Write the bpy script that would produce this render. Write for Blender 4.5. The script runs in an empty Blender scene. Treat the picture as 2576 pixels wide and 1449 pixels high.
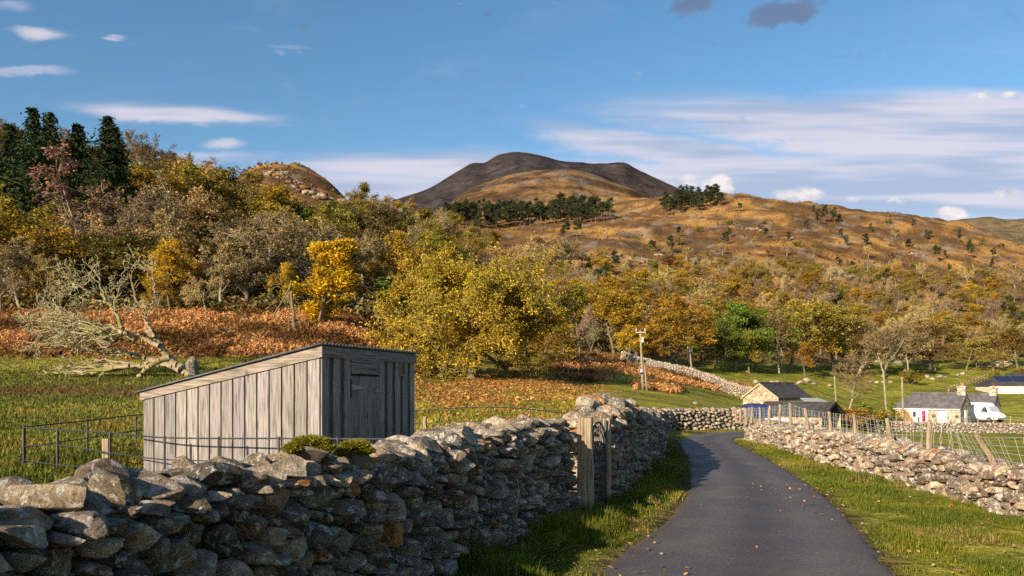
import bpy, bmesh, math, random
import numpy as np
from mathutils import Vector
PI = math.pi
scene = bpy.context.scene
COL = scene.collection
# ------------------------------------------------------------------ camera model
# survey numbers: eye 1.65 m above the lane, level camera, lens raised (shift)
F, CX, HY, EH = 1900.0, 1288.0, 985.0, 1.65
def W(vx, vy, d):
    return np.array(((vx - CX) / F * d, d, EH - (vy - HY) / F * d))
def VP(p):
    return CX + F * p[0] / p[1], HY - F * (p[2] - EH) / p[1]
SUN_EL = 19.0
SUN_H = np.array((-0.61, -0.79))

# ------------------------------------------------------------------ noise
def _h(ix, iy, seed):
    n = (ix.astype(np.int64) * 374761393 + iy.astype(np.int64) * 668265263 + seed * 974634777) & 0x7fffffff
    n = ((n ^ (n >> 13)) * 1274126177) & 0x7fffffff
    return ((n ^ (n >> 16)) & 0xffff) / 65535.0
def vnoise(x, y, seed=0):
    x = np.asarray(x, float); y = np.asarray(y, float)
    x0 = np.floor(x); y0 = np.floor(y)
    fx = x - x0; fy = y - y0
    fx = fx * fx * (3 - 2 * fx); fy = fy * fy * (3 - 2 * fy)
    a = _h(x0, y0, seed); b = _h(x0 + 1, y0, seed); c = _h(x0, y0 + 1, seed); d = _h(x0 + 1, y0 + 1, seed)
    return (a * (1 - fx) + b * fx) * (1 - fy) + (c * (1 - fx) + d * fx) * fy
def fbm(x, y, seed=0, octv=4, gain=0.5):
    s = 0.0; a = 1.0; t = 0.0
    for o in range(octv):
        s = s + a * vnoise(np.asarray(x) * 2 ** o + 17.3 * o, np.asarray(y) * 2 ** o - 9.1 * o, seed + o); t += a; a *= gain
    return s / t
def sstep(a, b, x):
    t = np.clip((np.asarray(x, float) - a) / (b - a), 0, 1)
    return t * t * (3 - 2 * t)

# ------------------------------------------------------------------ mesh helpers
def mesh_np(name, V, faces, mat=None, col=None, smooth=False):
    """V (n,3); faces: list of int arrays (m,3) / (m,4); col (n,3) point colours"""
    me = bpy.data.meshes.new(name)
    V = np.asarray(V, np.float32)
    faces = [np.asarray(f, np.int32) for f in faces if len(f)]
    nl = sum(f.size for f in faces); nf = sum(len(f) for f in faces)
    me.vertices.add(len(V)); me.vertices.foreach_set('co', V.ravel())
    me.loops.add(nl); me.polygons.add(nf)
    me.loops.foreach_set('vertex_index', np.concatenate([f.ravel() for f in faces]))
    tot = np.concatenate([np.full(len(f), f.shape[1], np.int32) for f in faces])
    st = np.concatenate(([0], np.cumsum(tot)[:-1])).astype(np.int32)
    me.polygons.foreach_set('loop_start', st)
    try: me.polygons.foreach_set('loop_total', tot)
    except Exception: pass
    me.polygons.foreach_set('use_smooth', np.full(nf, bool(smooth)))
    if col is not None:
        at = me.color_attributes.new('Col', 'FLOAT_COLOR', 'POINT')
        c4 = np.ones((len(V), 4), np.float32); c4[:, :3] = col
        at.data.foreach_set('color', c4.ravel())
    me.update(calc_edges=True)
    if mat: me.materials.append(mat)
    return me
class MB:
    """collects shapes into one mesh"""
    def __init__(s): s.v = []; s.q = []; s.t = []; s.c = []; s.n = 0
    def add(s, V, q=None, t=None, col=None):
        V = np.asarray(V, float)
        if q is not None and len(q): s.q.append(np.asarray(q, int) + s.n)
        if t is not None and len(t): s.t.append(np.asarray(t, int) + s.n)
        c = np.ones((len(V), 3)) if col is None else np.broadcast_to(np.asarray(col, float), (len(V), 3))
        s.v.append(V); s.c.append(c); s.n += len(V); return s
    def box(s, c, size, M=None, col=None):
        x, y, z = np.asarray(size) / 2.0
        V = np.array([(-x,-y,-z),(x,-y,-z),(x,y,-z),(-x,y,-z),(-x,-y,z),(x,-y,z),(x,y,z),(-x,y,z)])
        if M is not None: V = V @ np.asarray(M).T
        return s.add(V + np.asarray(c), q=[(0,3,2,1),(4,5,6,7),(0,1,5,4),(1,2,6,5),(2,3,7,6),(3,0,4,7)], col=col)
    def hexa(s, P, col=None):   # 8 points: bottom 4 ccw, top 4
        return s.add(P, q=[(0,3,2,1),(4,5,6,7),(0,1,5,4),(1,2,6,5),(2,3,7,6),(3,0,4,7)], col=col)
    def tubes(s, P0, P1, R0, R1, n=4, col=None):
        V, q = tubes(P0, P1, R0, R1, n)
        if col is not None and np.ndim(col) == 2 and len(col) == len(P0): col = np.repeat(col, 2 * n, axis=0)
        return s.add(V, q=q, col=col)
    def path(s, pts, r, n=6, col=None, cap=True):
        pts = np.asarray(pts, float); r = np.broadcast_to(np.asarray(r, float), (len(pts),))
        T = np.gradient(pts, axis=0); T /= np.linalg.norm(T, axis=1)[:, None] + 1e-9
        ref = np.array((0.0, 0, 1)) if abs(T[:, 2]).mean() < 0.8 else np.array((1.0, 0, 0))
        A = np.cross(T, ref); A /= np.linalg.norm(A, axis=1)[:, None] + 1e-9
        B = np.cross(T, A)
        an = np.arange(n) * 2 * PI / n
        V = pts[:, None] + r[:, None, None] * (A[:, None] * np.cos(an)[None, :, None] + B[:, None] * np.sin(an)[None, :, None])
        V = V.reshape(-1, 3); q = []
        for i in range(len(pts) - 1):
            for k in range(n):
                q.append((i*n+k, i*n+(k+1) % n, (i+1)*n+(k+1) % n, (i+1)*n+k))
        t = []
        if cap:
            V = np.vstack([V, pts[:1], pts[-1:]]); m = len(V)
            for k in range(n):
                t.append((m-2, (k+1) % n, k)); t.append((m-1, (len(pts)-1)*n+k, (len(pts)-1)*n+(k+1) % n))
        return s.add(V, q=q, t=t, col=col)
    def mesh(s, name, mat, smooth=False, col=True):
        V = np.vstack(s.v); fs = []
        if s.q: fs.append(np.vstack(s.q))
        if s.t: fs.append(np.vstack(s.t))
        return mesh_np(name, V, fs, mat, np.vstack(s.c) if col else None, smooth)
def tubes(P0, P1, R0, R1, n=4):
    P0 = np.asarray(P0, float); P1 = np.asarray(P1, float); m = len(P0)
    D = P1 - P0; D /= np.linalg.norm(D, axis=1)[:, None] + 1e-9
    ref = np.where(np.abs(D[:, 2:3]) < 0.9, np.array([[0, 0, 1.0]]), np.array([[1.0, 0, 0]]))
    A = np.cross(D, ref); A /= np.linalg.norm(A, axis=1)[:, None] + 1e-9
    B = np.cross(D, A)
    an = np.arange(n) * 2 * PI / n
    off = A[:, None] * np.cos(an)[None, :, None] + B[:, None] * np.sin(an)[None, :, None]
    R0 = np.broadcast_to(R0, (m,)); R1 = np.broadcast_to(R1, (m,))
    V = np.concatenate([P0[:, None] + off * R0[:, None, None], P1[:, None] + off * R1[:, None, None]], axis=1).reshape(-1, 3)
    base = (np.arange(m) * 2 * n)[:, None]
    k = np.arange(n); k2 = (k + 1) % n
    q = np.stack([base + k, base + k2, base + n + k2, base + n + k], axis=2).reshape(-1, 4)
    return V, q
def rotz(a):
    c, s = math.cos(a), math.sin(a); return np.array(((c, -s, 0), (s, c, 0), (0, 0, 1)))

# ------------------------------------------------------------------ object helpers
def thing(name, label, cat, loc=(0, 0, 0), rz=0.0, group=None):
    o = bpy.data.objects.new(name, None); COL.objects.link(o); o.empty_display_size = 0.2
    o.location = [float(v) for v in loc]; o.rotation_euler = (0, 0, rz)
    o['label'] = label; o['category'] = cat
    if group: o['group'] = group
    return o
def obj(name, me, parent=None, color=None, label=None):
    o = bpy.data.objects.new(name, me); COL.objects.link(o)
    if parent is not None: o.parent = parent
    if color is not None: o.color = (*color, 1)
    if label: o['label'] = label
    return o
def solo(name, me, label, cat, group=None, loc=(0, 0, 0), rz=0.0):
    o = obj(name, me); o.location = [float(v) for v in loc]; o.rotation_euler = (0, 0, rz)
    o['label'] = label; o['category'] = cat
    if group: o['group'] = group
    return o
def kind(name, me, k, label=None, cat=None):
    o = obj(name, me); o['kind'] = k
    if label: o['label'] = label
    if cat: o['category'] = cat
    return o
def dup(root, loc, rz, scale=1.0, color=None):
    r = root.copy(); COL.objects.link(r); r.location = [float(v) for v in loc]; r.rotation_euler = (0, 0, rz)
    r.scale = (scale,) * 3 if np.isscalar(scale) else scale
    for ch in list(root.children):
        c = ch.copy(); COL.objects.link(c); c.parent = r
        if color is not None and ch.name.split('.')[0] == 'crown': c.color = (*color, 1)
        for g in list(ch.children):
            gg = g.copy(); COL.objects.link(gg); gg.parent = c
    return r

# ------------------------------------------------------------------ materials
class NT:
    def __init__(s, name):
        s.m = bpy.data.materials.new(name); s.m.use_nodes = True
        s.t = s.m.node_tree; s.n = s.t.nodes; s.l = s.t.links; s.n.clear()
        s.out = s.n.new('ShaderNodeOutputMaterial')
    def new(s, ty, **kw):
        nd = s.n.new(ty)
        for k, v in kw.items(): setattr(nd, k, v)
        return nd
    def link(s, a, b): s.l.new(a, b)
    def val(s, sock, v):
        if hasattr(v, 'is_output') or isinstance(v, bpy.types.NodeSocket): s.l.new(v, sock)
        else: sock.default_value = v
    def attr(s, name='Col'): return s.new('ShaderNodeAttribute', attribute_name=name).outputs['Color']
    def pos(s): return s.new('ShaderNodeNewGeometry').outputs['Position']
    def objco(s): return s.new('ShaderNodeTexCoord').outputs['Object']
    def scale(s, v, sc):
        m = s.new('ShaderNodeVectorMath', operation='MULTIPLY'); s.val(m.inputs[0], v); m.inputs[1].default_value = sc if not np.isscalar(sc) else (sc,)*3
        return m.outputs[0]
    def noise(s, vec, scale=5, detail=4, rough=0.55, dist=0.0):
        n = s.new('ShaderNodeTexNoise'); s.val(n.inputs['Vector'], vec)
        n.inputs['Scale'].default_value = scale; n.inputs['Detail'].default_value = detail; n.inputs['Roughness'].default_value = rough
        n.inputs['Distortion'].default_value = dist; return n.outputs['Fac']
    def ramp(s, fac, stops, interp='LINEAR'):
        r = s.new('ShaderNodeValToRGB'); r.color_ramp.interpolation = interp
        e = r.color_ramp.elements
        while len(e) < len(stops): e.new(0.5)
        for el, (p, c) in zip(e, stops):
            el.position = p; el.color = (*c, 1) if not np.isscalar(c) else (c, c, c, 1)
        s.val(r.inputs[0], fac); return r.outputs[0]
    def mix(s, fac, a, b, blend='MIX'):
        m = s.new('ShaderNodeMix', data_type='RGBA', blend_type=blend); m.clamp_factor = True
        s.val(m.inputs[0], fac)
        for i, v in ((6, a), (7, b)):
            if isinstance(v, bpy.types.NodeSocket): s.l.new(v, m.inputs[i])
            else: m.inputs[i].default_value = (*v, 1) if not np.isscalar(v) else (v, v, v, 1)
        return m.outputs[2]
    def math(s, op, a, b=0.0):
        m = s.new('ShaderNodeMath', operation=op); s.val(m.inputs[0], a); s.val(m.inputs[1], b); return m.outputs[0]
    def bump(s, h, strength=0.5, dist=0.02):
        b = s.new('ShaderNodeBump'); s.val(b.inputs['Height'], h); b.inputs['Strength'].default_value = strength; b.inputs['Distance'].default_value = dist
        return b.outputs[0]
    def surf(s, color, rough=0.9, normal=None, metal=0.0, spec=0.3):
        p = s.new('ShaderNodeBsdfPrincipled')
        if isinstance(color, bpy.types.NodeSocket): s.l.new(color, p.inputs['Base Color'])
        else: p.inputs['Base Color'].default_value = (*color, 1)
        s.val(p.inputs['Roughness'], rough); p.inputs['Metallic'].default_value = metal
        p.inputs['Specular IOR Level'].default_value = spec
        if normal is not None: s.l.new(normal, p.inputs['Normal'])
        s.l.new(p.outputs[0], s.out.inputs[0]); return s.m
    def leaf(s, color, trans=0.3):
        d = s.new('ShaderNodeBsdfDiffuse'); t = s.new('ShaderNodeBsdfTranslucent'); m = s.new('ShaderNodeMixShader')
        s.l.new(color, d.inputs[0]); s.l.new(color, t.inputs[0]); m.inputs[0].default_value = trans
        s.l.new(d.outputs[0], m.inputs[1]); s.l.new(t.outputs[0], m.inputs[2]); s.l.new(m.outputs[0], s.out.inputs[0]); return s.m

def mk_stone(name, lichen=0.5, warm=1.0):
    t = NT(name); p = t.pos(); c = t.attr()
    n1 = t.noise(p, 7, 8, 0.72); n2 = t.noise(p, 55, 6, 0.75); n3 = t.noise(p, 15, 7, 0.68, 0.4); n4 = t.noise(p, 5, 3); n5 = t.noise(p, 34, 5, 0.65); n6 = t.noise(t.scale(p, (3, 3, 14)), 1.5, 6, 0.7, 0.6)
    c = t.mix(1.0, c, t.ramp(n1, [(0.32, 0.38), (0.5, 0.95), (0.68, 1.55)]), 'MULTIPLY')
    c = t.mix(1.0, c, t.ramp(n6, [(0.35, 0.65), (0.6, 1.2)]), 'MULTIPLY')
    c = t.mix(t.ramp(n4, [(0.45, 0.0), (0.62, 0.5)]), c, (0.21, 0.145, 0.085))
    c = t.mix(t.ramp(n5, [(0.58, 0.0), (0.66, 0.75)]), c, (0.055, 0.045, 0.035))
    c = t.mix(t.ramp(n3, [(0.62 - 0.1 * lichen, 0.0), (0.655 - 0.1 * lichen, 0.85)]), c, (0.50 * warm, 0.47 * warm, 0.42 * warm))
    c = t.mix(1.0, c, t.ramp(n2, [(0.3, 0.5), (0.5, 1.0), (0.7, 1.4)]), 'MULTIPLY')
    h = t.math('ADD', t.math('MULTIPLY', n1, 0.8), t.math('ADD', t.math('MULTIPLY', n2, 0.35), t.math('MULTIPLY', n5, 0.4)))
    return t.surf(c, 0.95, t.bump(h, 1.0, 0.07), spec=0.12)
def mk_wood(name, base=(0.195, 0.178, 0.170), axis=(22, 22, 1.3)):
    t = NT(name); o = t.objco(); s = t.scale(o, axis)
    c = t.attr(); g = t.noise(s, 1.6, 6, 0.6, 0.4); g2 = t.noise(s, 6, 4, 0.6); kn = t.noise(t.scale(o, (9, 9, 3)), 1.0, 2, 0.5)
    v = t.ramp(g, [(0.32, 0.38), (0.48, 0.92), (0.68, 1.4)])
    c = t.mix(1.0, t.mix(1.0, base, c, 'MULTIPLY'), v, 'MULTIPLY')
    c = t.mix(t.ramp(g2, [(0.62, 0.0), (0.75, 0.5)]), c, (0.07, 0.06, 0.06))
    c = t.mix(t.ramp(kn, [(0.70, 0.0), (0.74, 0.6)]), c, (0.06, 0.045, 0.035))
    return t.surf(c, 0.85, t.bump(t.math('ADD', g, t.math('MULTIPLY', g2, 0.4)), 0.4, 0.006), spec=0.2)
def mk_plain(name, color, rough=0.7, metal=0.0, var=0.25, scale=6, spec=0.3, usecol=True):
    t = NT(name); p = t.objco(); n = t.noise(p, scale, 5, 0.6)
    c = t.mix(1.0, color, t.ramp(n, [(0.3, 1 - var), (0.7, 1 + var)]), 'MULTIPLY')
    if usecol: c = t.mix(1.0, c, t.attr(), 'MULTIPLY')
    return t.surf(c, rough, t.bump(n, 0.15, 0.01), metal, spec)
def mk_leaf(name, trans=0.3):
    t = NT(name); oi = t.new('ShaderNodeObjectInfo')
    c = t.mix(1.0, oi.outputs['Color'], t.attr(), 'MULTIPLY')
    return t.leaf(c, trans)
def mk_leafcol(name, trans=0.25):
    t = NT(name); return t.leaf(t.attr(), trans)
def mk_bark(name, base, moss=0.0):
    t = NT(name); p = t.objco(); n = t.noise(t.scale(p, (6, 6, 1.5)), 1.5, 5, 0.65); n2 = t.noise(p, 0.9, 3)
    c = t.mix(1.0, base, t.ramp(n, [(0.3, 0.5), (0.7, 1.35)]), 'MULTIPLY')
    c = t.mix(1.0, c, t.attr(), 'MULTIPLY')
    if moss: c = t.mix(t.ramp(n2, [(0.55 - 0.25 * moss, 0.0), (0.75 - 0.25 * moss, 0.85)]), c, (0.16, 0.15, 0.03))
    return t.surf(c, 0.95, t.bump(n, 0.6, 0.05), spec=0.1)

M_stone = mk_stone('stone_grey', 0.75)
M_crag = mk_stone('crag_rock', -0.9, 0.6)
M_stone_pale = mk_stone('stone_lichened', 0.85, 1.1)
M_wood = mk_wood('weathered_boards')
M_wood_h = mk_wood('weathered_fascia', (0.18, 0.155, 0.145), (1.3, 22, 22))
M_post = mk_wood('oak_post', (0.25, 0.19, 0.125))
M_iron = mk_plain('dark_iron', (0.05, 0.052, 0.06), 0.55, 0.6, 0.3, 30)
M_galv = mk_plain('galvanised_steel', (0.20, 0.21, 0.225), 0.45, 0.6, 0.3, 20)
M_wire = mk_plain('fence_wire', (0.42, 0.42, 0.40), 0.5, 0.2, 0.2, 10)
M_slate = None
M_leaf = mk_leaf('autumn_leaf'); M_needle = mk_leaf('needles', 0.1); M_twig = mk_leaf('twigs', 0.0)
M_bark = mk_bark('bark', (0.15, 0.115, 0.075), 0.3)
M_bark_pale = mk_bark('pale_bark', (0.27, 0.235, 0.185), 0.2)
M_bark_dead = mk_bark('mossy_dead_wood', (0.30, 0.24, 0.165), 0.5)
M_bark_pine = mk_bark('pine_bark', (0.16, 0.095, 0.06))
M_colleaf = mk_leafcol('ground_leaf', 0.2); M_grass = mk_leafcol('grass_blade', 0.3)
# ------------------------------------------------------------------ terrain survey: per bearing, (distance, image row) or (distance, height in m as string)
def prof(*items):
    out = []
    for d, v in items:
        out.append((d, float(v[1:])) if isinstance(v, str) else (d, EH - (v - HY) / F * d))
    return out
LFT = [(1, 'z0'), (6, 'z0'), (12, 'z.12'), (18, 'z.2'), (25, 'z.45'), (32, 1023), (40, 975), (50, 935), (62, 880), (72, 832), (86, 785)]
PROFS = [
 (-700, prof(*LFT, (110, 690), (150, 540), (190, 420), (215, 385), (260, 420), (400, 650), (800, 800))),
 (0,    prof(*LFT, (110, 700), (150, 560), (190, 445), (212, 405), (260, 430), (400, 700), (800, 800))),
 (300,  prof(*LFT, (110, 710), (150, 590), (190, 480), (212, 445), (260, 470), (400, 700), (800, 800))),
 (500,  prof(*LFT, (110, 722), (150, 620), (200, 500), (230, 478), (265, 500), (400, 700), (800, 800))),
 (640,  prof(*LFT, (110, 728), (150, 640), (200, 560), (240, 500), (268, 440), (290, 414), (320, 430), (420, 640), (800, 800))),
 (750,  prof(*LFT, (110, 735), (150, 650), (200, 575), (240, 510), (265, 455), (285, 424), (300, 416), (325, 430), (420, 640), (800, 800))),
 (850,  prof(*LFT, (110, 740), (150, 665), (200, 595), (240, 535), (270, 490), (292, 468), (315, 480), (420, 640), (800, 790))),
 (905,  prof((1, 'z0'), (6, 'z0'), (12, 'z.09'), (18, 'z.2'), (25, 'z.45'), (32, 'z.8'), (42, 985), (52, 945), (63, 900), (75, 850), (90, 795), (110, 742), (150, 670), (200, 600), (240, 548), (270, 530), (300, 560), (420, 660), (800, 780))),
 (980,  prof((1, 'z0'), (12, 'z.05'), (22, 'z.25'), (30, 'z.55'), (42, 992), (60, 938), (74, 885), (90, 825), (110, 758), (150, 680), (200, 605), (240, 562), (265, 555), (320, 590), (450, 640), (800, 760))),
 (1090, prof((1, 'z0'), (12, 'z.05'), (22, 'z.28'), (30, 'z.6'), (45, 1000), (72, 950), (90, 890), (110, 830), (150, 720), (200, 630), (235, 592), (270, 590), (330, 600), (450, 585), (590, 558), (690, 545), (800, 570))),
 (1290, prof((1, 'z0'), (12, 'z.03'), (22, 'z.28'), (30, 'z.6'), (45, 1002), (72, 952), (100, 915), (130, 872), (170, 815), (230, 740), (300, 680), (400, 625), (500, 588), (590, 558), (680, 532), (760, 520), (830, 540))),
 (1500, prof((1, 'z0'), (22, 'z.1'), (40, 'z1.2'), (60, 988), (80, 962), (105, 925), (130, 880), (180, 805), (250, 725), (350, 642), (450, 596), (590, 540), (700, 504), (770, 492), (830, 500))),
 (1700, prof((1, 'z0'), (33, 'z.05'), (42, 1026), (60, 1006), (80, 985), (100, 960), (120, 936), (150, 912), (180, 868), (250, 770), (350, 680), (450, 610), (560, 540), (625, 503), (665, 490), (760, 510))),
 (1850, prof((1, 'z0'), (34, 'z0'), (50, 1048), (70, 1034), (85, 1020), (100, 998), (115, 972), (140, 940), (165, 915), (200, 850), (280, 740), (380, 650), (480, 580), (580, 518), (645, 491), (760, 520))),
 (2000, prof((1, 'z0'), (21, 'z0'), (33, 'z-.05'), (48, 'z-.85'), (62, 'z-1.0'), (82, 'z-.7'), (97, 1005), (110, 985), (127, 968), (150, 942), (175, 918), (210, 860), (280, 765), (380, 660), (480, 582), (580, 524), (630, 506), (760, 540))),
 (2200, prof((1, 'z0'), (15, 'z0'), (19, 'z-.4'), (27, 'z-1.0'), (41, 'z-1.6'), (60, 'z-2.2'), (80, 'z-2.6'), (103, 'z-2.6'), (122, 1030), (140, 1000), (160, 966), (180, 938), (198, 918), (235, 868), (310, 770), (400, 680), (500, 605), (600, 548), (645, 528), (760, 560))),
 (2400, prof((1, 'z0'), (12, 'z0'), (15, 'z-.3'), (24, 'z-.95'), (41, 'z-1.7'), (60, 'z-2.3'), (80, 'z-2.7'), (108, 'z-2.8'), (126, 1025), (145, 998), (165, 968), (185, 940), (200, 920), (250, 860), (330, 770), (430, 680), (530, 612), (610, 572), (655, 555), (760, 600))),
 (2576, prof((1, 'z0'), (9.9, 'z0'), (13, 'z-.3'), (22, 'z-.95'), (41, 'z-1.7'), (60, 'z-2.3'), (80, 'z-2.7'), (108, 'z-2.8'), (130, 1010), (150, 990), (175, 955), (200, 925), (250, 880), (350, 785), (450, 705), (550, 645), (600, 625), (680, 640), (800, 720))),
 (3300, prof((1, 'z0'), (6, 'z0'), (10, 'z-.3'), (20, 'z-.95'), (41, 'z-1.7'), (60, 'z-2.3'), (80, 'z-2.7'), (108, 'z-2.8'), (130, 1010), (160, 990), (200, 945), (260, 900), (360, 820), (460, 760), (600, 710), (700, 720), (800, 780))),
]
ND = 430
LD = np.linspace(math.log(0.6), math.log(800), ND)
DG = np.exp(LD)
def pchip(x, y, q):
    h = np.diff(x); m = np.diff(y) / h
    d = np.zeros(len(x)); d[0] = m[0]; d[-1] = m[-1]
    for i in range(1, len(x) - 1):
        if m[i-1] * m[i] > 0:
            w1 = 2*h[i] + h[i-1]; w2 = h[i] + 2*h[i-1]
            d[i] = (w1 + w2) / (w1 / m[i-1] + w2 / m[i])
    i = np.clip(np.searchsorted(x, q) - 1, 0, len(x) - 2); t = np.clip((q - x[i]) / h[i], 0, 1)
    return (y[i]*(1+2*t)*(1-t)**2 + h[i]*d[i]*t*(1-t)**2 + y[i+1]*t*t*(3-2*t) + h[i]*d[i+1]*t*t*(t-1))
PZ = np.array([pchip(np.log([p[0] for p in pr]), np.array([p[1] for p in pr]), LD) for _, pr in PROFS])
PX = np.array([c for c, _ in PROFS], float)
AG = np.concatenate([np.linspace(-4.5, -0.95, 30), np.linspace(-0.9, 0.9, 400), np.linspace(0.95, 4.5, 30)])
vxg = AG * F + CX
ZG = np.array([[0.0]])
ci = np.clip(np.searchsorted(PX, vxg) - 1, 0, len(PX) - 2)
ct = np.clip((vxg - PX[ci]) / (PX[ci+1] - PX[ci]), 0, 1); ct = ct * 0.5 + 0.5 * ct * ct * (3 - 2 * ct)
ZG = PZ[ci] * (1 - ct)[:, None] + PZ[ci+1] * ct[:, None]
k = np.array([1, 3, 5, 6, 5, 3, 1.0]); k /= k.sum()
for _ in range(5):
    Zp = np.pad(ZG, ((3, 3), (0, 0)), 'edge')
    ZG = sum(k[i] * Zp[i:i + len(AG)] for i in range(7))
XX = AG[:, None] * DG[None]; YY = np.broadcast_to(DG[None], XX.shape)
amp = 0.012 + 0.10 * sstep(14, 45, YY) + 0.5 * sstep(60, 160, YY) + 1.6 * sstep(180, 420, YY) + 2.0 * sstep(400, 650, YY)
nz = (fbm(XX / 9, YY / 9, 3, 4) - 0.5) * 0.9 + (fbm(XX / 45, YY / 45, 9, 4) - 0.5) * 2.6 * sstep(90, 250, YY)
ZG = ZG + amp * nz
# crags on the far slope and on the knoll: stepped relief
cr = sstep(0.55, 0.72, fbm(XX / 28, YY / 28, 21, 4))
ZG = ZG + cr * 4.0 * sstep(200, 340, YY) * (fbm(XX / 6, YY / 6, 31, 3) - 0.3)
def gz(x, y):
    y = max(y, 0.61); a = x / y
    i = int(np.clip(np.searchsorted(AG, a) - 1, 0, len(AG) - 2)); ta = (a - AG[i]) / (AG[i+1] - AG[i])
    l = (math.log(y) - LD[0]) / (LD[1] - LD[0]); j = int(np.clip(l, 0, ND - 2)); tl = min(max(l - j, 0), 1)
    return float((ZG[i, j]*(1-tl) + ZG[i, j+1]*tl)*(1-ta) + (ZG[i+1, j]*(1-tl) + ZG[i+1, j+1]*tl)*ta)
YPROJ = HY - F * (ZG - EH) / DG[None]
def ghit(vx, vy, dmin=8):
    """where the line of sight to an image point meets the terrain (first visible hit)"""
    a = (vx - CX) / F; i = int(np.clip(np.searchsorted(AG, a) - 1, 0, len(AG) - 2)); t = (a - AG[i]) / (AG[i+1] - AG[i])
    yp = YPROJ[i] * (1 - t) + YPROJ[i+1] * t
    ok = np.where((yp <= vy) & (DG > dmin))[0]
    if not len(ok): return None
    j = ok[0]; d = DG[j]
    if j > 0 and yp[j-1] > vy: d = DG[j-1] + (DG[j] - DG[j-1]) * (yp[j-1] - vy) / (yp[j-1] - yp[j] + 1e-9)
    return a * d, d, gz(a * d, d)
def G(vx, d):
    x = (vx - CX) / F * d; return np.array((x, d, gz(x, d)))

# ------------------------------------------------------------------ lane outline (metres)
RL = [(0.2, -14), (0.25, -6), (0.28, 0), (0.42, 4), (0.72, 6.76), (1.08, 7.7), (1.73, 9.1), (2.2, 10.4), (2.83, 12.3), (3.42, 14.7), (4.15, 18), (4.8, 21.6), (5.45, 24.8), (6.25, 27.4), (7.4, 29.0), (8.9, 30.3), (11.0, 31.0), (13.5, 31.3)]
RR = [(3.0, -14), (3.05, -6), (3.1, 0), (3.2, 4), (3.46, 6.76), (3.87, 8.1), (4.38, 9.8), (5.1, 12.7), (5.94, 16.9), (6.73, 21.6), (7.3, 24.8), (7.75, 26.1), (8.4, 26.9), (9.4, 27.5), (10.6, 28), (12, 28.3), (13.5, 28.5)]
def resample(P, n):
    P = np.asarray(P, float); s = np.concatenate(([0], np.cumsum(np.linalg.norm(np.diff(P, axis=0), axis=1))))
    q = np.linspace(0, s[-1], n)
    return np.stack([pchip(s, P[:, i], q) for i in range(P.shape[1])], 1)
RLs = resample(RL, 240); RRs = resample(RR, 240)
def road_dist_mask(x, y):   # >0 inside lane
    xl = np.interp(y, RLs[:175, 1], RLs[:175, 0]); xr = np.interp(y, RRs[:200, 1], RRs[:200, 0])
    return np.minimum(x - xl, xr - x)

# ------------------------------------------------------------------ ground colours (what grows there)
VX = AG[:, None] * F + CX + 0 * YY; VY = YPROJ
n1 = fbm(XX / 3.0, YY / 3.0, 51, 4); n2 = fbm(XX / 12, YY / 12, 52, 4); n3 = fbm(XX / 0.9, YY / 0.9, 53, 3); n4 = fbm(XX / 60, YY / 60, 54, 4)
def lerp(a, b, t): return np.asarray(a) * (1 - t[..., None]) + np.asarray(b) * t[..., None]
GRASS = lerp((0.155, 0.155, 0.022), (0.26, 0.24, 0.038), sstep(0.35, 0.65, n1 * 0.6 + n2 * 0.4))
GRASS = lerp(GRASS, (0.13, 0.10, 0.035), sstep(0.58, 0.75, n3 * 0.5 + n2 * 0.5) * 0.5)
BRACK = lerp((0.14, 0.066, 0.026), (0.28, 0.14, 0.055), n1)
LITTER = lerp((0.08, 0.058, 0.028), (0.17, 0.11, 0.045), n1)
gold = sstep(0.44, 0.60, n4 * 0.5 + n2 * 0.5)
MOOR = lerp((0.13, 0.068, 0.028), (0.33, 0.18, 0.055), gold)
MOOR = lerp(MOOR, (0.075, 0.052, 0.028), sstep(0.52, 0.66, fbm(XX / 18, YY / 9, 61, 5)) * 0.85)
MOOR = lerp(MOOR, (0.27, 0.25, 0.22), sstep(0.62, 0.70, fbm(XX / 10, YY / 10, 62, 5)) * sstep(180, 260, YY) * 0.4)
C = GRASS.copy()
wob = (n2 - 0.5) * 60
# left field: rough, mossier grass, rush belt
left = sstep(1060, 900, VX)
C = lerp(C, lerp((0.078, 0.092, 0.018), (0.165, 0.165, 0.032), sstep(0.35, 0.65, n3 * 0.55 + n1 * 0.45)), left * sstep(9, 12, YY) * sstep(60, 45, YY))
C = lerp(C, (0.12, 0.07, 0.03), left * sstep(0.0, 1.0, 1 - np.abs(VY - 985 - wob * 0.25) / 26) * sstep(560, 380, VX) * 0.8)
bl = left * sstep(925, 880, VY + wob * 0.6 + np.clip(VX - 430, 0, 300) * -0.02) * (1 - sstep(80, 88, YY))
bl = bl * (0.35 + 0.65 * sstep(0.36, 0.50, n2 * 0.6 + n1 * 0.4)); bl = bl * (1 - 0.9 * sstep(905, 930, VY + 0.03 * VX))
C = lerp(C, BRACK, bl)
# around the oak: leaves and dead bracken in grass
ok = np.exp(-(((VX - 1240) / 230) ** 2 + ((VY - 960) / 55) ** 2)) * sstep(20, 30, YY)
C = lerp(C, lerp((0.20, 0.085, 0.025), (0.34, 0.17, 0.045), n3), np.clip(ok * 1.9 * sstep(0.36, 0.58, n1 * 0.6 + n3 * 0.4), 0, 1) * 0.9)
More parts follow.
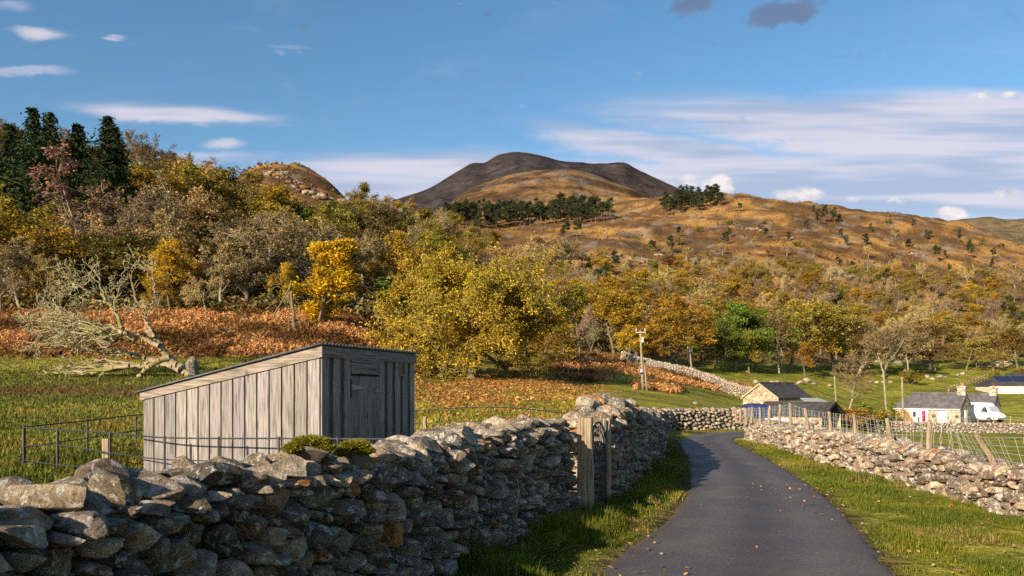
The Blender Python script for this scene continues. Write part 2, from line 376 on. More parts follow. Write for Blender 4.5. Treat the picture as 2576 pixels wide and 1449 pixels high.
# bracken belts in the middle field
def belt(x0, y0, x1, y1, w):
    yl = y0 + (y1 - y0) * np.clip((VX - x0) / (x1 - x0), 0, 1)
    return sstep(1.15, 0.5, np.abs(VY - yl + wob * 0.15) / w) * sstep(x0 - 40, x0 + 20, VX) * sstep(x1 + 40, x1 - 10, VX)
mid = sstep(22, 30, YY) * (YY < 175)
bm_ = np.maximum.reduce([belt(1390, 905, 1560, 922, 24), belt(1540, 924, 1890, 988, 13), belt(1400, 945, 1510, 940, 26) * sstep(0.45, 0.6, n2), belt(1610, 975, 1690, 985, 7), belt(930, 820, 1060, 880, 70)])
C = lerp(C, BRACK, np.clip(bm_ * mid, 0, 1))
# woodland floor and moor
edge = np.interp(VX, [900, 1000, 1300, 1560, 1760, 2000, 2200, 2400, 2576], [795, 850, 880, 900, 915, 925, 915, 915, 905]) + wob * 0.3
wood = sstep(0, -14, VY - edge) * (YY > 60)
wood = np.maximum(wood, left * sstep(84, 90, YY))
C = lerp(C, LITTER, wood)
medge = np.interp(VX, [900, 1090, 1240, 1500, 1700, 2000, 2300, 2576], [560, 610, 690, 690, 690, 690, 680, 690]) + wob * 0.8
moor = sstep(20, -30, VY - medge) * (YY > 150) * sstep(1010, 1100, VX)
moor = np.maximum(moor, sstep(232, 250, YY) * sstep(1000, 930, VX) * sstep(560, 620, VX))
moor = np.maximum(moor, (YY > 240) * sstep(1000, 1100, VX) * 0.6)
C = lerp(C, MOOR, np.clip(moor, 0, 1))
# soil beside the walls and lane edge
rd = road_dist_mask(XX, YY) * (YY < 31)
C = lerp(C, (0.07, 0.045, 0.03), sstep(-0.45, -0.05, rd + (n3 - 0.5) * 0.5) * (YY < 30) * (rd < 0.5) * 0.8)
NA = len(AG)
Vg = np.stack([XX, YY + 0 * XX, ZG], -1).reshape(-1, 3)
ii, jj = np.meshgrid(np.arange(NA - 1), np.arange(ND - 1), indexing='ij')
b0 = (ii * ND + jj).ravel()
Fg = np.stack([b0, b0 + ND, b0 + ND + 1, b0 + 1], 1)
Cg = C.reshape(-1, 3)
# near apron behind the viewer, level with the lane
nb = len(Vg)
Vg = np.vstack([Vg, [(-60, -40, -0.05), (60, -40, -0.05), (60, 0.59, -0.05), (-60, 0.59, -0.05)]])
Cg = np.vstack([Cg, np.tile((0.10, 0.12, 0.025), (4, 1))])
Fg = np.vstack([Fg, [(nb, nb + 1, nb + 2, nb + 3)]])
def mk_ground():
    t = NT('ground_cover'); p = t.pos(); c = t.attr()
    a = t.noise(p, 6, 5, 0.65); b = t.noise(p, 0.7, 6, 0.65); d = t.noise(p, 0.12, 5, 0.6)
    c = t.mix(1.0, c, t.ramp(a, [(0.28, 0.62), (0.5, 1.0), (0.72, 1.35)]), 'MULTIPLY')
    c = t.mix(1.0, c, t.ramp(b, [(0.3, 0.6), (0.5, 1.0), (0.7, 1.4)]), 'MULTIPLY')
    c = t.mix(1.0, c, t.ramp(d, [(0.3, 0.8), (0.7, 1.2)]), 'MULTIPLY')
    h = t.math('ADD', t.math('MULTIPLY', a, 0.12), t.math('ADD', t.math('MULTIPLY', b, 0.8), t.math('MULTIPLY', d, 2.5)))
    return t.surf(c, 1.0, t.bump(h, 0.8, 1.0), spec=0.05)
M_ground = mk_ground()
kind('ground', mesh_np('ground', Vg, [Fg], M_ground, Cg, True), 'structure')
# wide valley floor to the horizon
kind('valley_floor', mesh_np('valley_floor', [(-9000, -3000, -9), (9000, -3000, -9), (9000, 9000, -9), (-9000, 9000, -9)], [[(0, 1, 2, 3)]], M_ground, np.tile((0.12, 0.09, 0.035), (4, 1))), 'structure')

# ------------------------------------------------------------------ lane
def mk_road():
    t = NT('wet_asphalt'); p = t.pos(); a = t.attr()
    n = t.noise(p, 1.1, 5, 0.6); f = t.noise(p, 90, 3, 0.7); g = t.noise(p, 240, 2, 0.6)
    c = t.ramp(n, [(0.3, (0.070, 0.065, 0.064)), (0.7, (0.115, 0.106, 0.102))])
    c = t.mix(1.0, c, t.ramp(f, [(0.35, 0.5), (0.55, 1.0), (0.68, 1.8)]), 'MULTIPLY')
    c = t.mix(1.0, c, a, 'MULTIPLY')
    sm = t.noise(t.scale(p, (1.6, 0.35, 1)), 1.0, 5, 0.65, 1.0); c = t.mix(t.ramp(sm, [(0.58, 0.0), (0.68, 0.45)]), c, (0.045, 0.042, 0.046)); sp_ = t.noise(p, 38, 2, 0.5); c = t.mix(t.ramp(sp_, [(0.70, 0.0), (0.74, 0.7)]), c, (0.22, 0.20, 0.17))
    h = t.math('ADD', f, t.math('MULTIPLY', g, 0.6))
    r = t.ramp(n, [(0.35, 0.50), (0.65, 0.72)])
    return t.surf(c, r, t.bump(h, 0.6, 0.01), spec=0.35)
M_road = mk_road()
NR = 28
rl = RLs + 0; rr = RRs + 0
tt = np.linspace(0, 1, NR)
P = rl[:, None] * (1 - tt)[None, :, None] + rr[:, None] * tt[None, :, None]
s_ = np.arange(240)[:, None]
edge_n = (fbm(s_ * 0.7 + 0 * tt[None], tt[None] * 0 + 3.3 * (tt[None] > 0.5), 77, 5, 0.7) - 0.5) * 0.34
P[:, 0, 0] += edge_n[:, 0]; P[:, -1, 0] += edge_n[:, -1]
zr = 0.035 + 0.05 * (1 - (2 * tt - 1) ** 2)[None] * 0.6 + 0 * s_
zr = zr + (fbm(P[..., 0] / 0.6, P[..., 1] / 0.6, 78, 3) - 0.5) * 0.008
zr[:, 0] = -0.03; zr[:, -1] = -0.03
wear = 1 - 0.26 * np.exp(-((tt - 0.5) / 0.12) ** 2)[None] + 0.18 * np.exp(-((np.abs(tt - 0.5) - 0.24) / 0.09) ** 2)[None]
wear = wear - 0.25 * sstep(0.42, 0.5, np.abs(tt - 0.5))[None] + 0 * s_
cr_ = np.stack([wear, wear * 0.97, wear * 0.96], -1)
dirt = 1.7 * sstep(0.36, 0.5, np.abs(tt - 0.5))[None] * (fbm(s_ * 0.3 + 0 * tt[None], tt[None] * 9, 79, 3))
cr_ = lerp(cr_, (1.15, 0.80, 0.55), np.clip(dirt, 0, 1))
ii, jj = np.meshgrid(np.arange(239), np.arange(NR - 1), indexing='ij'); b0 = (ii * NR + jj).ravel()
kind('road', mesh_np('road', np.concatenate([P, zr[..., None]], -1).reshape(-1, 3), [np.stack([b0, b0 + 1, b0 + NR + 1, b0 + NR], 1)], M_road, cr_.reshape(-1, 3), True), 'structure')

# ------------------------------------------------------------------ far relief
def ridge(name, sky, D, depth, base_vy, mat, colfn, rough, seed, nx=260, nt=90, fine=0.10):
    sx = np.array([s[0] for s in sky], float); sy = np.array([s[1] for s in sky], float)
    q = np.linspace(sx[0], sx[-1], nx); cy = pchip(sx, sy, q)
    t = np.linspace(0, 1.5, nt)
    Y = D - depth + depth * t[None] + 0 * q[:, None]; X = ((q - CX) / F)[:, None] * Y
    rise = np.where(t <= 1, 1 - (1 - np.clip(t, 0, 1)) ** 1.35, 1 - 1.4 * (t - 1) ** 1.2)
    VYs = base_vy + (cy[:, None] - base_vy) * rise[None]
    Z = EH - (VYs - HY) / F * Y
    sc = depth; below = np.clip(np.abs(t[None] - 1) * 5, 0.0, 1)
    Z = Z + (fbm(X / (sc * 0.18), Y / (sc * 0.3), seed, 5) - 0.62) * rough * below
    Z = Z + (fbm(X / (sc * 0.03), Y / (sc * 0.03), seed + 5, 4) - 0.5) * rough * fine * (0.35 + 0.65 * below)
    c = colfn(X, Y, Z, t[None] + 0 * X)
    ii, jj = np.meshgrid(np.arange(nx - 1), np.arange(nt - 1), indexing='ij'); b0 = (ii * nt + jj).ravel()
    me = mesh_np(name, np.stack([X, Y, Z], -1).reshape(-1, 3), [np.stack([b0, b0 + nt, b0 + nt + 1, b0 + 1], 1)], mat, c.reshape(-1, 3), True)
    return kind(name, me, 'structure')
def mk_hill(name, sc):
    t = NT(name); p = t.pos(); c = t.attr()
    a = t.noise(t.scale(p, (sc, sc * 1.0, sc * 2.2)), 1.0, 8, 0.68); b = t.noise(p, sc * 6, 6, 0.7)
    c = t.mix(1.0, c, t.ramp(a, [(0.32, 0.5), (0.5, 1.0), (0.68, 1.5)]), 'MULTIPLY')
    c = t.mix(1.0, c, t.ramp(b, [(0.3, 0.6), (0.5, 1.0), (0.7, 1.45)]), 'MULTIPLY')
    return t.surf(c, 1.0, t.bump(t.math('ADD', a, t.math('MULTIPLY', b, 0.35)), 0.75, 0.25 / sc), spec=0.02)
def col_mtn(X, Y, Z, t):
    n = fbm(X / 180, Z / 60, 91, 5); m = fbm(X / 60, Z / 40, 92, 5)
    c = lerp((0.030, 0.026, 0.029), (0.046, 0.038, 0.038), n)  # cloud shadow over the mountain is put into this dark slope colour
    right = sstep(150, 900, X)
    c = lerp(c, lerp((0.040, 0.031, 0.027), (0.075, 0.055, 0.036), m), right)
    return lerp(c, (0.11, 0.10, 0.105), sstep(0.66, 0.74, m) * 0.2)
def col_brown(X, Y, Z, t):
    n = fbm(X / 90, Z / 26 + Y / 140, 93, 5); m = fbm(X / 40, Y / 40, 94, 5)
    c = lerp((0.060, 0.038, 0.022), (0.17, 0.10, 0.045), sstep(0.40, 0.66, n))
    return lerp(c, (0.16, 0.15, 0.14), sstep(0.60, 0.68, m) * 0.35)
def col_far(X, Y, Z, t):
    n = fbm(X / 120, Z / 40, 95, 5); return lerp((0.09, 0.07, 0.045), (0.17, 0.125, 0.065), n)
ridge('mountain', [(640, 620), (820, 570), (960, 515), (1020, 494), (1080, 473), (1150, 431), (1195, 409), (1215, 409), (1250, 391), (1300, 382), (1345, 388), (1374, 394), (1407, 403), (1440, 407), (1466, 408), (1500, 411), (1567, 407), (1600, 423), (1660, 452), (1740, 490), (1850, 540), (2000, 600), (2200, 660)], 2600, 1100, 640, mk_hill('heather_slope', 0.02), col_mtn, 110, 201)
ridge('brown_hill', [(900, 640), (1000, 590), (1085, 545), (1120, 520), (1160, 488), (1230, 456), (1300, 436), (1350, 428), (1400, 425), (1450, 428), (1500, 441), (1560, 464), (1640, 492), (1720, 520), (1850, 560), (2000, 600)], 1500, 650, 620, mk_hill('bracken_moor', 0.035), col_brown, 62, 211)
ridge('far_ridge', [(2200, 640), (2300, 600), (2400, 553), (2450, 548), (2490, 545), (2530, 552), (2580, 549), (2640, 545), (2760, 556), (2900, 590), (3100, 640)], 2000, 800, 680, mk_hill('far_moor', 0.03), col_far, 90, 221, 160, 60)
# ------------------------------------------------------------------ dry-stone walls: every face packed with fitted stones
def ico(sub):
    bm = bmesh.new(); bmesh.ops.create_icosphere(bm, subdivisions=sub, radius=1)
    V = np.array([v.co[:] for v in bm.verts]); T = np.array([[v.index for v in f.verts] for f in bm.faces]); bm.free(); return V, T
ICO = {k: ico(k) for k in (1, 2, 3, 4)}
def snoise(P, rng, freq, n=6):
    s = 0
    for _ in range(n):
        k = rng.normal(0, freq, 3); s = s + np.sin(P @ k + rng.uniform(0, 6.28))
    return s / n
STONE_COLS = np.array([(0.27, 0.24, 0.21), (0.33, 0.28, 0.22), (0.21, 0.20, 0.20), (0.24, 0.19, 0.17), (0.38, 0.32, 0.25), (0.29, 0.22, 0.17), (0.18, 0.165, 0.15), (0.32, 0.285, 0.26)])
def stone_col(rng, warm=0.0):
    c = STONE_COLS[rng.integers(len(STONE_COLS))] * rng.uniform(0.5, 1.3)
    if rng.random() < 0.03: c = np.array((0.34, 0.16, 0.06)) * rng.uniform(0.8, 1.1)
    return c * np.array((1.08 + warm, 1, 0.88 - warm))
def rock(rng, sub, size, ncut=9, cut=(0.42, 0.88), rough=0.07):
    V, T = ICO[sub]; P = V.copy()
    for _ in range(ncut):
        n = rng.normal(size=3); n /= np.linalg.norm(n)
        d = P @ n - rng.uniform(*cut); P = P - np.maximum(d, 0)[:, None] * n * 0.98
    P = P * (1 + rough * snoise(V, rng, 3.0)[:, None] + rough * 0.6 * snoise(V, rng, 8.0)[:, None] + rough * 0.4 * snoise(V, rng, 19.0)[:, None])
    P /= np.abs(P).max(0); return P * np.asarray(size) / 2, T
def clip_poly(poly, n, d):      # keep n.p <= d
    out = []
    m = len(poly)
    for i in range(m):
        a = poly[i]; b = poly[(i + 1) % m]; da = a @ n - d; db = b @ n - d
        if da <= 0: out.append(a)
        if da * db < 0: out.append(a + (b - a) * (da / (da - db)))
    return out
def pack(rng, L, hfun, rmin, rmax, stretch=1.3, tries=9000):
    """fitted stones: power diagram of darts thrown on the L x h face"""
    pts = []; cell = {}
    hmax = max(hfun(s) for s in np.linspace(0, L, 60))
    cs = rmax * 2
    def nb(u, v, k=1):
        for a in range(-k, k + 1):
            for b in range(-k, k + 1):
                for i in cell.get((int(u // cs) + a, int(v // cs) + b), ()): yield i
    for phase in range(3):
        lo, hi = ((rmax * 0.75, rmax), (rmin * 1.2, rmax * 0.75), (rmin, rmin * 1.3))[phase]
        for _ in range(int(tries * (0.05, 0.5, 1.0)[phase])):
            s = rng.uniform(0, L); z = rng.uniform(0, hmax)
            if z > hfun(s): continue
            r = rng.uniform(lo, hi); u = s / stretch
            if all((u - pts[i][0]) ** 2 + (z - pts[i][1]) ** 2 > (0.86 * (r + pts[i][2])) ** 2 for i in nb(u, z)):
                cell.setdefault((int(u // cs), int(z // cs)), []).append(len(pts)); pts.append((u, z, r))
    out = []
    for i, (u, z, r) in enumerate(pts):
        R = rmax * 1.6
        hs_ = hfun(min(u * stretch, L)); u0, u1, z0, z1 = max(u - R, 0), min(u + R, L / stretch), max(z - R, -0.05), min(z + R, hs_)
        poly = [np.array(p) for p in ((u0, z0), (u1, z0), (u1, z1), (u0, z1))]
        for j in nb(u, z, 2):
            if j == i: continue
            q = np.array(pts[j][:2]) - np.array((u, z)); l2 = q @ q
            if l2 > (4 * R) ** 2 or l2 < 1e-9: continue
            off = (l2 + r * r - pts[j][2] ** 2) / (2 * l2)
            poly = clip_poly(poly, q, q @ np.array((u, z)) + off * l2)
            if len(poly) < 3: break
        if len(poly) < 3: continue
        out.append(np.array(poly) * (stretch, 1.0))
    return out
def face_stone(rng, poly, sub, thick, gap=0.94, rough=0.075):
    c = poly.mean(0); ext = np.ptp(poly, axis=0)
    if ext.min() < 0.03: return None
    V, T = ICO[sub]
    ang = np.arctan2(V[:, 2], V[:, 0]); rr = np.hypot(V[:, 0], V[:, 2])
    dirs = np.stack([np.cos(ang), np.sin(ang)], 1)
    Rb = np.full(len(V), 9.0)
    m = len(poly)
    for i in range(m):
        a = poly[i] - c; b = poly[(i + 1) % m] - c; e = b - a; n = np.array((e[1], -e[0])); ln = np.linalg.norm(n)
        if ln < 1e-6: continue
        n /= ln; d = a @ n
        dn = dirs @ n
        Rb = np.where(dn > 1e-3, np.minimum(Rb, d / np.maximum(dn, 1e-3)), Rb)
    Rm = np.sqrt(ext[0] * ext[1]) / 2
    Rb = np.minimum(Rb, 1.6 * Rm)
    Rb = 1 / (1 / Rb ** 6 + 1 / (1.8 * Rm) ** 6) ** (1 / 6)
    plan = (rr ** 0.42) * Rb * gap
    P = np.stack([dirs[:, 0] * plan, np.sign(V[:, 1]) * np.abs(V[:, 1]) ** 0.8 * thick / 2, dirs[:, 1] * plan], 1)
    Q = P / (np.array((Rm, thick / 2, Rm)))
    for _ in range(10):
        n = rng.normal(size=3); n[1] = -abs(n[1]) * 1.1; n /= np.linalg.norm(n)
        d = Q @ n - rng.uniform(0.38, 0.9); Q = Q - np.maximum(d, 0)[:, None] * n * 0.98
    Q = Q * (1 + rough * snoise(V, rng, 3.2)[:, None] + rough * 0.7 * snoise(V, rng, 8.0)[:, None] + rough * 0.45 * snoise(V, rng, 19.0)[:, None])
    P = Q * np.array((Rm, thick / 2, Rm))
    return P + np.array((c[0], 0, c[1])), T
class Path2:
    def __init__(s, pts, n=200):
        s.P = resample(pts, n); s.S = np.concatenate(([0], np.cumsum(np.linalg.norm(np.diff(s.P, axis=0), axis=1)))); s.L = s.S[-1]
        T = np.gradient(s.P, axis=0); s.T = T / np.linalg.norm(T, axis=1)[:, None]
    def at(s, q):
        x = np.interp(q, s.S, s.P[:, 0]); y = np.interp(q, s.S, s.P[:, 1]); tx = np.interp(q, s.S, s.T[:, 0]); ty = np.interp(q, s.S, s.T[:, 1])
        return x, y, tx, ty
def stone_wall(name, label, pts, hpts, thick, rmin, rmax, sub, seed, mat, cope=(0.28, 0.42), cope_n=1.0, base=None, back=True, side=1, batter=0.05, warm=0.0, ends=True, tries=9000, group=None, coldark=1.0):
    """pts: road-face line on the ground; side=+1 means the face looks to the right of travel"""
    rng = np.random.default_rng(seed); pa = Path2(pts); mb = MB()
    hs = np.array([h[0] for h in hpts]) * pa.L; hv = np.array([h[1] for h in hpts])
    hf = lambda s: float(np.interp(s, hs, hv))
    bz = (lambda s: 0.0) if base is None else base
    def place(P, T, sgn, inset, col):
        s = np.clip(P[:, 0], 0, pa.L); x, y, tx, ty = pa.at(s); ex = P[:, 0] - s
        nx, ny = ty * side, -tx * side          # outward normal of the road face
        off = -P[:, 1] - inset - batter * P[:, 2]     # P[:,1] < 0 is outwards
        if sgn < 0: off = -thick + P[:, 1] + inset + batter * P[:, 2]
        zb = np.array([bz(v) for v in (s if base is not None else s[:1])]); zb = zb if base is not None else 0.0
        mb.add(np.stack([x + tx * ex + nx * off, y + ty * ex + ny * off, P[:, 2] + zb], 1), t=T if (sgn * side) > 0 else T[:, ::-1], col=col)
    for sgn in ((1, -1) if back else (1,)):
        rs = 1.0 if sgn > 0 else 1.35
        for poly in pack(rng, pa.L, lambda s: hf(s) - 0.06, rmin * rs, rmax * rs, tries=tries):
            r = face_stone(rng, poly, sub if sgn > 0 else min(sub, 2), rng.uniform(0.7, 1.2) * min(0.26, thick * 0.45) + 0.04)
            if r: place(r[0], r[1], sgn, rng.uniform(0.0, 0.12), stone_col(rng, warm) * coldark)
    # hearting: the dark core of the wall
    q = np.linspace(0.06, pa.L - 0.06, max(8, int(pa.L / 0.3))); x, y, tx, ty = pa.at(q); nx, ny = ty * side, -tx * side
    h = np.array([hf(v) for v in q]) - 0.13; zb = np.array([bz(v) for v in q])
    rows = []
    for off, z in ((-0.15, -0.3), (-0.15 - batter, 1), (-thick + 0.15 + batter, 1), (-thick + 0.15, -0.3)):
        rows.append(np.stack([x + nx * off, y + ny * off, zb + (h if z == 1 else z)], 1))
    Vc = np.stack(rows, 1).reshape(-1, 3); qd = []
    for i in range(len(q) - 1):
        for k_ in range(4): qd.append((i*4+k_, i*4+(k_+1) % 4, (i+1)*4+(k_+1) % 4, (i+1)*4+k_))
    qd += [(0, 1, 2, 3), ((len(q)-1)*4+3, (len(q)-1)*4+2, (len(q)-1)*4+1, (len(q)-1)*4)]
    mb.add(Vc, q=qd, col=(0.03, 0.025, 0.02))
    # cope and top fill
    s = 0.0
    while s < pa.L:
        w = rng.uniform(*cope) * rng.uniform(0.65, 1.25)
        for row in range(2):
            ss = s + rng.uniform(-0.05, 0.05) + w / 2
            hh = rng.uniform(0.5, 0.9) * cope[1] * (1.0 if row else 0.85)
            dp = thick * rng.uniform(0.5, 0.75)
            P, T = rock(rng, sub, (w * rng.uniform(0.95, 1.25), dp, hh), 10)
            a = rng.uniform(-0.5, 0.5); tl = rng.uniform(-0.35, 0.35)
            P = P @ rotz(a).T; c_, s_2 = math.cos(tl), math.sin(tl); P = P @ np.array(((c_, 0, s_2), (0, 1, 0), (-s_2, 0, c_))).T
            zc = hf(min(ss, pa.L)) - 0.09 + hh * 0.18 * cope_n + rng.uniform(-0.03, 0.05)
            P = P + np.array((ss, (dp * 0.30 + 0.03 if row == 0 else thick - dp * 0.36) + batter * zc, zc))
            P[:, 1] *= 1.0
            place(P, T, 1, 0.0, stone_col(rng, warm) * 1.05)
        s += w * 0.92
    if ends:
        for e in (0.0, pa.L):
            z = 0.0
            while z < hf(e) - 0.05:
                hh = rng.uniform(1.3, 2.2) * rmin + 0.06
                n_ = 2 if rng.random() < 0.6 else 1
                for i in range(n_):
                    dp = (thick - 0.06) / n_
                    P, T = rock(rng, sub, (rng.uniform(0.28, 0.4), dp * 1.08, hh * 1.15), 12, (0.7, 0.98))
                    P = P + np.array((e + (0.12 if e == 0 else -0.12), 0.05 + dp * (i + 0.5), z + hh / 2))
                    place(P, T, 1, 0.0, stone_col(rng, warm))
                z += hh
    o = solo(name, mb.mesh(name, mat, sub < 2), label, 'stone wall', group)
    return o, pa, hf
WALLG = 'dry-stone walls'
near_wall, PA_near, HF_near = stone_wall('dry_stone_wall', 'near dry-stone wall of big grey boulders running from the lower left corner to the gate', [(-4.9, -4.8), (-3.0, 0.2), (-1.9, 2.9), (-0.72, 6.1), (-0.15, 7.6), (0.42, 9.0), (0.88, 10.16)],
    [(0, 1.25), (0.35, 1.25), (0.5, 1.21), (0.58, 1.18), (0.66, 1.16), (0.75, 1.17), (0.85, 1.24), (0.93, 1.28), (1, 1.24)], 0.62, 0.034, 0.108, 3, 11, M_stone, (0.15, 0.30), tries=36000)
tall_wall, PA_tall, HF_tall = stone_wall('dry_stone_wall', 'tall dry-stone wall with a peaked top, beyond the gate, curving away along the lane', [(1.52, 11.15), (1.95, 12.5), (2.9, 15.6), (3.85, 19), (4.4, 22.5), (4.75, 25.2)],
    [(0, 1.22), (0.05, 1.26), (0.10, 1.44), (0.15, 1.47), (0.3, 1.24), (0.55, 1.02), (1, 0.92)], 0.70, 0.036, 0.10, 2, 12, M_stone, (0.22, 0.40), tries=14000)
bend_wall, _, _ = stone_wall('dry_stone_wall', 'dark dry-stone wall round the outside of the lane bend, in front of the middle field', [(4.85, 25.7), (5.4, 28.3), (6.6, 30.6), (8.6, 32.1), (9.6, 32.6), (10.3, 32.8)],
    [(0, 0.92), (0.3, 0.9), (1, 0.88)], 0.6, 0.06, 0.13, 1, 13, M_stone, (0.28, 0.36), 0.6, tries=9000)
right_wall, PA_right, HF_right = stone_wall('dry_stone_wall', 'low lichen-whitened wall under the wire fence on the right side of the lane', [(5.95, 4.0), (6.35, 8.0), (6.52, 9.7), (7.0, 14.5), (7.4, 19), (7.72, 24), (8.05, 26.0), (8.9, 26.9), (10.5, 27.3)],
    [(0, 0.60), (0.25, 0.62), (0.5, 0.70), (0.7, 0.66), (1, 0.60)], 0.62, 0.045, 0.12, 2, 14, M_stone_pale, (0.26, 0.34), 0.3, side=-1, warm=0.04, tries=14000)
# farm walls
def gline(vs): return [tuple(G(vx, d)[:2]) for vx, d in vs]
def on_ground(pts):
    pa = Path2(pts); return lambda s: gz(*[float(v) for v in pa.at(s)[:2]])
fw = gline([(2040, 74), (2150, 79), (2300, 80), (2450, 79), (2620, 76), (2800, 72)])
farm_wall, PA_farm, _ = stone_wall('dry_stone_wall', 'pale wall across the right field below the cottage and the log pile', fw, [(0, 1.05), (1, 1.05)], 0.6, 0.10, 0.2, 1, 15, M_stone_pale, (0.3, 0.4), 0.5, base=on_ground(fw), back=False, side=1, tries=5000)
fw2 = gline([(1558, 122), (1640, 117), (1720, 112), (1800, 106), (1860, 100), (1905, 96)])
field_wall, _, _ = stone_wall('dry_stone_wall', 'tumbled pale wall slanting down the middle field towards the stone barn', fw2, [(0, 1.3), (0.5, 1.4), (1, 1.2)], 0.9, 0.13, 0.26, 1, 16, M_stone_pale, (0.4, 0.55), 0.6, base=on_ground(fw2), back=False, side=1, batter=0.2, tries=5000)
# moss cushions on the near wall
def moss(mb, c, rx, ry, rz_, n, rng, col=(0.17, 0.16, 0.02)):
    P, T = rock(rng, 3, (rx * 2, ry * 2, rz_ * 2), 3, (0.8, 1.0), 0.10)
    mb.add(P + c, t=T, col=np.array(col) * 0.5)
    th = rng.uniform(0, 2 * PI, n); u = rng.uniform(-0.2, 1, n); r = np.sqrt(1 - np.clip(u, -1, 1) ** 2)
    N = np.stack([np.cos(th) * r, np.sin(th) * r, u], 1); B = N * (rx, ry, rz_) * 0.97 + c
    N = N + rng.normal(0, 0.35, (n, 3)); L = rng.uniform(0.008, 0.022, n)[:, None]
    Tn = np.cross(N, rng.normal(size=(n, 3))); Tn /= np.linalg.norm(Tn, axis=1)[:, None]
    V = np.stack([B - Tn * 0.004, B + Tn * 0.004, B + N * L], 1).reshape(-1, 3)
    cc = np.array(col) * rng.uniform(0.6, 1.5, (n, 1)) * np.where(rng.random((n, 1)) < 0.25, np.array([[1.5, 1.25, 0.9]]), 1.0)
    mb.add(V, t=np.arange(n * 3).reshape(-1, 3), col=np.repeat(cc, 3, 0))
rg = np.random.default_rng(5)
for vx, vy, d, sx, lab in ((772, 1098, 5.0, 0.115, 'thick yellow-green moss cushion on a cope stone'), (885, 1108, 5.45, 0.10, 'smaller moss patch on the wall top')):
    mb = MB(); c = W(vx, vy + 10, d)
    P, T = rock(rg, 3, (sx * 3.0, 0.34, 0.17), 9); 
    mb.add(P + c - (-0.02, -0.07, 0.10), t=T, col=(0.16, 0.14, 0.12))
    moss(mb, c + (0.02, 0.02, -0.01), sx, 0.12, 0.032, 2200, rg); moss(mb, c + (sx * 0.9, 0.0, -0.05), sx * 0.7, 0.08, 0.028, 1000, rg); moss(mb, c + (-sx * 0.6, -0.08, -0.05), sx * 0.5, 0.06, 0.035, 700, rg)
    obj('moss_cushion', mb.mesh('moss_cushion', M_grass), near_wall, label=lab)

# ------------------------------------------------------------------ gate and its posts
def post_mesh(h, w, d, seed, taper=0.9):
    rng = np.random.default_rng(seed); mb = MB(); n = 9
    zs = np.linspace(-0.1, h, n); rings = []
    for i, z in enumerate(zs):
        k_ = 1 - (1 - taper) * i / (n - 1)
        b = 0.018
        r = np.array([(-w/2+b, -d/2), (w/2-b, -d/2), (w/2, -d/2+b), (w/2, d/2-b), (w/2-b, d/2), (-w/2+b, d/2), (-w/2, d/2-b), (-w/2, -d/2+b)]) * k_ + rng.normal(0, 0.004, (8, 2))
        rings.append(np.concatenate([r, np.full((8, 1), z) + (rng.normal(0, 0.006, (8, 1)) if i == n - 1 else 0)], 1))
    V = np.vstack(rings + [np.array([[0, 0, h + 0.008]])]); q = [(i*8+k2, i*8+(k2+1) % 8, (i+1)*8+(k2+1) % 8, (i+1)*8+k2) for i in range(n-1) for k2 in range(8)]
    t = [((n-1)*8+k2, (n-1)*8+(k2+1) % 8, n*8) for k2 in range(8)]
    return mb.add(V, q=q, t=t).mesh('gate_post', M_post)
gdir = math.atan2(0.90, 0.42)
gp1 = solo('gate_post', post_mesh(1.30, 0.21, 0.17, 1), 'thick square oak gate post at the end of the near wall', 'gate post', 'oak posts either side of the iron gate', (0.985, 10.12, 0), gdir - PI/2 + 0.15)
gp2 = solo('gate_post', post_mesh(1.26, 0.11, 0.14, 2), 'slimmer square oak gate post against the tall wall', 'gate post', 'oak posts either side of the iron gate', (1.385, 11.0, 0), gdir - PI/2 + 0.1)
A0 = np.array((1.06, 10.24)); A1 = np.array((1.35, 10.90)); gl = np.linalg.norm(A1 - A0)
gt = thing('iron_gate', 'narrow black iron garden gate with an arched top, in the wall gap', 'gate', (A0[0], A0[1], 0), math.atan2(*(A1 - A0)[::-1]))
mb = MB()
for x in (0.0, gl): mb.box((x, 0, 0.66), (0.035, 0.03, 1.16))
for z in (0.12, 0.62): mb.box((gl / 2, 0.0, z), (gl, 0.02, 0.035))
obj('frame', mb.mesh('frame', M_iron), gt)
an = np.linspace(0, PI, 16); mb = MB().path(np.stack([gl/2 + (gl/2-0.02) * np.cos(an), 0 * an, 0.92 + 0.30 * np.sin(an)], 1), 0.016, 6)
mb.path(np.stack([gl/2 + (gl/2-0.10) * np.cos(an), 0 * an, 0.92 + 0.19 * np.sin(an)], 1), 0.008, 6)
obj('arch', mb.mesh('arch', M_iron), gt)
for i in range(1, 8):
    x = gl * i / 8; zt = 0.92 + 0.30 * math.sqrt(max(0, 1 - ((x - gl/2) / (gl/2-0.02)) ** 2))
    obj('bar', MB().path([(x, 0.003, 0.10), (x, 0.003, zt)], 0.009, 6).mesh('bar', M_iron), gt)
obj('latch', MB().box((gl - 0.05, -0.03, 0.95), (0.12, 0.02, 0.03)).mesh('latch', M_iron), gt)
for z in (0.25, 0.9): obj('hinge', MB().box((0.02, -0.02, z), (0.12, 0.03, 0.03)).mesh('hinge', M_iron), gt)

# ------------------------------------------------------------------ timber shed
SC = np.array((-3.06, 12.1)); SL = np.array((-6.57, 13.5)); SF = np.array((-1.93, 15.3))
ub = (SL - SC); LB = np.linalg.norm(ub); ub /= LB
uf = np.array((-ub[1], ub[0])); uf = uf if uf @ (SF - SC) > 0 else -uf; LF_ = ((1039 - CX) / F * SC[1] - SC[0]) / (uf[0] - (1039 - CX) / F * uf[1])
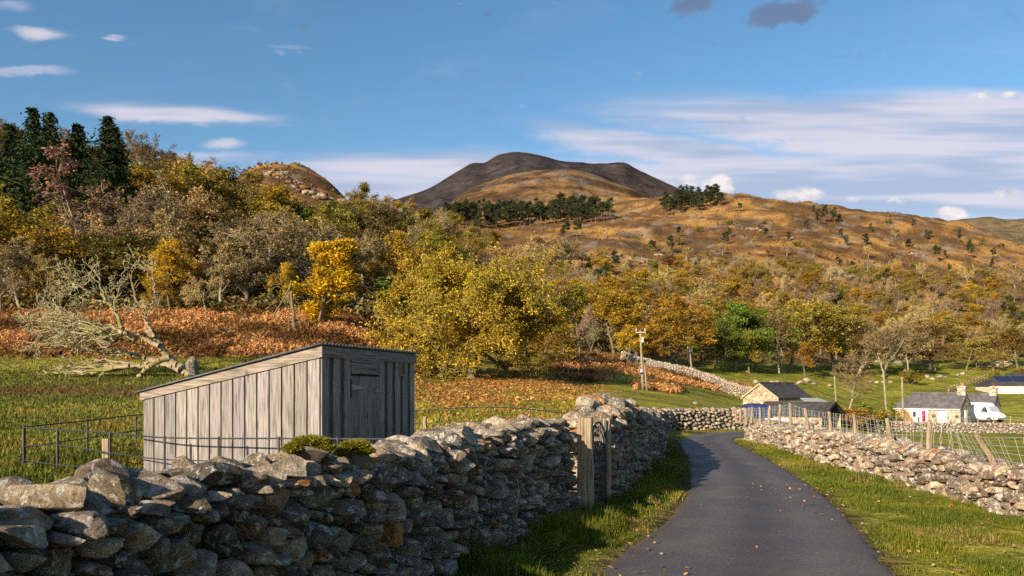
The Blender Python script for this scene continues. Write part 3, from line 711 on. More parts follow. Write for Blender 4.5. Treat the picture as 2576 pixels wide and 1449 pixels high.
# local frame: x along the door front (away), y towards the low back, origin at the near corner
ang = math.atan2(uf[1], uf[0]); ly = np.array((-math.sin(ang), math.cos(ang))); sgy = 1.0 if ly @ ub > 0 else -1.0
Z0 = 0.06; HT = EH + 112 * 12.1 / 1900 - Z0; HB = EH - 4 * 13.5 / 1900 - Z0
shed = thing('timber_shed', 'weathered grey board shed with a sloping corrugated roof behind the near wall', 'shed', (SC[0], SC[1], Z0), ang)
rng = np.random.default_rng(31)
roofz = lambda y: HT + (HB - HT) * (y / LB)
def boards(mb, n, L, along, at, thick, z0, ztop, rng, gap=0.012, cover=True, out=-1, skip=None):
    w = L / n
    for i in range(n):
        a = i * w; cc = rng.uniform(0.78, 1.2) * np.array((1, rng.uniform(0.97, 1.02), rng.uniform(0.93, 1.06)))
        inner = (i % 2 == 1) and cover
        aa, bb = (a + gap, a + w - gap) if not inner else (a - 0.02, a + w + 0.02)
        o = at + (0.0 if not inner else -out * 0.024)
        if skip and aa > skip[0] - 0.02 and bb < skip[1] + 0.02: continue
        P = []
        for z in (0, 1):
            for (al, th) in ((aa, 0), (bb, 0), (bb, 1), (aa, 1)):
                y = al; zz = z0 + rng.uniform(-0.02, 0.01) if z == 0 else ztop(al)
                off = o + out * thick * th
                P.append((off, y, zz) if along == 'y' else (y, off, zz))
        mb.hexa(np.array(P), col=cc)
# the side facing the lane: fifteen wide boards with open joints over a dark lining
mb = MB(); boards(mb, 15, LB, 'y', 0.0, 0.024, 0.10, lambda a: roofz(a) - 0.10, rng, 0.015, False, -1)
P = [(0.012, 0.02, 0.12), (0.04, 0.02, 0.12), (0.04, LB - 0.02, 0.12), (0.012, LB - 0.02, 0.12)]
mb.hexa(np.array(P + [(p[0], p[1], roofz(p[1]) - 0.12) for p in P]), col=(0.12, 0.10, 0.10))
def Lc(me):     # local y may have to run the other way
    if sgy < 0:
        co_ = np.empty(len(me.vertices) * 3, np.float32); me.vertices.foreach_get('co', co_); co_ = co_.reshape(-1, 3); co_[:, 1] *= -1
        me.vertices.foreach_set('co', co_.ravel()); me.flip_normals(); me.update()
    return me
obj('side_wall', Lc(mb.mesh('side_wall', M_wood)), shed)
mb = MB(); boards(mb, 15, LB, 'y', LF_, 0.024, 0.08, lambda a: roofz(a) - 0.10, rng, 0.004, False, 1)
obj('side_wall', Lc(mb.mesh('side_wall', M_wood)), shed)
mb = MB(); boards(mb, 13, LF_, 'x', LB, 0.024, 0.08, lambda a: HB - 0.1, rng, 0.004, False, 1)
obj('rear_wall', Lc(mb.mesh('rear_wall', M_wood)), shed)
# door front: board on board, door opening 0.79..1.85 along x
DX0, DX1, DZ1 = LF_ * 0.262, LF_ * 0.578, EH + 42 * 13.3 / 1900 - Z0
mb = MB()
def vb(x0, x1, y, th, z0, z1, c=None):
    c = rng.uniform(0.9, 1.22) * np.array((1, rng.uniform(0.98, 1.03), rng.uniform(0.97, 1.08))) if c is None else c  # board tone raised to lighten the shaded door front
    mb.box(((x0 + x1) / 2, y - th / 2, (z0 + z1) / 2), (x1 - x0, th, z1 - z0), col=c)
ZT = HT - 0.10
mb.box(((0.02 + DX0) / 2, 0.03, (0.1 + ZT) / 2), (DX0 - 0.02, 0.02, ZT - 0.1), col=(0.5, 0.45, 0.42))
mb.box(((DX1 + LF_ - 0.02) / 2, 0.03, (0.1 + ZT) / 2), (LF_ - 0.02 - DX1, 0.02, ZT - 0.1), col=(0.5, 0.45, 0.42))
mb.box(((DX0 + DX1) / 2, 0.03, (DZ1 + ZT) / 2), (DX1 - DX0, 0.02, ZT - DZ1), col=(0.4, 0.36, 0.34))
WX, WW, WZ0, WZ1 = LF_ * 0.835, 0.15, EH + 41 * 14.8 / 1900 - Z0, EH + 72 * 14.8 / 1900 - Z0
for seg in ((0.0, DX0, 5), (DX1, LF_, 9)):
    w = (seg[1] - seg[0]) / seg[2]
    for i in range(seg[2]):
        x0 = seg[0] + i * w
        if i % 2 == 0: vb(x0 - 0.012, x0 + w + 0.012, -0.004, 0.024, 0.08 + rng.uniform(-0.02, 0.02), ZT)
        else: vb(x0 + 0.004, x0 + w - 0.004, 0.026, 0.022, 0.09, ZT, np.array((0.72, 0.68, 0.66)) * rng.uniform(0.7, 1.0))  # recessed boards coloured darker, painting in the shade of the relief
mb.box(((DX0 + DX1) / 2, 0.045, DZ1 - 0.02), (DX1 - DX0 + 0.1, 0.05, 0.18), col=(0.35, 0.25, 0.2))
obj('front_wall', Lc(mb.mesh('front_wall', M_wood)), shed)
mb = MB()
zz = np.linspace(DZ1 + 0.01, ZT - 0.01, 4)
for i in range(3):
    z0, z1 = zz[i], zz[i + 1] + 0.012
    P = [(DX0 + 0.015, -0.055, z0), (DX1 - 0.015, -0.055, z0), (DX1 - 0.015, 0.012, z0), (DX0 + 0.015, 0.012, z0), (DX0 + 0.015, -0.028, z1), (DX1 - 0.015, -0.028, z1), (DX1 - 0.015, 0.012, z1), (DX0 + 0.015, 0.012, z1)]
    mb.hexa(np.array(P), col=rng.uniform(0.85, 1.2) * np.ones(3))
obj('louvre', Lc(mb.mesh('louvre', M_wood_h)), shed)
mb = MB(); w = (DX1 - DX0 - 0.03) / 7
for i in range(7): mb.box((DX0 + 0.015 + w * (i + 0.5), -0.002 - 0.012, (0.12 + DZ1 - 0.03) / 2), (w - 0.006, 0.024, DZ1 - 0.15), col=rng.uniform(0.78, 1.08) * np.array((1, 1, 1.03)))  # door boards lightened in colour too, as this face is in shade
mb.box(((DX0 + DX1) / 2, 0.012, DZ1 / 2 + 0.05), (DX1 - DX0 - 0.03, 0.02, DZ1 - 0.2), col=(0.1, 0.1, 0.1))
door = obj('door', Lc(mb.mesh('door', M_wood)), shed)
for z in (DZ1 - 0.22, DZ1 - 1.28):
    mb = MB(); P = []
    for y in (-0.036, -0.028):
        P.append([(DX0 + 0.02, y, z - 0.05), (DX0 + 0.44, y, z - 0.02), (DX0 + 0.44, y, z), (DX0 + 0.02, y, z + 0.05)])
    Q = np.array(P[0] + P[1]); mb.hexa(Q[[0, 1, 2, 3, 4, 5, 6, 7]]); mb.box((DX0 + 0.012, -0.034, z - 0.02), (0.03, 0.022, 0.32), col=(0.15, 0.15, 0.16))
    obj('hinge', Lc(mb.mesh('hinge', M_galv)), door)
mb = MB().box((DX1 - 0.10, -0.035, DZ1 - 0.28), (0.2, 0.016, 0.03), col=(1.1, 1.1, 1.1)).box((DX1 - 0.15, -0.04, DZ1 - 0.28), (0.025, 0.03, 0.09), col=(1.1, 1.1, 1.1))
obj('latch', Lc(mb.mesh('latch', M_galv)), door)
mb = MB().box((DX1 - 0.04, -0.035, DZ1 - 1.25), (0.20, 0.02, 0.07)); an = np.linspace(0, 2 * PI, 14)
mb.path(np.stack([DX1 + 0.02 + 0.03 * np.cos(an), 0 * an - 0.06, DZ1 - 1.29 + 0.04 * np.sin(an)], 1), 0.012, 6).box((DX1 - 0.2, -0.03, DZ1 - 1.18), (0.014, 0.012, 0.34))
obj('padlock_bolt', Lc(mb.mesh('padlock_bolt', M_iron)), door)
mb = MB().box((WX, -0.036, (WZ0 + WZ1) / 2), (WW, 0.012, WZ1 - WZ0), col=(0.02, 0.02, 0.025))
win = obj('window', Lc(mb.mesh('window', mk_plain('dark_glass', (0.9, 0.9, 0.9), 0.2, 0, 0.1, 3, 0.5))), shed)
mb = MB()
for s_ in (-1, 1): mb.box((WX + s_ * (WW / 2 + 0.012), -0.04, (WZ0 + WZ1) / 2), (0.026, 0.03, WZ1 - WZ0 + 0.05)); mb.box((WX, -0.04, (WZ0 + WZ1) / 2 + s_ * ((WZ1 - WZ0) / 2 + 0.012)), (WW - 0.002, 0.03, 0.026))
obj('frame', Lc(mb.mesh('frame', M_wood)), win)
mb = MB(); mb.box((LF_ / 2, -0.045, HT - 0.075), (LF_ + 0.09, 0.03, 0.17), col=(0.95, 0.95, 1.0)); obj('fascia', Lc(mb.mesh('fascia', M_wood_h)), shed)
mb = MB(); P = []
for x in (-0.055, -0.027): P += [(x, -0.06, HT - 0.16), (x, LB + 0.05, HB - 0.13), (x, LB + 0.05, HB + 0.0), (x, -0.06, HT + 0.01)]
P = np.array(P); mb.hexa(P, col=(1.1, 1.05, 1.0)); obj('fascia', Lc(mb.mesh('fascia', mk_wood('weathered_bargeboard', (0.19, 0.165, 0.15), (22, 1.3, 22)))), shed)
# corrugated sheet
nx = 330; xs = np.linspace(-0.10, LF_ + 0.10, nx); ys = np.array((-0.10, LB * 0.5, LB + 0.14)); V = []
for dz in (0.0, 0.006):
    for y in ys:
        V.append(np.stack([xs, 0 * xs + y, roofz(y) + 0.035 + 0.017 * np.sin(xs * 2 * PI / 0.095) + dz], 1))
V = np.vstack(V); q = []
for l in range(2):
    for r_ in range(2):
        a = (l * 3 + r_) * nx + np.arange(nx - 1); qq = np.stack([a, a + 1, a + nx + 1, a + nx], 1); q.append(qq if l else qq[:, ::-1])
for e in (0, 2):
    a = e * nx + np.arange(nx - 1); b = (3 + e) * nx + np.arange(nx - 1); qq = np.stack([a, a + 1, b + 1, b], 1); q.append(qq if e == 0 else qq[:, ::-1])
obj('roof', Lc(MB().add(V, q=np.vstack(q)).mesh('roof', mk_plain('corrugated_sheet', (0.16, 0.17, 0.19), 0.5, 0.4, 0.3, 8), True)), shed)
mb = MB().box((LF_ / 2, LB / 2, 0.05), (LF_ - 0.1, LB - 0.1, 0.1)); obj('floor', Lc(mb.mesh('floor', M_wood_h)), shed)
M_conc = mk_plain('concrete_block', (0.36, 0.31, 0.29), 0.95)
for y in (LB * 0.88, LB * 0.72, LB * 0.3): obj('footing_block', Lc(MB().box((-0.04, y, 0.02), (0.2, 0.42, 0.2), col=rng.uniform(0.8, 1.1) * np.ones(3)).mesh('footing_block', M_conc)), shed)

# ------------------------------------------------------------------ estate railing round the shed
def railing(name, label, pts, tops, drops, radius=0.013, group='iron field railings', ext=None):
    t = thing(name, label, 'railing', (0, 0, 0), 0, group)
    P = np.array([(x, y, z) for (x, y), z in zip(pts, tops)])
    for p in P:
        g = gz(p[0], p[1]); obj('post', MB().box((p[0], p[1], (g - 0.1 + p[2]) / 2), (0.016, 0.055, p[2] - g + 0.14)).path([(p[0], p[1], p[2] - 0.02), (p[0], p[1], p[2] + 0.025)], 0.024, 8).mesh('post', M_iron), t)
    rngl = np.random.default_rng(3)
    for i, dz in enumerate(drops):
        Q = resample(P + (0, 0, -dz) + np.stack([0 * tops, 0 * tops, rngl.normal(0, 0.02 if i else 0.0, len(P))], 1), 60)
        obj('rail', MB().path(Q, radius if i == 0 else radius * 0.8, 6).mesh('rail', M_galv if i == 0 and name == 'x' else M_iron), t)
    return t
def top_pts(l): return [tuple(W(vx, vy, d)[:2]) for vx, vy, d in l], np.array([W(vx, vy, d)[2] for vx, vy, d in l])
fr = [(60, 1075, 15.0), (145, 1081, 14.3), (277, 1089, 13.5), (414, 1101, 12.7), (550, 1103, 12.2), (702, 1103, 11.7), (850, 1104, 11.4), (990, 1105, 11.1)]
railing('iron_railing', 'grey iron railing in front of the shed, from the left corner post towards the moss', *top_pts(fr), (0.0, 0.36, 0.66), 0.014)
bk = [(62, 1074, 15.1), (220, 1058, 17.5), (342, 1044, 19.6), (520, 1036, 22), (700, 1032, 23.5), (900, 1031, 23.5), (1045, 1032, 22.5), (1132, 1027, 22), (1234, 1024, 21), (1334, 1030, 19), (1439, 1042, 16)]
railing('iron_railing', 'dark iron railing running behind the shed and on above the near wall', *top_pts(bk), (0.0, 0.40, 0.72), 0.015)
def stake(h, r, seed, bend=0.03, square=False):
    rng = np.random.default_rng(seed)
    if square: return MB().box((0, 0, h / 2 - 0.05), (r * 2, r * 2, h + 0.1)).mesh('stake', M_post)
    z = np.linspace(-0.1, h, 6); P = np.stack([rng.normal(0, bend, 6) * 0.4, rng.normal(0, bend, 6) * 0.4, z], 1)
    return MB().path(P, np.linspace(r, r * 0.85, 6), 7).mesh('stake', M_post)
p = W(268, 1103, 14.0); g = gz(p[0], p[1]); solo('timber_stake', stake(p[2] - g, 0.055, 3, square=True), 'short pale square stake behind the railing left of the shed', 'stake', None, (p[0], p[1], g))
p = W(1070, 1048, 21.0); g = gz(p[0], p[1]); solo('timber_stake', stake(p[2] - g, 0.06, 4), 'short round stake by the railing just right of the shed', 'stake', None, (p[0], p[1], g))

# ------------------------------------------------------------------ wire fence on the right wall
wf = thing('wire_fence', 'wire stock fence on crooked pale stakes along the right lane wall', 'fence', (0, 0, 0), 0, 'wire fences')
FP = [((1850, 1030), (1852, 1056), 26.3), ((1863, 1028), (1861, 1056), 26.0), ((1877, 1027), (1877, 1056), 25.2), ((1893, 1024), (1890, 1056), 24.6), ((1912, 1024), (1912, 1056), 23.8), ((1936, 1021), (1935, 1055), 22.9), ((1962, 1017), (1961, 1056), 22.0), ((1987, 1013), (1987, 1064), 21.0), ((2026, 1026), (2033, 1079), 19.6), ((2086, 1035), (2090, 1088), 18.0), ((2147, 1041), (2153, 1106), 16.3), ((2229, 1052), (2247, 1129), 14.4), ((2338, 1055), (2333, 1142), 13.0), ((2456, 1092), (2517, 1177), 10.9), ((2700, 1092), (2690, 1230), 9.3), ((2990, 1110), (3010, 1290), 7.8)]
tops = []; bots = []
for i, (a, b, d) in enumerate(FP):
    T_ = W(*a, d); B_ = W(*b, d); B_[2] -= 0.12; tops.append(T_); bots.append(B_)
    rng = np.random.default_rng(400 + i); Q = np.array([B_ + (T_ - B_) * f + np.append(rng.normal(0, 0.008, 2), 0) for f in np.linspace(0, 1, 5)])
    obj('stake', MB().path(Q, np.linspace(0.042, 0.034, 5) * rng.uniform(0.85, 1.15), 7).mesh('stake', M_post), wf)
tops = np.array(tops); bots = np.array(bots); fz = [0.22, 0.40, 0.58, 0.76, 0.93]
mb = MB(); TT = resample(tops - (0, 0.0, 0.0), 260); BB = resample(bots, 260); rng = np.random.default_rng(9)
sag = 0.03 * np.sin(np.linspace(0, 260 * 0.29, 260))
for f in fz:
    Q = BB + (TT - BB) * f; Q[:, 1] -= 0.045; Q[:, 2] += sag * 0.6 * (1 - f) + 0.004 * rng.normal(size=260).cumsum() * 0.15
    mb.path(Q, 0.0030, 4, cap=False)
for i in range(0, 259, 2):
    j = i + rng.integers(0, 2); P0 = BB[j] + (TT[j] - BB[j]) * 0.20; P1 = BB[j] + (TT[j] - BB[j]) * 0.94
    M_ = (P0 + P1) / 2 + (rng.normal(0, 0.02), 0, 0); s_ = np.array((0, -0.045, 0)); mb.path(np.array([P0, M_, P1]) + s_, 0.0022, 4, cap=False)
obj('wire_mesh', mb.mesh('wire_mesh', M_wire), wf)
# stakes and wire along the farm wall
wf2 = thing('wire_fence', 'far line of short stakes along the pale wall below the log pile', 'fence', (0, 0, 0), 0, 'wire fences')
tp = []
for i, s in enumerate(np.linspace(0.04, 0.92, 22)):
    x, y, tx, ty = PA_farm.at(s * PA_farm.L); x, y = float(x), float(y) + 0.55; g = gz(x, y); rng = np.random.default_rng(i)
    T_ = np.array((x + rng.normal(0, 0.08), y, g + 1.75 + rng.normal(0, 0.1))); tp.append(T_)
    obj('stake', MB().path([(x, y, g), tuple(T_)], 0.06, 6).mesh('stake', M_post), wf2)
mb = MB()
for dz in (0.1, 0.35): mb.path(np.array(tp) - (0, 0.07, dz), 0.008, 4, cap=False)
obj('wire_mesh', mb.mesh('wire_mesh', M_wire), wf2)
# wooden rail fence climbing the field on the right
rf = thing('timber_fence', 'yellowish post and rail fence climbing the field above the cottage roof', 'fence')
P0, P1 = (2386, 985, 150), (2483, 945, 172); tp = []
for i in range(14):
    f = i / 13; vx = P0[0] + (P1[0] - P0[0]) * f; d = P0[2] + (P1[2] - P0[2]) * f; p = G(vx, d); tp.append(p)
    obj('post', MB().box(p + (0, 0, 0.6), (0.17, 0.15, 1.5)).mesh('post', M_post), rf)
for dz in (0.45, 0.95): obj('rail', MB().path(np.array(tp) + (0, -0.12, dz), 0.05, 4).mesh('rail', M_post), rf)
# ------------------------------------------------------------------ trees
class Tree:
    def __init__(s): s.P0 = []; s.P1 = []; s.R0 = []; s.R1 = []; s.lv = []; s.tips = []
    def seg(s, a, b, r0, r1, l): s.P0.append(a); s.P1.append(b); s.R0.append(r0); s.R1.append(r1); s.lv.append(l)
def unit(v): return v / (np.linalg.norm(v) + 1e-9)
def grow(T, rng, p, d, L, r, lv, cfg):
    n = cfg['n'][lv]; mx = len(cfg['n']) - 1
    wig = cfg['wig'][lv]; up = cfg['up'][lv]; start = cfg['start'][lv]
    p = np.array(p, float); d = unit(np.array(d, float)); rmin = cfg.get('rmin', 0.012)
    for i in range(n):
        d = unit(d + rng.normal(0, wig, 3) + np.array((0, 0, up)))
        q = p + d * L / n; f0 = i / n; f1 = (i + 1) / n
        ta = cfg.get('taper', 0.75)
        T.seg(p, q, max(r * (1 - ta * f0), rmin), max(r * (1 - ta * f1), rmin), lv)
        if lv >= cfg['leaf']: T.tips.append((q, lv))
        p = q
        if lv < mx and f1 >= start:
            k = cfg['k'][lv]; k = int(k) + (rng.random() < k - int(k))
            for _ in range(k):
                az = rng.uniform(0, 2 * PI); a = math.radians(rng.uniform(*cfg['ang'][lv]))
                ref = np.array((0, 0, 1.0)) if abs(d[2]) < 0.9 else np.array((1.0, 0, 0))
                u = unit(np.cross(d, ref)); v = np.cross(d, u)
                dd = d * math.cos(a) + (u * math.cos(az) + v * math.sin(az)) * math.sin(a)
                if lv > 0 and cfg.get('flat'): dd[2] *= cfg['flat']
                shape = cfg.get('shape', lambda f: 1 - 0.45 * f)
                l2 = (cfg['len'][lv] if lv == 0 else L * cfg['len'][lv]) * rng.uniform(0.7, 1.15) * (shape(f1) if lv == 0 else 1 - 0.35 * f1)
                grow(T, rng, p, dd, l2, max(r * (1 - ta * f1) * rng.uniform(0.45, 0.7), rmin), lv + 1, cfg)
    if lv < mx and cfg.get('fork', True):
        pass
def leaf_quads(C, size, rng, col, var=0.35, upbias=0.5, stretch=1.5, yellow=0.0):
    n = len(C)
    N = rng.normal(size=(n, 3)); N[:, 2] = np.abs(N[:, 2]) + upbias; N /= np.linalg.norm(N, axis=1)[:, None]
    A = np.cross(N, rng.normal(size=(n, 3))); A /= np.linalg.norm(A, axis=1)[:, None]; B = np.cross(N, A)
    s = (size * rng.uniform(0.6, 1.35, n))[:, None]
    V = np.stack([C - A * s * stretch / 2, C - B * s / 2 + N * s * 0.1, C + A * s * stretch / 2, C + B * s / 2 + N * s * 0.1], 1).reshape(-1, 3)
    b = rng.uniform(1 - var, 1 + var, (n, 1)); c = np.asarray(col) * b
    if yellow: c = np.where(rng.random((n, 1)) < yellow, c * np.array((1.15, 0.82, 0.65)), c)
    return V, np.arange(n * 4).reshape(-1, 4), np.repeat(c, 4, 0)
def clump_var(C, rng, sc=1.2, lo=0.72, hi=1.3):
    n = fbm(C[:, 0] / sc + 3.1 * C[:, 2] / sc, C[:, 1] / sc + 2.3 * C[:, 2] / sc, int(rng.integers(1000)), 2)
    return (lo + (hi - lo) * sstep(0.3, 0.7, n))[:, None]
def tree_meshes(T, name, trunk_lv, bark, twigmat, rng, leaf=None, sides=(7, 6, 4, 3, 3, 3), twigcol=(1, 1, 1)):
    P0, P1, R0, R1, lv = map(np.array, (T.P0, T.P1, T.R0, T.R1, T.lv))
    mb = MB()
    for l in range(lv.max() + 1):
        m = (lv == l) & (lv <= trunk_lv)
        if m.any(): mb.tubes(P0[m], P1[m], R0[m], R1[m], sides[l])
    trunk = mb.mesh('trunk', bark, True)
    cb = MB()
    for l in range(trunk_lv + 1, lv.max() + 1):
        m = lv == l
        if m.any(): cb.tubes(P0[m], P1[m], R0[m], R1[m], 3, col=np.asarray(twigcol) * rng.uniform(0.7, 1.3, (m.sum(), 1)))
    if leaf is not None: cb.add(leaf[0], q=leaf[1], col=leaf[2])
    crown = cb.mesh('crown', twigmat)
    return trunk, crown
PROTO = {}
def finish(kindname, trunk, crown, H):
    root = bpy.data.objects.new(kindname, None)
    PROTO.setdefault(kindname, []).append((trunk, crown, H))
# --- leafy oaks, 10 m
def oak_proto(seed, H=10.0, W_=5.0, leaves=9000, lsize=0.17, low=0.22):
    rng = np.random.default_rng(seed); T = Tree()
    cfg = dict(n=(6, 6, 5, 4), wig=(0.10, 0.24, 0.28, 0.3), up=(0.05, 0.05, 0.04, 0.03), start=(low, 0.3, 0.25, 0.2), k=(2.6, 1.3, 1.5), ang=((35, 80), (30, 60), (25, 60)), len=(W_, 0.52, 0.5), leaf=2, rmin=0.018, taper=0.8, shape=lambda f: 0.75 + 0.5 * math.sin(min(1, f) * 2.6) - 0.45 * f)
    grow(T, rng, (0, 0, -0.3), (rng.normal(0, 0.05), rng.normal(0, 0.05), 1), H * 0.72, 0.24, 0, cfg)
    tp = np.array([t[0] for t in T.tips]); zmax = tp[:, 2].max()
    idx = rng.integers(0, len(tp), leaves); C = tp[idx] + rng.normal(0, 1, (leaves, 3)) * (0.36, 0.36, 0.17)
    keep = fbm(C[:, 0] / 1.1 + C[:, 2], C[:, 1] / 1.1 - C[:, 2] * 0.7, seed, 2) > 0.34
    C = C[keep]; lf = leaf_quads(C, lsize, rng, (1, 1, 1), 0.26, 0.5, 1.5, 0.15); cv = np.repeat(clump_var(C, rng, 1.6, 0.66, 1.3), 4, 0)
    tr, cr = tree_meshes(T, 'oak', 2, M_bark, M_leaf, rng, (lf[0], lf[1], lf[2] * cv), twigcol=(0.55, 0.55, 0.7))
    finish('oak_tree', tr, cr, max(zmax, 1))
for s in range(7): oak_proto(100 + s, 10, 4.3 + 0.35 * (s % 3), 8500 + 900 * (s % 3), 0.17)
# --- bare, twiggy trees, 10 m (grey-tan fuzz of fine twigs, a few clinging leaves)
def bare_proto(seed, H=10.0, W_=4.4, birch=False):
    rng = np.random.default_rng(seed); T = Tree()
    if birch:
        cfg = dict(n=(8, 5, 4, 4, 3), wig=(0.07, 0.16, 0.22, 0.25, 0.3), up=(0.03, 0.10, 0.05, -0.03, -0.10), start=(0.35, 0.25, 0.2, 0.2, 0), k=(2.2, 1.4, 1.7, 1.6), ang=((25, 50), (25, 50), (25, 55), (20, 50)), len=(3.0, 0.55, 0.55, 0.6), leaf=9, rmin=0.014, taper=0.85)
        grow(T, rng, (0, 0, -0.3), (rng.normal(0, 0.08), rng.normal(0, 0.08), 1), H * 0.86, 0.13, 0, cfg)
    else:
        cfg = dict(n=(5, 6, 5, 4, 3), wig=(0.14, 0.26, 0.30, 0.32, 0.3), up=(0.04, 0.06, 0.06, 0.05, 0.02), start=(0.25, 0.25, 0.2, 0.2, 0), k=(2.6, 1.4, 1.7, 2.0), ang=((30, 75), (30, 60), (25, 60), (25, 60)), len=(W_, 0.55, 0.52, 0.55), leaf=9, rmin=0.014, taper=0.8, shape=lambda f: 0.8 + 0.4 * math.sin(min(1, f) * 2.6) - 0.4 * f)
        grow(T, rng, (0, 0, -0.3), (rng.normal(0, 0.1), rng.normal(0, 0.1), 1), H * 0.62, 0.22, 0, cfg)
    P1 = np.array(T.P1); lv = np.array(T.lv); z = P1[:, 2].max()
    tips = P1[lv >= 3]; nl = 700 if birch else 1500
    C = tips[rng.integers(0, len(tips), nl)] + rng.normal(0, 0.15, (nl, 3)); lf = leaf_quads(C, 0.13, rng, (1.1, 0.95, 0.6), 0.4, 0.2, 1.6)
    tr, cr = tree_meshes(T, 'bare', 2 if birch else 2, M_bark_pale, M_twig, rng, lf, sides=(6, 5, 4, 3, 3))
    finish('birch_tree' if birch else 'bare_tree', tr, cr, z)
for s in range(5): bare_proto(200 + s)
for s in range(4): bare_proto(300 + s, 10, birch=True)
# --- Scots pines, 12 m
def pine_proto(seed, H=12.0, low=0.4):
    rng = np.random.default_rng(seed); T = Tree()
    cfg = dict(n=(7, 5, 3), wig=(0.06, 0.2, 0.25), up=(0.03, 0.10, 0.10), start=(low, 0.4, 0.3), k=(3.2, 1.5), ang=((55, 85), (30, 60)), len=(3.0, 0.5), leaf=2, rmin=0.03, taper=0.7, shape=lambda f: 1.15 - 0.55 * f)
    grow(T, rng, (0, 0, -0.3), (rng.normal(0, 0.05), rng.normal(0, 0.05), 1), H * 0.9, 0.2, 0, cfg)
    tp = np.array([t[0] for t in T.tips]); n = 3000
    C = tp[rng.integers(0, len(tp), n)] + rng.normal(0, 1, (n, 3)) * (0.42, 0.42, 0.2)
    lf = leaf_quads(C, 0.30, rng, (1, 1, 1), 0.4, 0.6, 1.3); cv = np.repeat(clump_var(C, rng, 1.3, 0.65, 1.4), 4, 0)
    tr, cr = tree_meshes(T, 'pine', 1, M_bark_pine, M_needle, rng, (lf[0], lf[1], lf[2] * cv), sides=(6, 4, 3), twigcol=(1.2, 0.7, 0.9))
    finish('pine_tree', tr, cr, C[:, 2].max())
for s in range(4): pine_proto(400 + s, 12, 0.28 + 0.1 * (s % 3))
# --- tall spruces / cypresses, 25 m
def spruce_proto(seed, H=25.0, Rb=6.2):
    rng = np.random.default_rng(seed); T = Tree()
    lean = rng.normal(0, 0.01, 2)
    ax = lambda z: np.array((lean[0] * z, lean[1] * z, z))
    for i in range(10): T.seg(ax(H * i / 10 - 0.3), ax(H * (i + 1) / 10 - 0.3), 0.4 * (1 - i / 10.5), 0.4 * (1 - (i + 1) / 10.5), 0)
    C = []; A = []; S = []
    z = 1.0
    while z < H - 0.4:
        f = z / H; R = Rb * (1 - f) ** 1.0 * (0.80 + 0.35 * rng.random()) + 0.15
        nb = int(7 + 4 * (1 - f))
        a0 = rng.uniform(0, 6.28)
        for b in range(nb):
            a = a0 + b * 2 * PI / nb + rng.normal(0, 0.2); r = R * rng.uniform(0.6, 1.15)
            d = np.array((math.cos(a), math.sin(a), 0)); tilt = 0.25 - 0.45 * (1 - f); n = max(3, int(r / 0.28))
            pts = [ax(z) + d * r * t + np.array((0, 0, tilt * r * t - 0.16 * r * t * t + 0.10 * r * t ** 4)) for t in np.linspace(0.15, 1, n)]
            T.seg(ax(z), pts[n // 2], 0.05, 0.03, 1); T.seg(pts[n // 2], pts[-1], 0.03, 0.015, 1)
            for p_ in pts:
                for _ in range(3):
                    C.append(p_ + rng.normal(0, 1, 3) * (0.22, 0.22, 0.12) - (0, 0, 0.12)); A.append(unit(d * 0.5 + np.array((0, 0, -0.75)) + rng.normal(0, 0.45, 3))); S.append(rng.uniform(0.3, 0.62))
        z += rng.uniform(0.38, 0.6) * (0.7 + 0.5 * (1 - f))
    C = np.array(C); A = np.array(A); S = np.array(S)[:, None]
    B = np.cross(A, rng.normal(size=A.shape)); B /= np.linalg.norm(B, axis=1)[:, None]
    V = np.stack([C - A * S * 0.5, C - B * S * 0.22, C + A * S * 0.6, C + B * S * 0.22], 1).reshape(-1, 3)
    c = np.repeat(rng.uniform(0.6, 1.4, (len(C), 1)) * clump_var(C, rng, 1.6, 0.6, 1.5) * np.ones((1, 3)), 4, 0)
    tr, cr = tree_meshes(T, 'spruce', 1, M_bark, M_needle, rng, (V, np.arange(len(V)).reshape(-1, 4), c), sides=(7, 3))
    finish('conifer_tree', tr, cr, H)
for s in range(3): spruce_proto(500 + s)
# --- round bushes, 3 m
def bush_proto(seed, H=3.0):
    rng = np.random.default_rng(seed); T = Tree()
    for i in range(9):
        cfg = dict(n=(4, 3, 3), wig=(0.2, 0.25, 0.3), up=(0.05, 0.03, 0), start=(0.3, 0.2, 0), k=(1.6, 1.6), ang=((25, 60), (25, 60)), len=(1.0, 0.6), leaf=1, rmin=0.01, taper=0.8)
        a = rng.uniform(0, 6.28); grow(T, rng, (0.2 * math.cos(a), 0.2 * math.sin(a), -0.1), (0.7 * math.cos(a), 0.7 * math.sin(a), 1), H * rng.uniform(0.6, 0.85), 0.04, 0, cfg)
    tp = np.array([t[0] for t in T.tips]); n = 1800
    C = tp[rng.integers(0, len(tp), n)] + rng.normal(0, 0.16, (n, 3)); C = C[C[:, 2] > 0.02]; lf = leaf_quads(C, 0.15, rng, (1, 1, 1), 0.4)
    tr, cr = tree_meshes(T, 'bush', 1, M_bark, M_leaf, rng, (lf[0], lf[1], lf[2] * np.repeat(clump_var(C, rng, 0.6), 4, 0)), sides=(4, 3, 3))
    finish('bush', tr, cr, C[:, 2].max())
for s in range(3): bush_proto(600 + s)

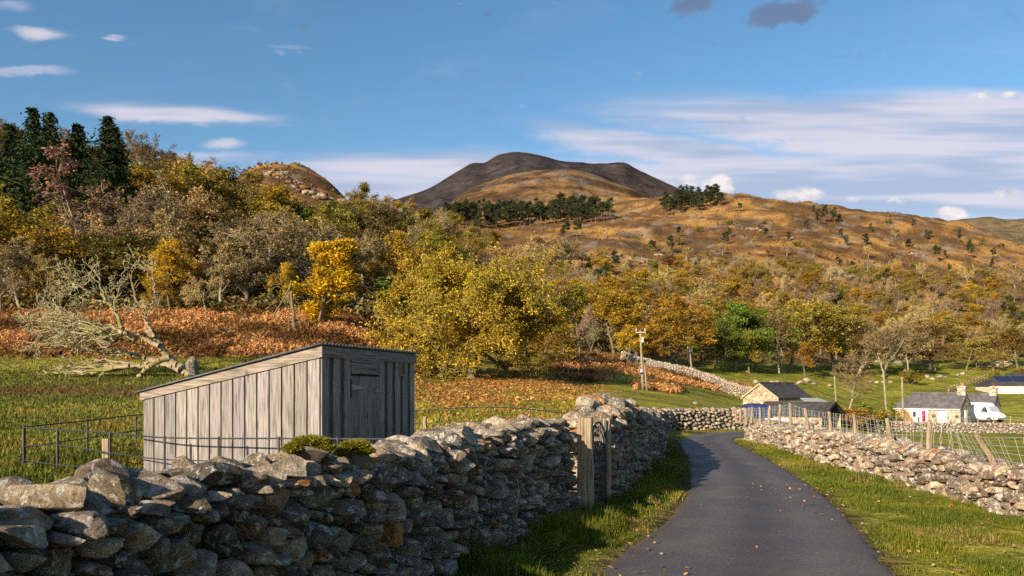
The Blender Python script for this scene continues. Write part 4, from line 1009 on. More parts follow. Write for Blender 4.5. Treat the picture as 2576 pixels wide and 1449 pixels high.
TINT = dict(umber=((0.135, 0.105, 0.04), 'umber'), moss=((0.125, 0.118, 0.03), 'moss green'),  # umber, moss: deep shade of the left wood put into darker leaf colours
    yellow=((0.45, 0.30, 0.027), 'yellow'), golden=((0.33, 0.225, 0.032), 'golden'), amber=((0.29, 0.165, 0.03), 'amber'), olive=((0.235, 0.20, 0.036), 'olive'),
    rust=((0.18, 0.12, 0.036), 'russet'), green=((0.13, 0.17, 0.03), 'green'), khaki=((0.285, 0.22, 0.062), 'khaki'),
    grey=((0.23, 0.185, 0.115), 'grey-tan'), tan=((0.33, 0.25, 0.125), 'tan'), brown=((0.155, 0.115, 0.07), 'brown'), plum=((0.165, 0.115, 0.09), 'plum-brown'),
    pine=((0.048, 0.062, 0.030), 'blue-green'), spruce=((0.022, 0.036, 0.015), 'blackish green'))
COMMON = dict(oak_tree='leafy tree', bare_tree='bare twiggy tree', birch_tree='thin birch', pine_tree='Scots pine', conifer_tree='tall conifer', bush='bush')
GROUP = dict(oak_tree='leafy autumn trees', bare_tree='leafless trees', birch_tree='birches', pine_tree='Scots pines', conifer_tree='tall conifers', bush='bushes')
PLACED = []
rT = np.random.default_rng(77)
FIRST = {}
def plant(kindname, x, y, z, H, tint, label=None, variant=None, rz=None, wide=1.0, meshes=None, cat=None, grp=None):
    pr = PROTO[kindname]; v = int(rT.integers(len(pr))) if variant is None else variant
    tr, cr, h0 = pr[v] if meshes is None else meshes
    s = H / h0; col = np.array(TINT[tint][0]) * rT.uniform(0.85, 1.15) * (rT.normal(1, 0.04, 3))
    key = (kindname, v) if meshes is None else None
    rzv = rT.uniform(0, 6.28) if rz is None else rz
    if key in FIRST and key is not None:
        r = dup(FIRST[key], (x, y, z), rzv, (s * wide, s * wide, s), col)
    else:
        r = thing(kindname, '', cat or COMMON[kindname].split()[-1], (x, y, z), rzv); r.scale = (s * wide, s * wide, s)
        obj('trunk', tr, r); obj('crown', cr, r, col)
        if key is not None: FIRST[key] = r
    r['category'] = cat or {'pine_tree': 'pine', 'birch_tree': 'birch', 'conifer_tree': 'conifer', 'bush': 'bush'}.get(kindname, 'tree'); r['group'] = grp or GROUP[kindname]
    vx, vy = VP((x, y, z + H / 2))
    if label: r['label'] = label
    else: PLACED.append([r, TINT[tint][1] + ' ' + COMMON[kindname], vx, vy, H])
    return r
def plant_at(kindname, vx, vy, H, tint, dmin=30, **kw):
    h = ghit(vx, vy, dmin)
    if h is None: return None
    return plant(kindname, *h, H, tint, **kw)
def by_px(kindname, vx, d, top_vy, tint, **kw):
    p = G(vx, d); H = EH - (top_vy - HY) / F * d - p[2]
    return plant(kindname, *p, H, tint, **kw)

# --- the great oak in the field beside the shed, 18 m across
def hero_oak():
    rng = np.random.default_rng(13); T = Tree()
    cfg = dict(n=(5, 8, 6, 5, 3), wig=(0.10, 0.17, 0.24, 0.28, 0.3), up=(0.0, 0.02, 0.03, 0.03, 0.0), start=(0.2, 0.22, 0.15, 0.1, 0), k=(7.0, 1.9, 2.0, 1.5), ang=((38, 112), (25, 60), (25, 60), (20, 60)), len=(8.6, 0.50, 0.48, 0.5), leaf=3, rmin=0.022, taper=0.82, flat=0.75, shape=lambda f: 1.12 - 0.35 * f ** 2)
    grow(T, rng, (0, 0, -0.3), (0.05, 0, 1), 8.2, 0.55, 0, cfg)
    tp = np.array([t[0] for t in T.tips])
    # dome envelope
    tp = tp[(tp[:, 2] > 0.9)]
    n = 105000; C = tp[rng.integers(0, len(tp), n)] + rng.normal(0, 1, (n, 3)) * (0.34, 0.34, 0.12)
    keep = fbm(C[:, 0] / 1.4 + 0.6 * C[:, 2], C[:, 1] / 1.4 - 0.9 * C[:, 2], 3, 3) > 0.34
    C = C[keep & (C[:, 2] > 0.5)]
    lf = leaf_quads(C, 0.135, rng, (1, 1, 1), 0.28, 0.6, 1.5, 0.1); cv = np.repeat(clump_var(C, rng, 1.5, 0.7, 1.25), 4, 0)
    green = np.repeat(np.where(fbm(C[:, 0] / 3, C[:, 2] / 3, 8, 2)[:, None] > 0.52, np.array([[0.86, 0.96, 1.0]]), 1.0), 4, 0)
    tr, cr = tree_meshes(T, 'hero', 3, M_bark, M_leaf, rng, (lf[0], lf[1], lf[2] * cv * green), twigcol=(0.8, 0.9, 1.5))
    return tr, cr, tp
tr, cr, tp = hero_oak(); HO_W = np.abs(tp[:, 0]).max(); HO_H = tp[:, 2].max()
PROTO['great_oak'] = [(tr, cr, HO_H)]
COMMON['great_oak'] = 'oak tree'; GROUP['great_oak'] = 'leafy autumn trees'
p = G(1185, 72); H = EH - (596 - HY) / F * 72 - p[2]
r = plant('great_oak', *p, H, 'yellow', 'big spreading yellow-green oak standing alone in the field beside the shed', rz=2.2, wide=1.0)
wid = 262 * 72 / F; r.scale = (wid / (HO_W * 1.0), wid / HO_W, H / HO_H); [c_ for c_ in r.children if c_.name.startswith('crown')][0].color = (0.475, 0.333, 0.036, 1)
r.name = 'oak_tree'
# --- spruces on the left
for vx, d, ty, v, wd in ((22, 118, 308, 0, 1.0), (84, 110, 268, 1, 0.95), (125, 121, 276, 2, 1.0), (203, 124, 308, 1, 1.15), (270, 112, 290, 0, 1.0), (292, 118, 312, 2, 0.9), (-40, 112, 330, 1, 1.1)):
    by_px('conifer_tree', vx, d, ty, 'spruce', variant=v, wide=wd * 1.45)
# --- individually placed trees of the left wood
HANDS = [
 # kind, vx, distance, top row, tint, wide
 ('oak_tree', 60, 92, 455, 'olive', 1.15), ('oak_tree', 130, 90, 555, 'golden', 1.0), ('oak_tree', -20, 95, 480, 'olive', 1.1), ('oak_tree', 165, 88, 610, 'rust', 0.9),
 ('birch_tree', 225, 96, 385, 'plum', 1.3), ('birch_tree', 265, 93, 480, 'plum', 1.25), ('birch_tree', 205, 94, 450, 'plum', 1.2),
 ('bare_tree', 60, 86, 590, 'grey', 1.1), ('bare_tree', 0, 84, 610, 'grey', 1.1), ('bare_tree', 110, 85, 640, 'tan', 1.0),
 ('bare_tree', 480, 105, 465, 'grey', 1.15), ('bare_tree', 540, 112, 470, 'tan', 1.1), ('bare_tree', 590, 110, 520, 'grey', 1.0), ('bare_tree', 420, 108, 500, 'grey', 1.0),
 ('oak_tree', 425, 86, 608, 'yellow', 0.95), ('oak_tree', 395, 83, 690, 'golden', 1.0), ('oak_tree', 470, 90, 640, 'golden', 0.8),
 ('bare_tree', 555, 86, 612, 'tan', 1.3), ('bare_tree', 525, 83, 690, 'tan', 1.2), ('bare_tree', 640, 88, 640, 'grey', 1.2), ('bare_tree', 680, 92, 650, 'grey', 1.0),
 ('oak_tree', 700, 100, 610, 'olive', 0.9), ('oak_tree', 720, 84, 660, 'golden', 0.7),
 ('oak_tree', 380, 135, 390, 'olive', 1.3), ('oak_tree', 345, 128, 420, 'golden', 1.1), ('oak_tree', 440, 150, 395, 'khaki', 1.2), ('oak_tree', 360, 112, 520, 'olive', 1.0), ('oak_tree', 640, 130, 480, 'olive', 1.2), ('oak_tree', 700, 135, 470, 'golden', 1.1), ('oak_tree', 760, 140, 510, 'green', 1.1), ('oak_tree', 600, 140, 450, 'khaki', 1.1), ('oak_tree', 560, 165, 415, 'khaki', 1.2), ('oak_tree', 500, 180, 400, 'rust', 1.2), ('oak_tree', 620, 190, 445, 'rust', 1.0),
 ('oak_tree', 910, 215, 462, 'olive', 1.0), ('bare_tree', 885, 215, 470, 'brown', 0.9), ('oak_tree', 1022, 245, 497, 'golden', 1.0), ('oak_tree', 1055, 240, 530, 'olive', 0.9), ('bare_tree', 945, 225, 495, 'brown', 0.9),
 ('bare_tree', 345, 190, 330, 'brown', 0.8), ('bare_tree', 385, 200, 350, 'brown', 1.0), ('bare_tree', 470, 205, 385, 'brown', 1.0), ('bare_tree', 515, 210, 392, 'brown', 1.0), ('bare_tree', 425, 205, 380, 'brown', 1.1), ('bare_tree', 180, 205, 318, 'brown', 1.1), ('bare_tree', 150, 200, 320, 'rust', 1.0), ('bare_tree', -10, 205, 300, 'brown', 1.2), ('oak_tree', 10, 195, 310, 'rust', 1.2), ('oak_tree', 655, 245, 432, 'green', 0.5),
 ('oak_tree', 1000, 108, 575, 'golden', 0.9), ('oak_tree', 960, 112, 600, 'khaki', 1.0), ('oak_tree', 930, 104, 640, 'rust', 1.0), ('bare_tree', 900, 108, 590, 'grey', 1.1), ('oak_tree', 1020, 118, 640, 'rust', 1.0), ('bare_tree', 850, 104, 640, 'brown', 1.1), ('bush', 1010, 100, 700, 'green', 1.2), ('bush', 985, 98, 725, 'green', 1.2),
 # behind the great oak and the middle wood
 ('birch_tree', 1425, 118, 725, 'plum', 1.2), ('birch_tree', 1455, 112, 770, 'grey', 1.2), ('birch_tree', 1345, 125, 690, 'plum', 1.3), ('birch_tree', 1390, 120, 700, 'plum', 1.4), ('birch_tree', 1480, 108, 800, 'grey', 1.2), ('birch_tree', 1320, 130, 640, 'plum', 1.3),
 ('oak_tree', 1365, 100, 790, 'amber', 1.1), ('oak_tree', 1400, 104, 800, 'golden', 1.0), ('oak_tree', 1320, 106, 760, 'golden', 1.0),
 ('oak_tree', 1545, 128, 735, 'golden', 1.2), ('oak_tree', 1600, 130, 705, 'golden', 1.2), ('oak_tree', 1655, 128, 750, 'golden', 1.1), ('oak_tree', 1700, 134, 740, 'golden', 1.1), ('oak_tree', 1585, 122, 815, 'yellow', 1.1), ('oak_tree', 1765, 152, 770, 'amber', 1.0), ('oak_tree', 1640, 126, 830, 'golden', 1.0),
 ('oak_tree', 1795, 148, 745, 'green', 0.9), ('oak_tree', 1850, 145, 765, 'green', 1.1), ('oak_tree', 1900, 150, 775, 'green', 1.0), ('oak_tree', 1825, 142, 820, 'green', 1.1), ('oak_tree', 1885, 143, 830, 'olive', 1.0),
 ('birch_tree', 1735, 150, 690, 'grey', 1.1), ('birch_tree', 1972, 152, 800, 'tan', 1.3), ('birch_tree', 1960, 150, 780, 'brown', 1.3), ('oak_tree', 2025, 150, 858, 'amber', 1.0), ('oak_tree', 1985, 158, 750, 'olive', 1.1), ('oak_tree', 2050, 165, 760, 'golden', 1.1), ('oak_tree', 2100, 170, 770, 'khaki', 1.2), ('bare_tree', 2160, 170, 790, 'brown', 1.2), ('bare_tree', 2220, 172, 800, 'brown', 1.1), ('bare_tree', 2280, 176, 790, 'tan', 1.1), ('birch_tree', 2285, 170, 815, 'tan', 1.4), ('birch_tree', 2225, 168, 830, 'tan', 1.4),
 ('oak_tree', 2340, 185, 800, 'rust', 1.3), ('oak_tree', 2500, 190, 830, 'khaki', 1.4), ('oak_tree', 2560, 195, 820, 'rust', 1.3), ('oak_tree', 2430, 190, 845, 'olive', 1.2),
 ('bare_tree', 1370, 260, 590, 'tan', 1.2), ('bare_tree', 1420, 270, 600, 'grey', 1.2),
]
for k_, vx, d, ty, ti, wd in HANDS: by_px(k_, vx, d, ty, ti, wide=wd)
oak_proto(177, 10, 2.7, 15000, 0.17, 0.10); yt = by_px('oak_tree', 805, 74, 604, 'yellow', label='bright yellow upright tree at the top of the bracken, left of the great oak', variant=7, wide=1.05)
[c_ for c_ in yt.children if c_.name.startswith('crown')][0].color = (0.50, 0.335, 0.022, 1)
PROTO['oak_tree'].pop()
# --- fill of the woods
def dist_ok(p, lst, r): return all((p[0]-q[0])**2 + (p[1]-q[1])**2 > r * r for q in lst)
def fill(region, n, rpx, kinds, hrange, seed, hfall=None, dmin=60):
    rng = np.random.default_rng(seed); pts = []; tries = 0
    xs = [q[0] for q in region]; ys = [q[1] for q in region]
    def inside(x, y):
        c = False; j = len(region) - 1
        for i in range(len(region)):
            (x1, y1), (x2, y2) = region[i], region[j]
            if (y1 > y) != (y2 > y) and x < (x2 - x1) * (y - y1) / (y2 - y1) + x1: c = not c
            j = i
        return c
    while len(pts) < n and tries < n * 40:
        tries += 1; x = rng.uniform(min(xs), max(xs)); y = rng.uniform(min(ys), max(ys))
        if not inside(x, y) or not dist_ok((x, y * 1.9), pts, rpx): continue
        pts.append((x, y * 1.9))
        ks = [k for k in kinds]; w = np.array([k[2] for k in ks]); k_ = ks[rng.choice(len(ks), p=w / w.sum())]
        h = rng.uniform(*hrange); 
        plant_at(k_[0], x, y, h * k_[3] if len(k_) > 3 else h, k_[1], dmin, wide=rng.uniform(0.9, 1.3))
    return len(pts)
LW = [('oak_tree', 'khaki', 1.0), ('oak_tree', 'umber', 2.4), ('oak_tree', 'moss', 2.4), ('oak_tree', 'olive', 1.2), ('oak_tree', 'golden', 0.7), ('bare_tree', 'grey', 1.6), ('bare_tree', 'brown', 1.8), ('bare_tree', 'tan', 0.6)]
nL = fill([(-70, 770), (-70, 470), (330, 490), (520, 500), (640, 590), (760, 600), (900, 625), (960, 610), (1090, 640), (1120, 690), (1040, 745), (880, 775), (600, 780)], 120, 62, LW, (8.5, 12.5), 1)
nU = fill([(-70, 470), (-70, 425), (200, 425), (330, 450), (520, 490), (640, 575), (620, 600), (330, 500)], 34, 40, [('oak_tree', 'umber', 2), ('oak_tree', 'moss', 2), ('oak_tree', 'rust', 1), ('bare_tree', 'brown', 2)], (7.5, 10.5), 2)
nM = fill([(880, 560), (980, 580), (1100, 600), (1235, 612), (1240, 640), (1100, 680), (960, 620)], 26, 34, [('bare_tree', 'grey', 1.5), ('oak_tree', 'khaki', 2), ('oak_tree', 'golden', 1), ('oak_tree', 'olive', 2), ('bare_tree', 'tan', 1.4)], (8, 11), 3)
RW = [('oak_tree', 'golden', 2.2), ('oak_tree', 'amber', 0.5), ('oak_tree', 'olive', 2.2), ('oak_tree', 'khaki', 2.2), ('oak_tree', 'rust', 0.7), ('bare_tree', 'tan', 2.3), ('oak_tree', 'yellow', 0.5), ('bare_tree', 'grey', 1.0), ('bare_tree', 'brown', 0.7), ('birch_tree', 'plum', 0.8), ('birch_tree', 'grey', 0.5), ('pine_tree', 'pine', 0.15)]
nR = fill([(1330, 860), (1300, 760), (1290, 700), (1500, 690), (1700, 690), (1900, 700), (2100, 710), (2650, 720), (2650, 905), (2430, 905), (2200, 905), (2000, 905), (1800, 890), (1560, 880)], 270, 40, RW, (8, 12), 4, dmin=110)
# scattered on the open slope above
SW = [('bare_tree', 'tan', 2), ('bare_tree', 'grey', 1.5), ('pine_tree', 'pine', 1.6, 0.9), ('bush', 'olive', 1.2, 0.45), ('bush', 'rust', 0.9, 0.4), ('oak_tree', 'khaki', 1.0, 0.8), ('birch_tree', 'plum', 0.7)]
nS = fill([(1300, 690), (1420, 640), (1560, 640), (1700, 620), (1900, 610), (2200, 600), (2400, 590), (2650, 650), (2650, 715), (2100, 705), (1700, 690)], 62, 46, SW, (6, 9.5), 5, dmin=200)
nT = fill([(1660, 600), (1850, 530), (2100, 540), (2400, 570), (2500, 600), (2300, 600), (1900, 610)], 20, 60, [('pine_tree', 'pine', 3, 0.8), ('bush', 'olive', 1, 0.4)], (6.5, 9), 6, dmin=250)
# pine belt and the pines on the skyline
rP = np.random.default_rng(88)
def pines(reg, n, rpx, hr, seed): return fill(reg, n, rpx, [('pine_tree', 'pine', 1)], hr, seed, dmin=300)
nP = pines([(1115, 572), (1120, 562), (1300, 548), (1420, 540), (1540, 548), (1530, 560), (1420, 566), (1300, 570), (1210, 578)], 95, 9, (12, 18), 7)
nQ = pines([(1655, 540), (1690, 512), (1740, 508), (1810, 505), (1815, 522), (1730, 535), (1680, 548)], 30, 11, (11, 15), 8)
for vx, vy, H in ((1432, 600, 11), (1450, 602, 12), (1415, 603, 9), (1640, 640, 8), (2075, 560, 13), (2100, 562, 12), (2060, 563, 11), (1200, 585, 11), (1150, 582, 10)): plant_at('pine_tree', vx, vy, H, 'pine', 250)
for vx, vy, H in ((2100, 815, 13), (2540, 840, 15), (2150, 700, 9), (1690, 640, 11), (2360, 660, 11), (2440, 650, 12), (2280, 640, 10)): plant_at('pine_tree', vx, vy, H, 'pine', 110)
# single trees near the farm
by_px('birch_tree', 2132, 92, 880, 'brown', label='bare orange-twigged tree rising from the farmyard behind the low slate barn', variant=1, wide=1.5)
by_px('bush', 1772, 78, 998, 'grey', label='grey leafless bush in the middle field above the lane bend', variant=0)
for vx, d, ty, ti in ((2118, 78, 1027, 'amber'), (2140, 78, 1024, 'amber'), (2162, 79, 1026, 'amber')): by_px('bush', vx, d, ty, ti, wide=1.5)
for vx, d, ty, ti in ((2206, 84, 1012, 'green'), (2190, 80, 1032, 'green'), (2230, 82, 1038, 'olive'), (2285, 160, 928, 'olive'), (2500, 175, 930, 'olive'), (2560, 180, 925, 'rust')): by_px('bush', vx, d, ty, ti, wide=1.3)

# ------------------------------------------------------------------ labels that tell the trees apart
MARKS = [('tall dark conifers', 170, 480), ('rocky knoll', 760, 460), ('fallen tree', 270, 800), ('upright yellow tree', 805, 720), ('shed roof', 700, 900), ('great oak', 1190, 790), ('pine belt', 1330, 545), ('dark mountain', 1300, 430), ('crossarm pole', 1612, 880), ('dark green trees', 1850, 840), ('stone barn', 1955, 985), ('skyline pines', 1740, 510), ('bare farmyard tree', 2132, 950), ('long cottage', 2350, 1015), ('white van', 2470, 1035), ('pale outcrop', 2190, 690), ('blue-roofed building', 2540, 965), ('far grey ridge', 2500, 560), ('slanting field wall', 1720, 930)]
def where(vx, vy):
    best = min(MARKS, key=lambda m: ((m[1] - vx) / 1.0) ** 2 + ((m[2] - vy) * 1.3) ** 2)
    dx, dy = vx - best[1], vy - best[2]
    if abs(dx) < 45 and abs(dy) < 35: r = 'beside'
    elif abs(dy) > abs(dx) * 1.2: r = 'above' if dy < 0 else 'below'
    elif abs(dy) > abs(dx) * 0.5: r = ('up' if dy < 0 else 'down') + ('-left of' if dx < 0 else '-right of')
    else: r = 'left of' if dx < 0 else 'right of'
    return r + ' the ' + best[0]
ORD = ['leftmost', 'second from left', 'third from left', 'fourth from left', 'fifth from left', 'sixth from left', 'seventh from left', 'eighth from left', 'ninth from left', 'tenth from left'] + ['%s from left' % w for w in ('eleventh', 'twelfth', 'thirteenth', 'fourteenth', 'fifteenth', 'sixteenth', 'seventeenth', 'eighteenth', 'nineteenth', 'twentieth')]
NUM = ['', '', 'two', 'three', 'four', 'five', 'six', 'seven', 'eight', 'nine', 'ten']
def label_all(lst, plural=lambda s: s + ('es' if s.endswith(('h', 's')) else 's')):
    by = {}
    for it in lst: by.setdefault(it[1] + ' ' + where(it[2], it[3]), []).append(it)
    for k_, its in by.items():
        if len(its) == 1: its[0][0]['label'] = k_; continue
        its.sort(key=lambda t: t[2]); desc = its[0][1]; loc = k_[len(desc) + 1:]
        for i, it in enumerate(its):
            o = 'rightmost' if i == len(its) - 1 else (ORD[i] if i < len(ORD) else 'number %d from left' % (i + 1))
            it[0]['label'] = o + ' of ' + (NUM[len(its)] + ' ' if len(its) < 11 else 'the ') + plural(desc) + ' ' + loc
# ------------------------------------------------------------------ farm buildings
def mk_rubble(name, a, b, sc=2.6):
    t = NT(name); o = t.objco(); v = t.new('ShaderNodeTexVoronoi'); v.feature = 'F1'; v.inputs['Scale'].default_value = sc; v.inputs['Randomness'].default_value = 0.9
    t.link(t.scale(o, (1, 1, 2.0)), v.inputs['Vector']); e = t.new('ShaderNodeTexVoronoi'); e.feature = 'DISTANCE_TO_EDGE'; e.inputs['Scale'].default_value = sc; e.inputs['Randomness'].default_value = 0.9; t.link(t.scale(o, (1, 1, 2.0)), e.inputs['Vector'])
    s = t.new('ShaderNodeSeparateColor'); t.link(v.outputs['Color'], s.inputs[0])
    c = t.ramp(s.outputs[0], [(0.0, a), (0.5, tuple((x + y) / 2 for x, y in zip(a, b))), (1.0, b)])
    c = t.mix(t.ramp(e.outputs['Distance'], [(0.02, 0.75), (0.10, 0.0)]), c, (0.07, 0.06, 0.045))
    n = t.noise(o, 3, 4); c = t.mix(1.0, c, t.ramp(n, [(0.3, 0.75), (0.7, 1.25)]), 'MULTIPLY')
    return t.surf(c, 0.95, t.bump(e.outputs['Distance'], 0.6, 0.05), spec=0.1)
def mk_slate(name, base):
    t = NT(name); o = t.objco(); b = t.new('ShaderNodeTexBrick'); b.inputs['Scale'].default_value = 1.0; b.inputs['Mortar Size'].default_value = 0.012; b.inputs['Brick Width'].default_value = 0.32; b.inputs['Row Height'].default_value = 0.22
    b.inputs['Color1'].default_value = (*[x * 0.75 for x in base], 1); b.inputs['Color2'].default_value = (*[x * 1.25 for x in base], 1); b.inputs['Mortar'].default_value = (*[x * 0.35 for x in base], 1)
    sp = t.new('ShaderNodeSeparateXYZ'); t.link(o, sp.inputs[0]); cb = t.new('ShaderNodeCombineXYZ'); t.link(sp.outputs[0], cb.inputs[0]); t.link(t.math('MULTIPLY', sp.outputs[2], 1.6), cb.inputs[1]); t.link(cb.outputs[0], b.inputs['Vector'])
    n = t.noise(o, 0.8, 5, 0.65); n2 = t.noise(o, 7, 4)
    c = t.mix(1.0, b.outputs['Color'], t.ramp(n, [(0.3, 0.7), (0.7, 1.3)]), 'MULTIPLY')
    c = t.mix(t.ramp(n2, [(0.66, 0.0), (0.72, 0.6)]), c, (0.26, 0.26, 0.20))
    return t.surf(c, 0.92, t.bump(n2, 0.3, 0.02), spec=0.1)
M_rub = mk_rubble('rubble_walling', (0.28, 0.215, 0.14), (0.50, 0.42, 0.31))
M_rub2 = mk_rubble('cottage_walling', (0.26, 0.22, 0.17), (0.52, 0.46, 0.38), 2.0)
M_slate = mk_slate('welsh_slate', (0.055, 0.052, 0.055)); M_slate2 = mk_slate('cottage_slate', (0.11, 0.105, 0.108))
M_white = mk_plain('white_paint', (0.80, 0.79, 0.77), 0.5, 0, 0.06, 2)
M_dark = mk_plain('dark_opening', (0.018, 0.017, 0.018), 0.9, 0, 0.1)
M_glass = mk_plain('window_glass', (0.03, 0.035, 0.045), 0.12, 0, 0.1, 3, 0.6)
M_timber = mk_plain('bleached_timber', (0.36, 0.28, 0.19), 0.9, 0, 0.3, 8)
def gable_house(name, label, cat, loc, rz, L, Wd, eave, ridge, wallm, roofm, over=0.25, group=None, hip0=False, base=-1.5, verge=None):
    """long axis = local x, origin at the near corner (0,0); width runs along +y"""
    t = thing(name, label, cat, loc, rz, group); mb = MB()
    P = [(0, 0, base), (L, 0, base), (L, Wd, base), (0, Wd, base), (0, 0, eave), (L, 0, eave), (L, Wd, eave), (0, Wd, eave), (0 if not hip0 else Wd * 0.4, Wd / 2, ridge - 0.05), (L, Wd / 2, ridge - 0.05)]
    mb.add(P, q=[(0, 1, 5, 4), (2, 3, 7, 6), (1, 2, 6, 5), (3, 0, 4, 7)], t=[(5, 6, 9), (7, 4, 8)])
    obj('wall', mb.mesh('wall', wallm), t)
    mb = MB(); th = 0.10; sl = (ridge - eave) / (Wd / 2)
    x0, x1 = -over, L + over; o = over * 0.8
    rx0 = Wd * 0.4 if hip0 else x0
    for sg in (0, 1):
        f = (lambda y: y) if sg == 0 else (lambda y: Wd - y)
        a = [(x0, f(-o), eave - o * sl), (x1, f(-o), eave - o * sl), (x1, f(Wd / 2), ridge), (rx0, f(Wd / 2), ridge)]
        Q = np.array(a + [(p[0], p[1], p[2] + th) for p in a]); mb.hexa(Q if sg == 0 else Q[[3, 2, 1, 0, 7, 6, 5, 4]])
    if hip0:
        a = [(x0, Wd + o, eave - o * sl), (x0, -o, eave - o * sl), (rx0, Wd / 2, ridge - 0.001)]
        mb.add(np.array(a + [(p[0], p[1], p[2] + th) for p in a]), t=[(0, 2, 1), (3, 4, 5)], q=[(0, 1, 4, 3), (1, 2, 5, 4), (2, 0, 3, 5)])
    roof = obj('roof', mb.mesh('roof', roofm), t)
    obj('ridge_tile', MB().path([(rx0, Wd / 2, ridge + th), (x1, Wd / 2, ridge + th)], 0.10, 8).mesh('ridge_tile', roofm), roof)
    if verge is not None:
        for sg in (0, 1):
            f = (lambda y: y) if sg == 0 else (lambda y: Wd - y); mb = MB()
            a = [(x0 - 0.04, f(-o), eave - o * sl - 0.12), (x0 - 0.01, f(-o), eave - o * sl - 0.12), (x0 - 0.01, f(Wd / 2), ridge - 0.12), (x0 - 0.04, f(Wd / 2), ridge - 0.12)]
            Q = np.array(a + [(p[0], p[1], p[2] + 0.2) for p in a]); mb.hexa(Q); obj('bargeboard', mb.mesh('bargeboard', verge), roof)
    return t
# stone barn: near corner right of the gable
c = W(1958, 1000, 84); eb = 2.6
brn = gable_house('stone_barn', 'stone barn with slate roof and pale edged gable below the slanting wall', 'barn', (c[0], c[1], c[2] - eb), math.radians(38), 6.6, 4.6, eb, eb + 1.55, M_rub, M_slate, 0.2, 'farm buildings', False, -1.0, M_timber)
obj('wall_plate', MB().box((3.3, -0.08, eb - 0.12), (6.6, 0.1, 0.2)).mesh('wall_plate', M_dark), brn)
# low slate barn in front of it, open gable end facing right
c = W(2072, 1040, 64); eb = 1.5
low = gable_house('low_barn', 'long low barn with a lichen-spotted slate roof and a dark open gable end', 'barn', (c[0], c[1], c[2] - eb), math.radians(14), 1, 1, 1, 1, M_dark, M_slate, 0.0) if False else None
def low_barn():
    L, Wd, e, r = 6.0, 3.0, 1.35, 2.30
    c = W(2068, 1043, 62); t = thing('low_barn', 'long low barn with a lichen-spotted slate roof and a dark open gable end', 'barn', (c[0], c[1], c[2] - e), math.radians(-51), 'farm buildings')
    # near right corner at origin, length towards -x, width towards +y
    mb = MB(); P = [(-L, 0, -1.2), (0, 0, -1.2), (0, Wd, -1.2), (-L, Wd, -1.2), (-L, 0, e - 0.05), (0, 0, e - 0.05), (0, Wd, e - 0.05), (-L, Wd, e - 0.05)]
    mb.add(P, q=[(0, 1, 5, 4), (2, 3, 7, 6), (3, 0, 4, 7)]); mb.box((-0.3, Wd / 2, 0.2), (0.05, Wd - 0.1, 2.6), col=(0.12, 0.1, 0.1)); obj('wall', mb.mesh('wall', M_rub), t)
    mb = MB()
    for sg in (0, 1):
        f = (lambda y: y) if sg == 0 else (lambda y: Wd - y)
        a = [(-L - 0.2, f(-0.3), e - 0.16), (0.35, f(-0.3), e - 0.16), (0.35, f(Wd / 2), r), (-L - 0.2, f(Wd / 2), r)]
        Q = np.array(a + [(p[0], p[1], p[2] + 0.09) for p in a]); mb.hexa(Q if sg == 0 else Q[[3, 2, 1, 0, 7, 6, 5, 4]])
    obj('roof', mb.mesh('roof', M_slate), t)
    mb = MB(); 
    for sg in (0, 1):
        f = (lambda y: y) if sg == 0 else (lambda y: Wd - y)
        a = [(0.36, f(-0.3), e - 0.2), (0.42, f(-0.3), e - 0.2), (0.42, f(Wd / 2), r - 0.04), (0.36, f(Wd / 2), r - 0.04)]
        Q = np.array(a + [(p[0], p[1], p[2] + 0.16) for p in a]); mb.hexa(Q)
    obj('bargeboard', mb.mesh('bargeboard', M_dark), t)
    obj('gable_panel', MB().add([(-0.25, 0.1, e), (-0.25, Wd - 0.1, e), (-0.25, Wd / 2, r - 0.1)], t=[(0, 1, 2)]).mesh('gable_panel', M_dark), t)  # near-black sheet paints the shade inside the open gable
low_barn()
# little green-edged shed roof between the barns
c = G(2046, 72); t = thing('lean_to_shed', 'small grey roofed lean-to with a green edge between the two barns', 'shed', (c[0], c[1], EH - (1011 - HY) / F * 72 - 1.2), math.radians(10), 'farm buildings')
obj('wall', MB().box((0, 0, 0.0), (1.9, 1.3, 2.2)).mesh('wall', M_rub), t)
mb = MB(); a = [(-1.1, -0.8, 1.15), (1.1, -0.8, 1.15), (0.9, 0.8, 1.5), (-0.9, 0.8, 1.5)]; mb.hexa(np.array(a + [(p[0], p[1], p[2] + 0.08) for p in a])); obj('roof', mb.mesh('roof', mk_plain('grey_sheet', (0.30, 0.31, 0.30), 0.7)), t)
obj('fascia', MB().box((-0.6, -0.83, 1.14), (1.0, 0.05, 0.1)).mesh('fascia', mk_plain('teal_paint', (0.12, 0.32, 0.27), 0.6)), t)
# long cottage
d = 100; cl = W(2243, 1027, 97.6); crn = W(2416, 1027, 92)
eb = 2.3; vec = crn[:2] - cl[:2]; Lc_ = np.linalg.norm(vec); rz = math.atan2(vec[1], vec[0]); z0 = crn[2] - eb
cot = gable_house('long_cottage', 'long low stone cottage with a slate roof, red door and white window', 'cottage', (cl[0], cl[1], z0), rz, Lc_, 4.6, eb, eb + 1.75, M_rub2, M_slate2, 0.12, 'farm buildings', True, -1.2)
sx = lambda vx: (np.array(((vx - CX) / F * 1.0, 1.0)) , )
def along(vx):      # local x on the front wall that is seen in this image column
    A = cl[:2]; u = vec / Lc_; k_ = (vx - CX) / F     # (A+u s).x = k (A+u s).y
    return (k_ * A[1] - A[0]) / (u[0] - k_ * u[1])
dx = along(2324); dw = along(2332) - along(2317.5)
dr = obj('door', MB().box((dx, -0.02, 0.95), (dw * 0.88, 0.06, 1.95)).mesh('door', mk_plain('red_paint', (0.62, 0.02, 0.03), 0.45, 0, 0.08)), cot)
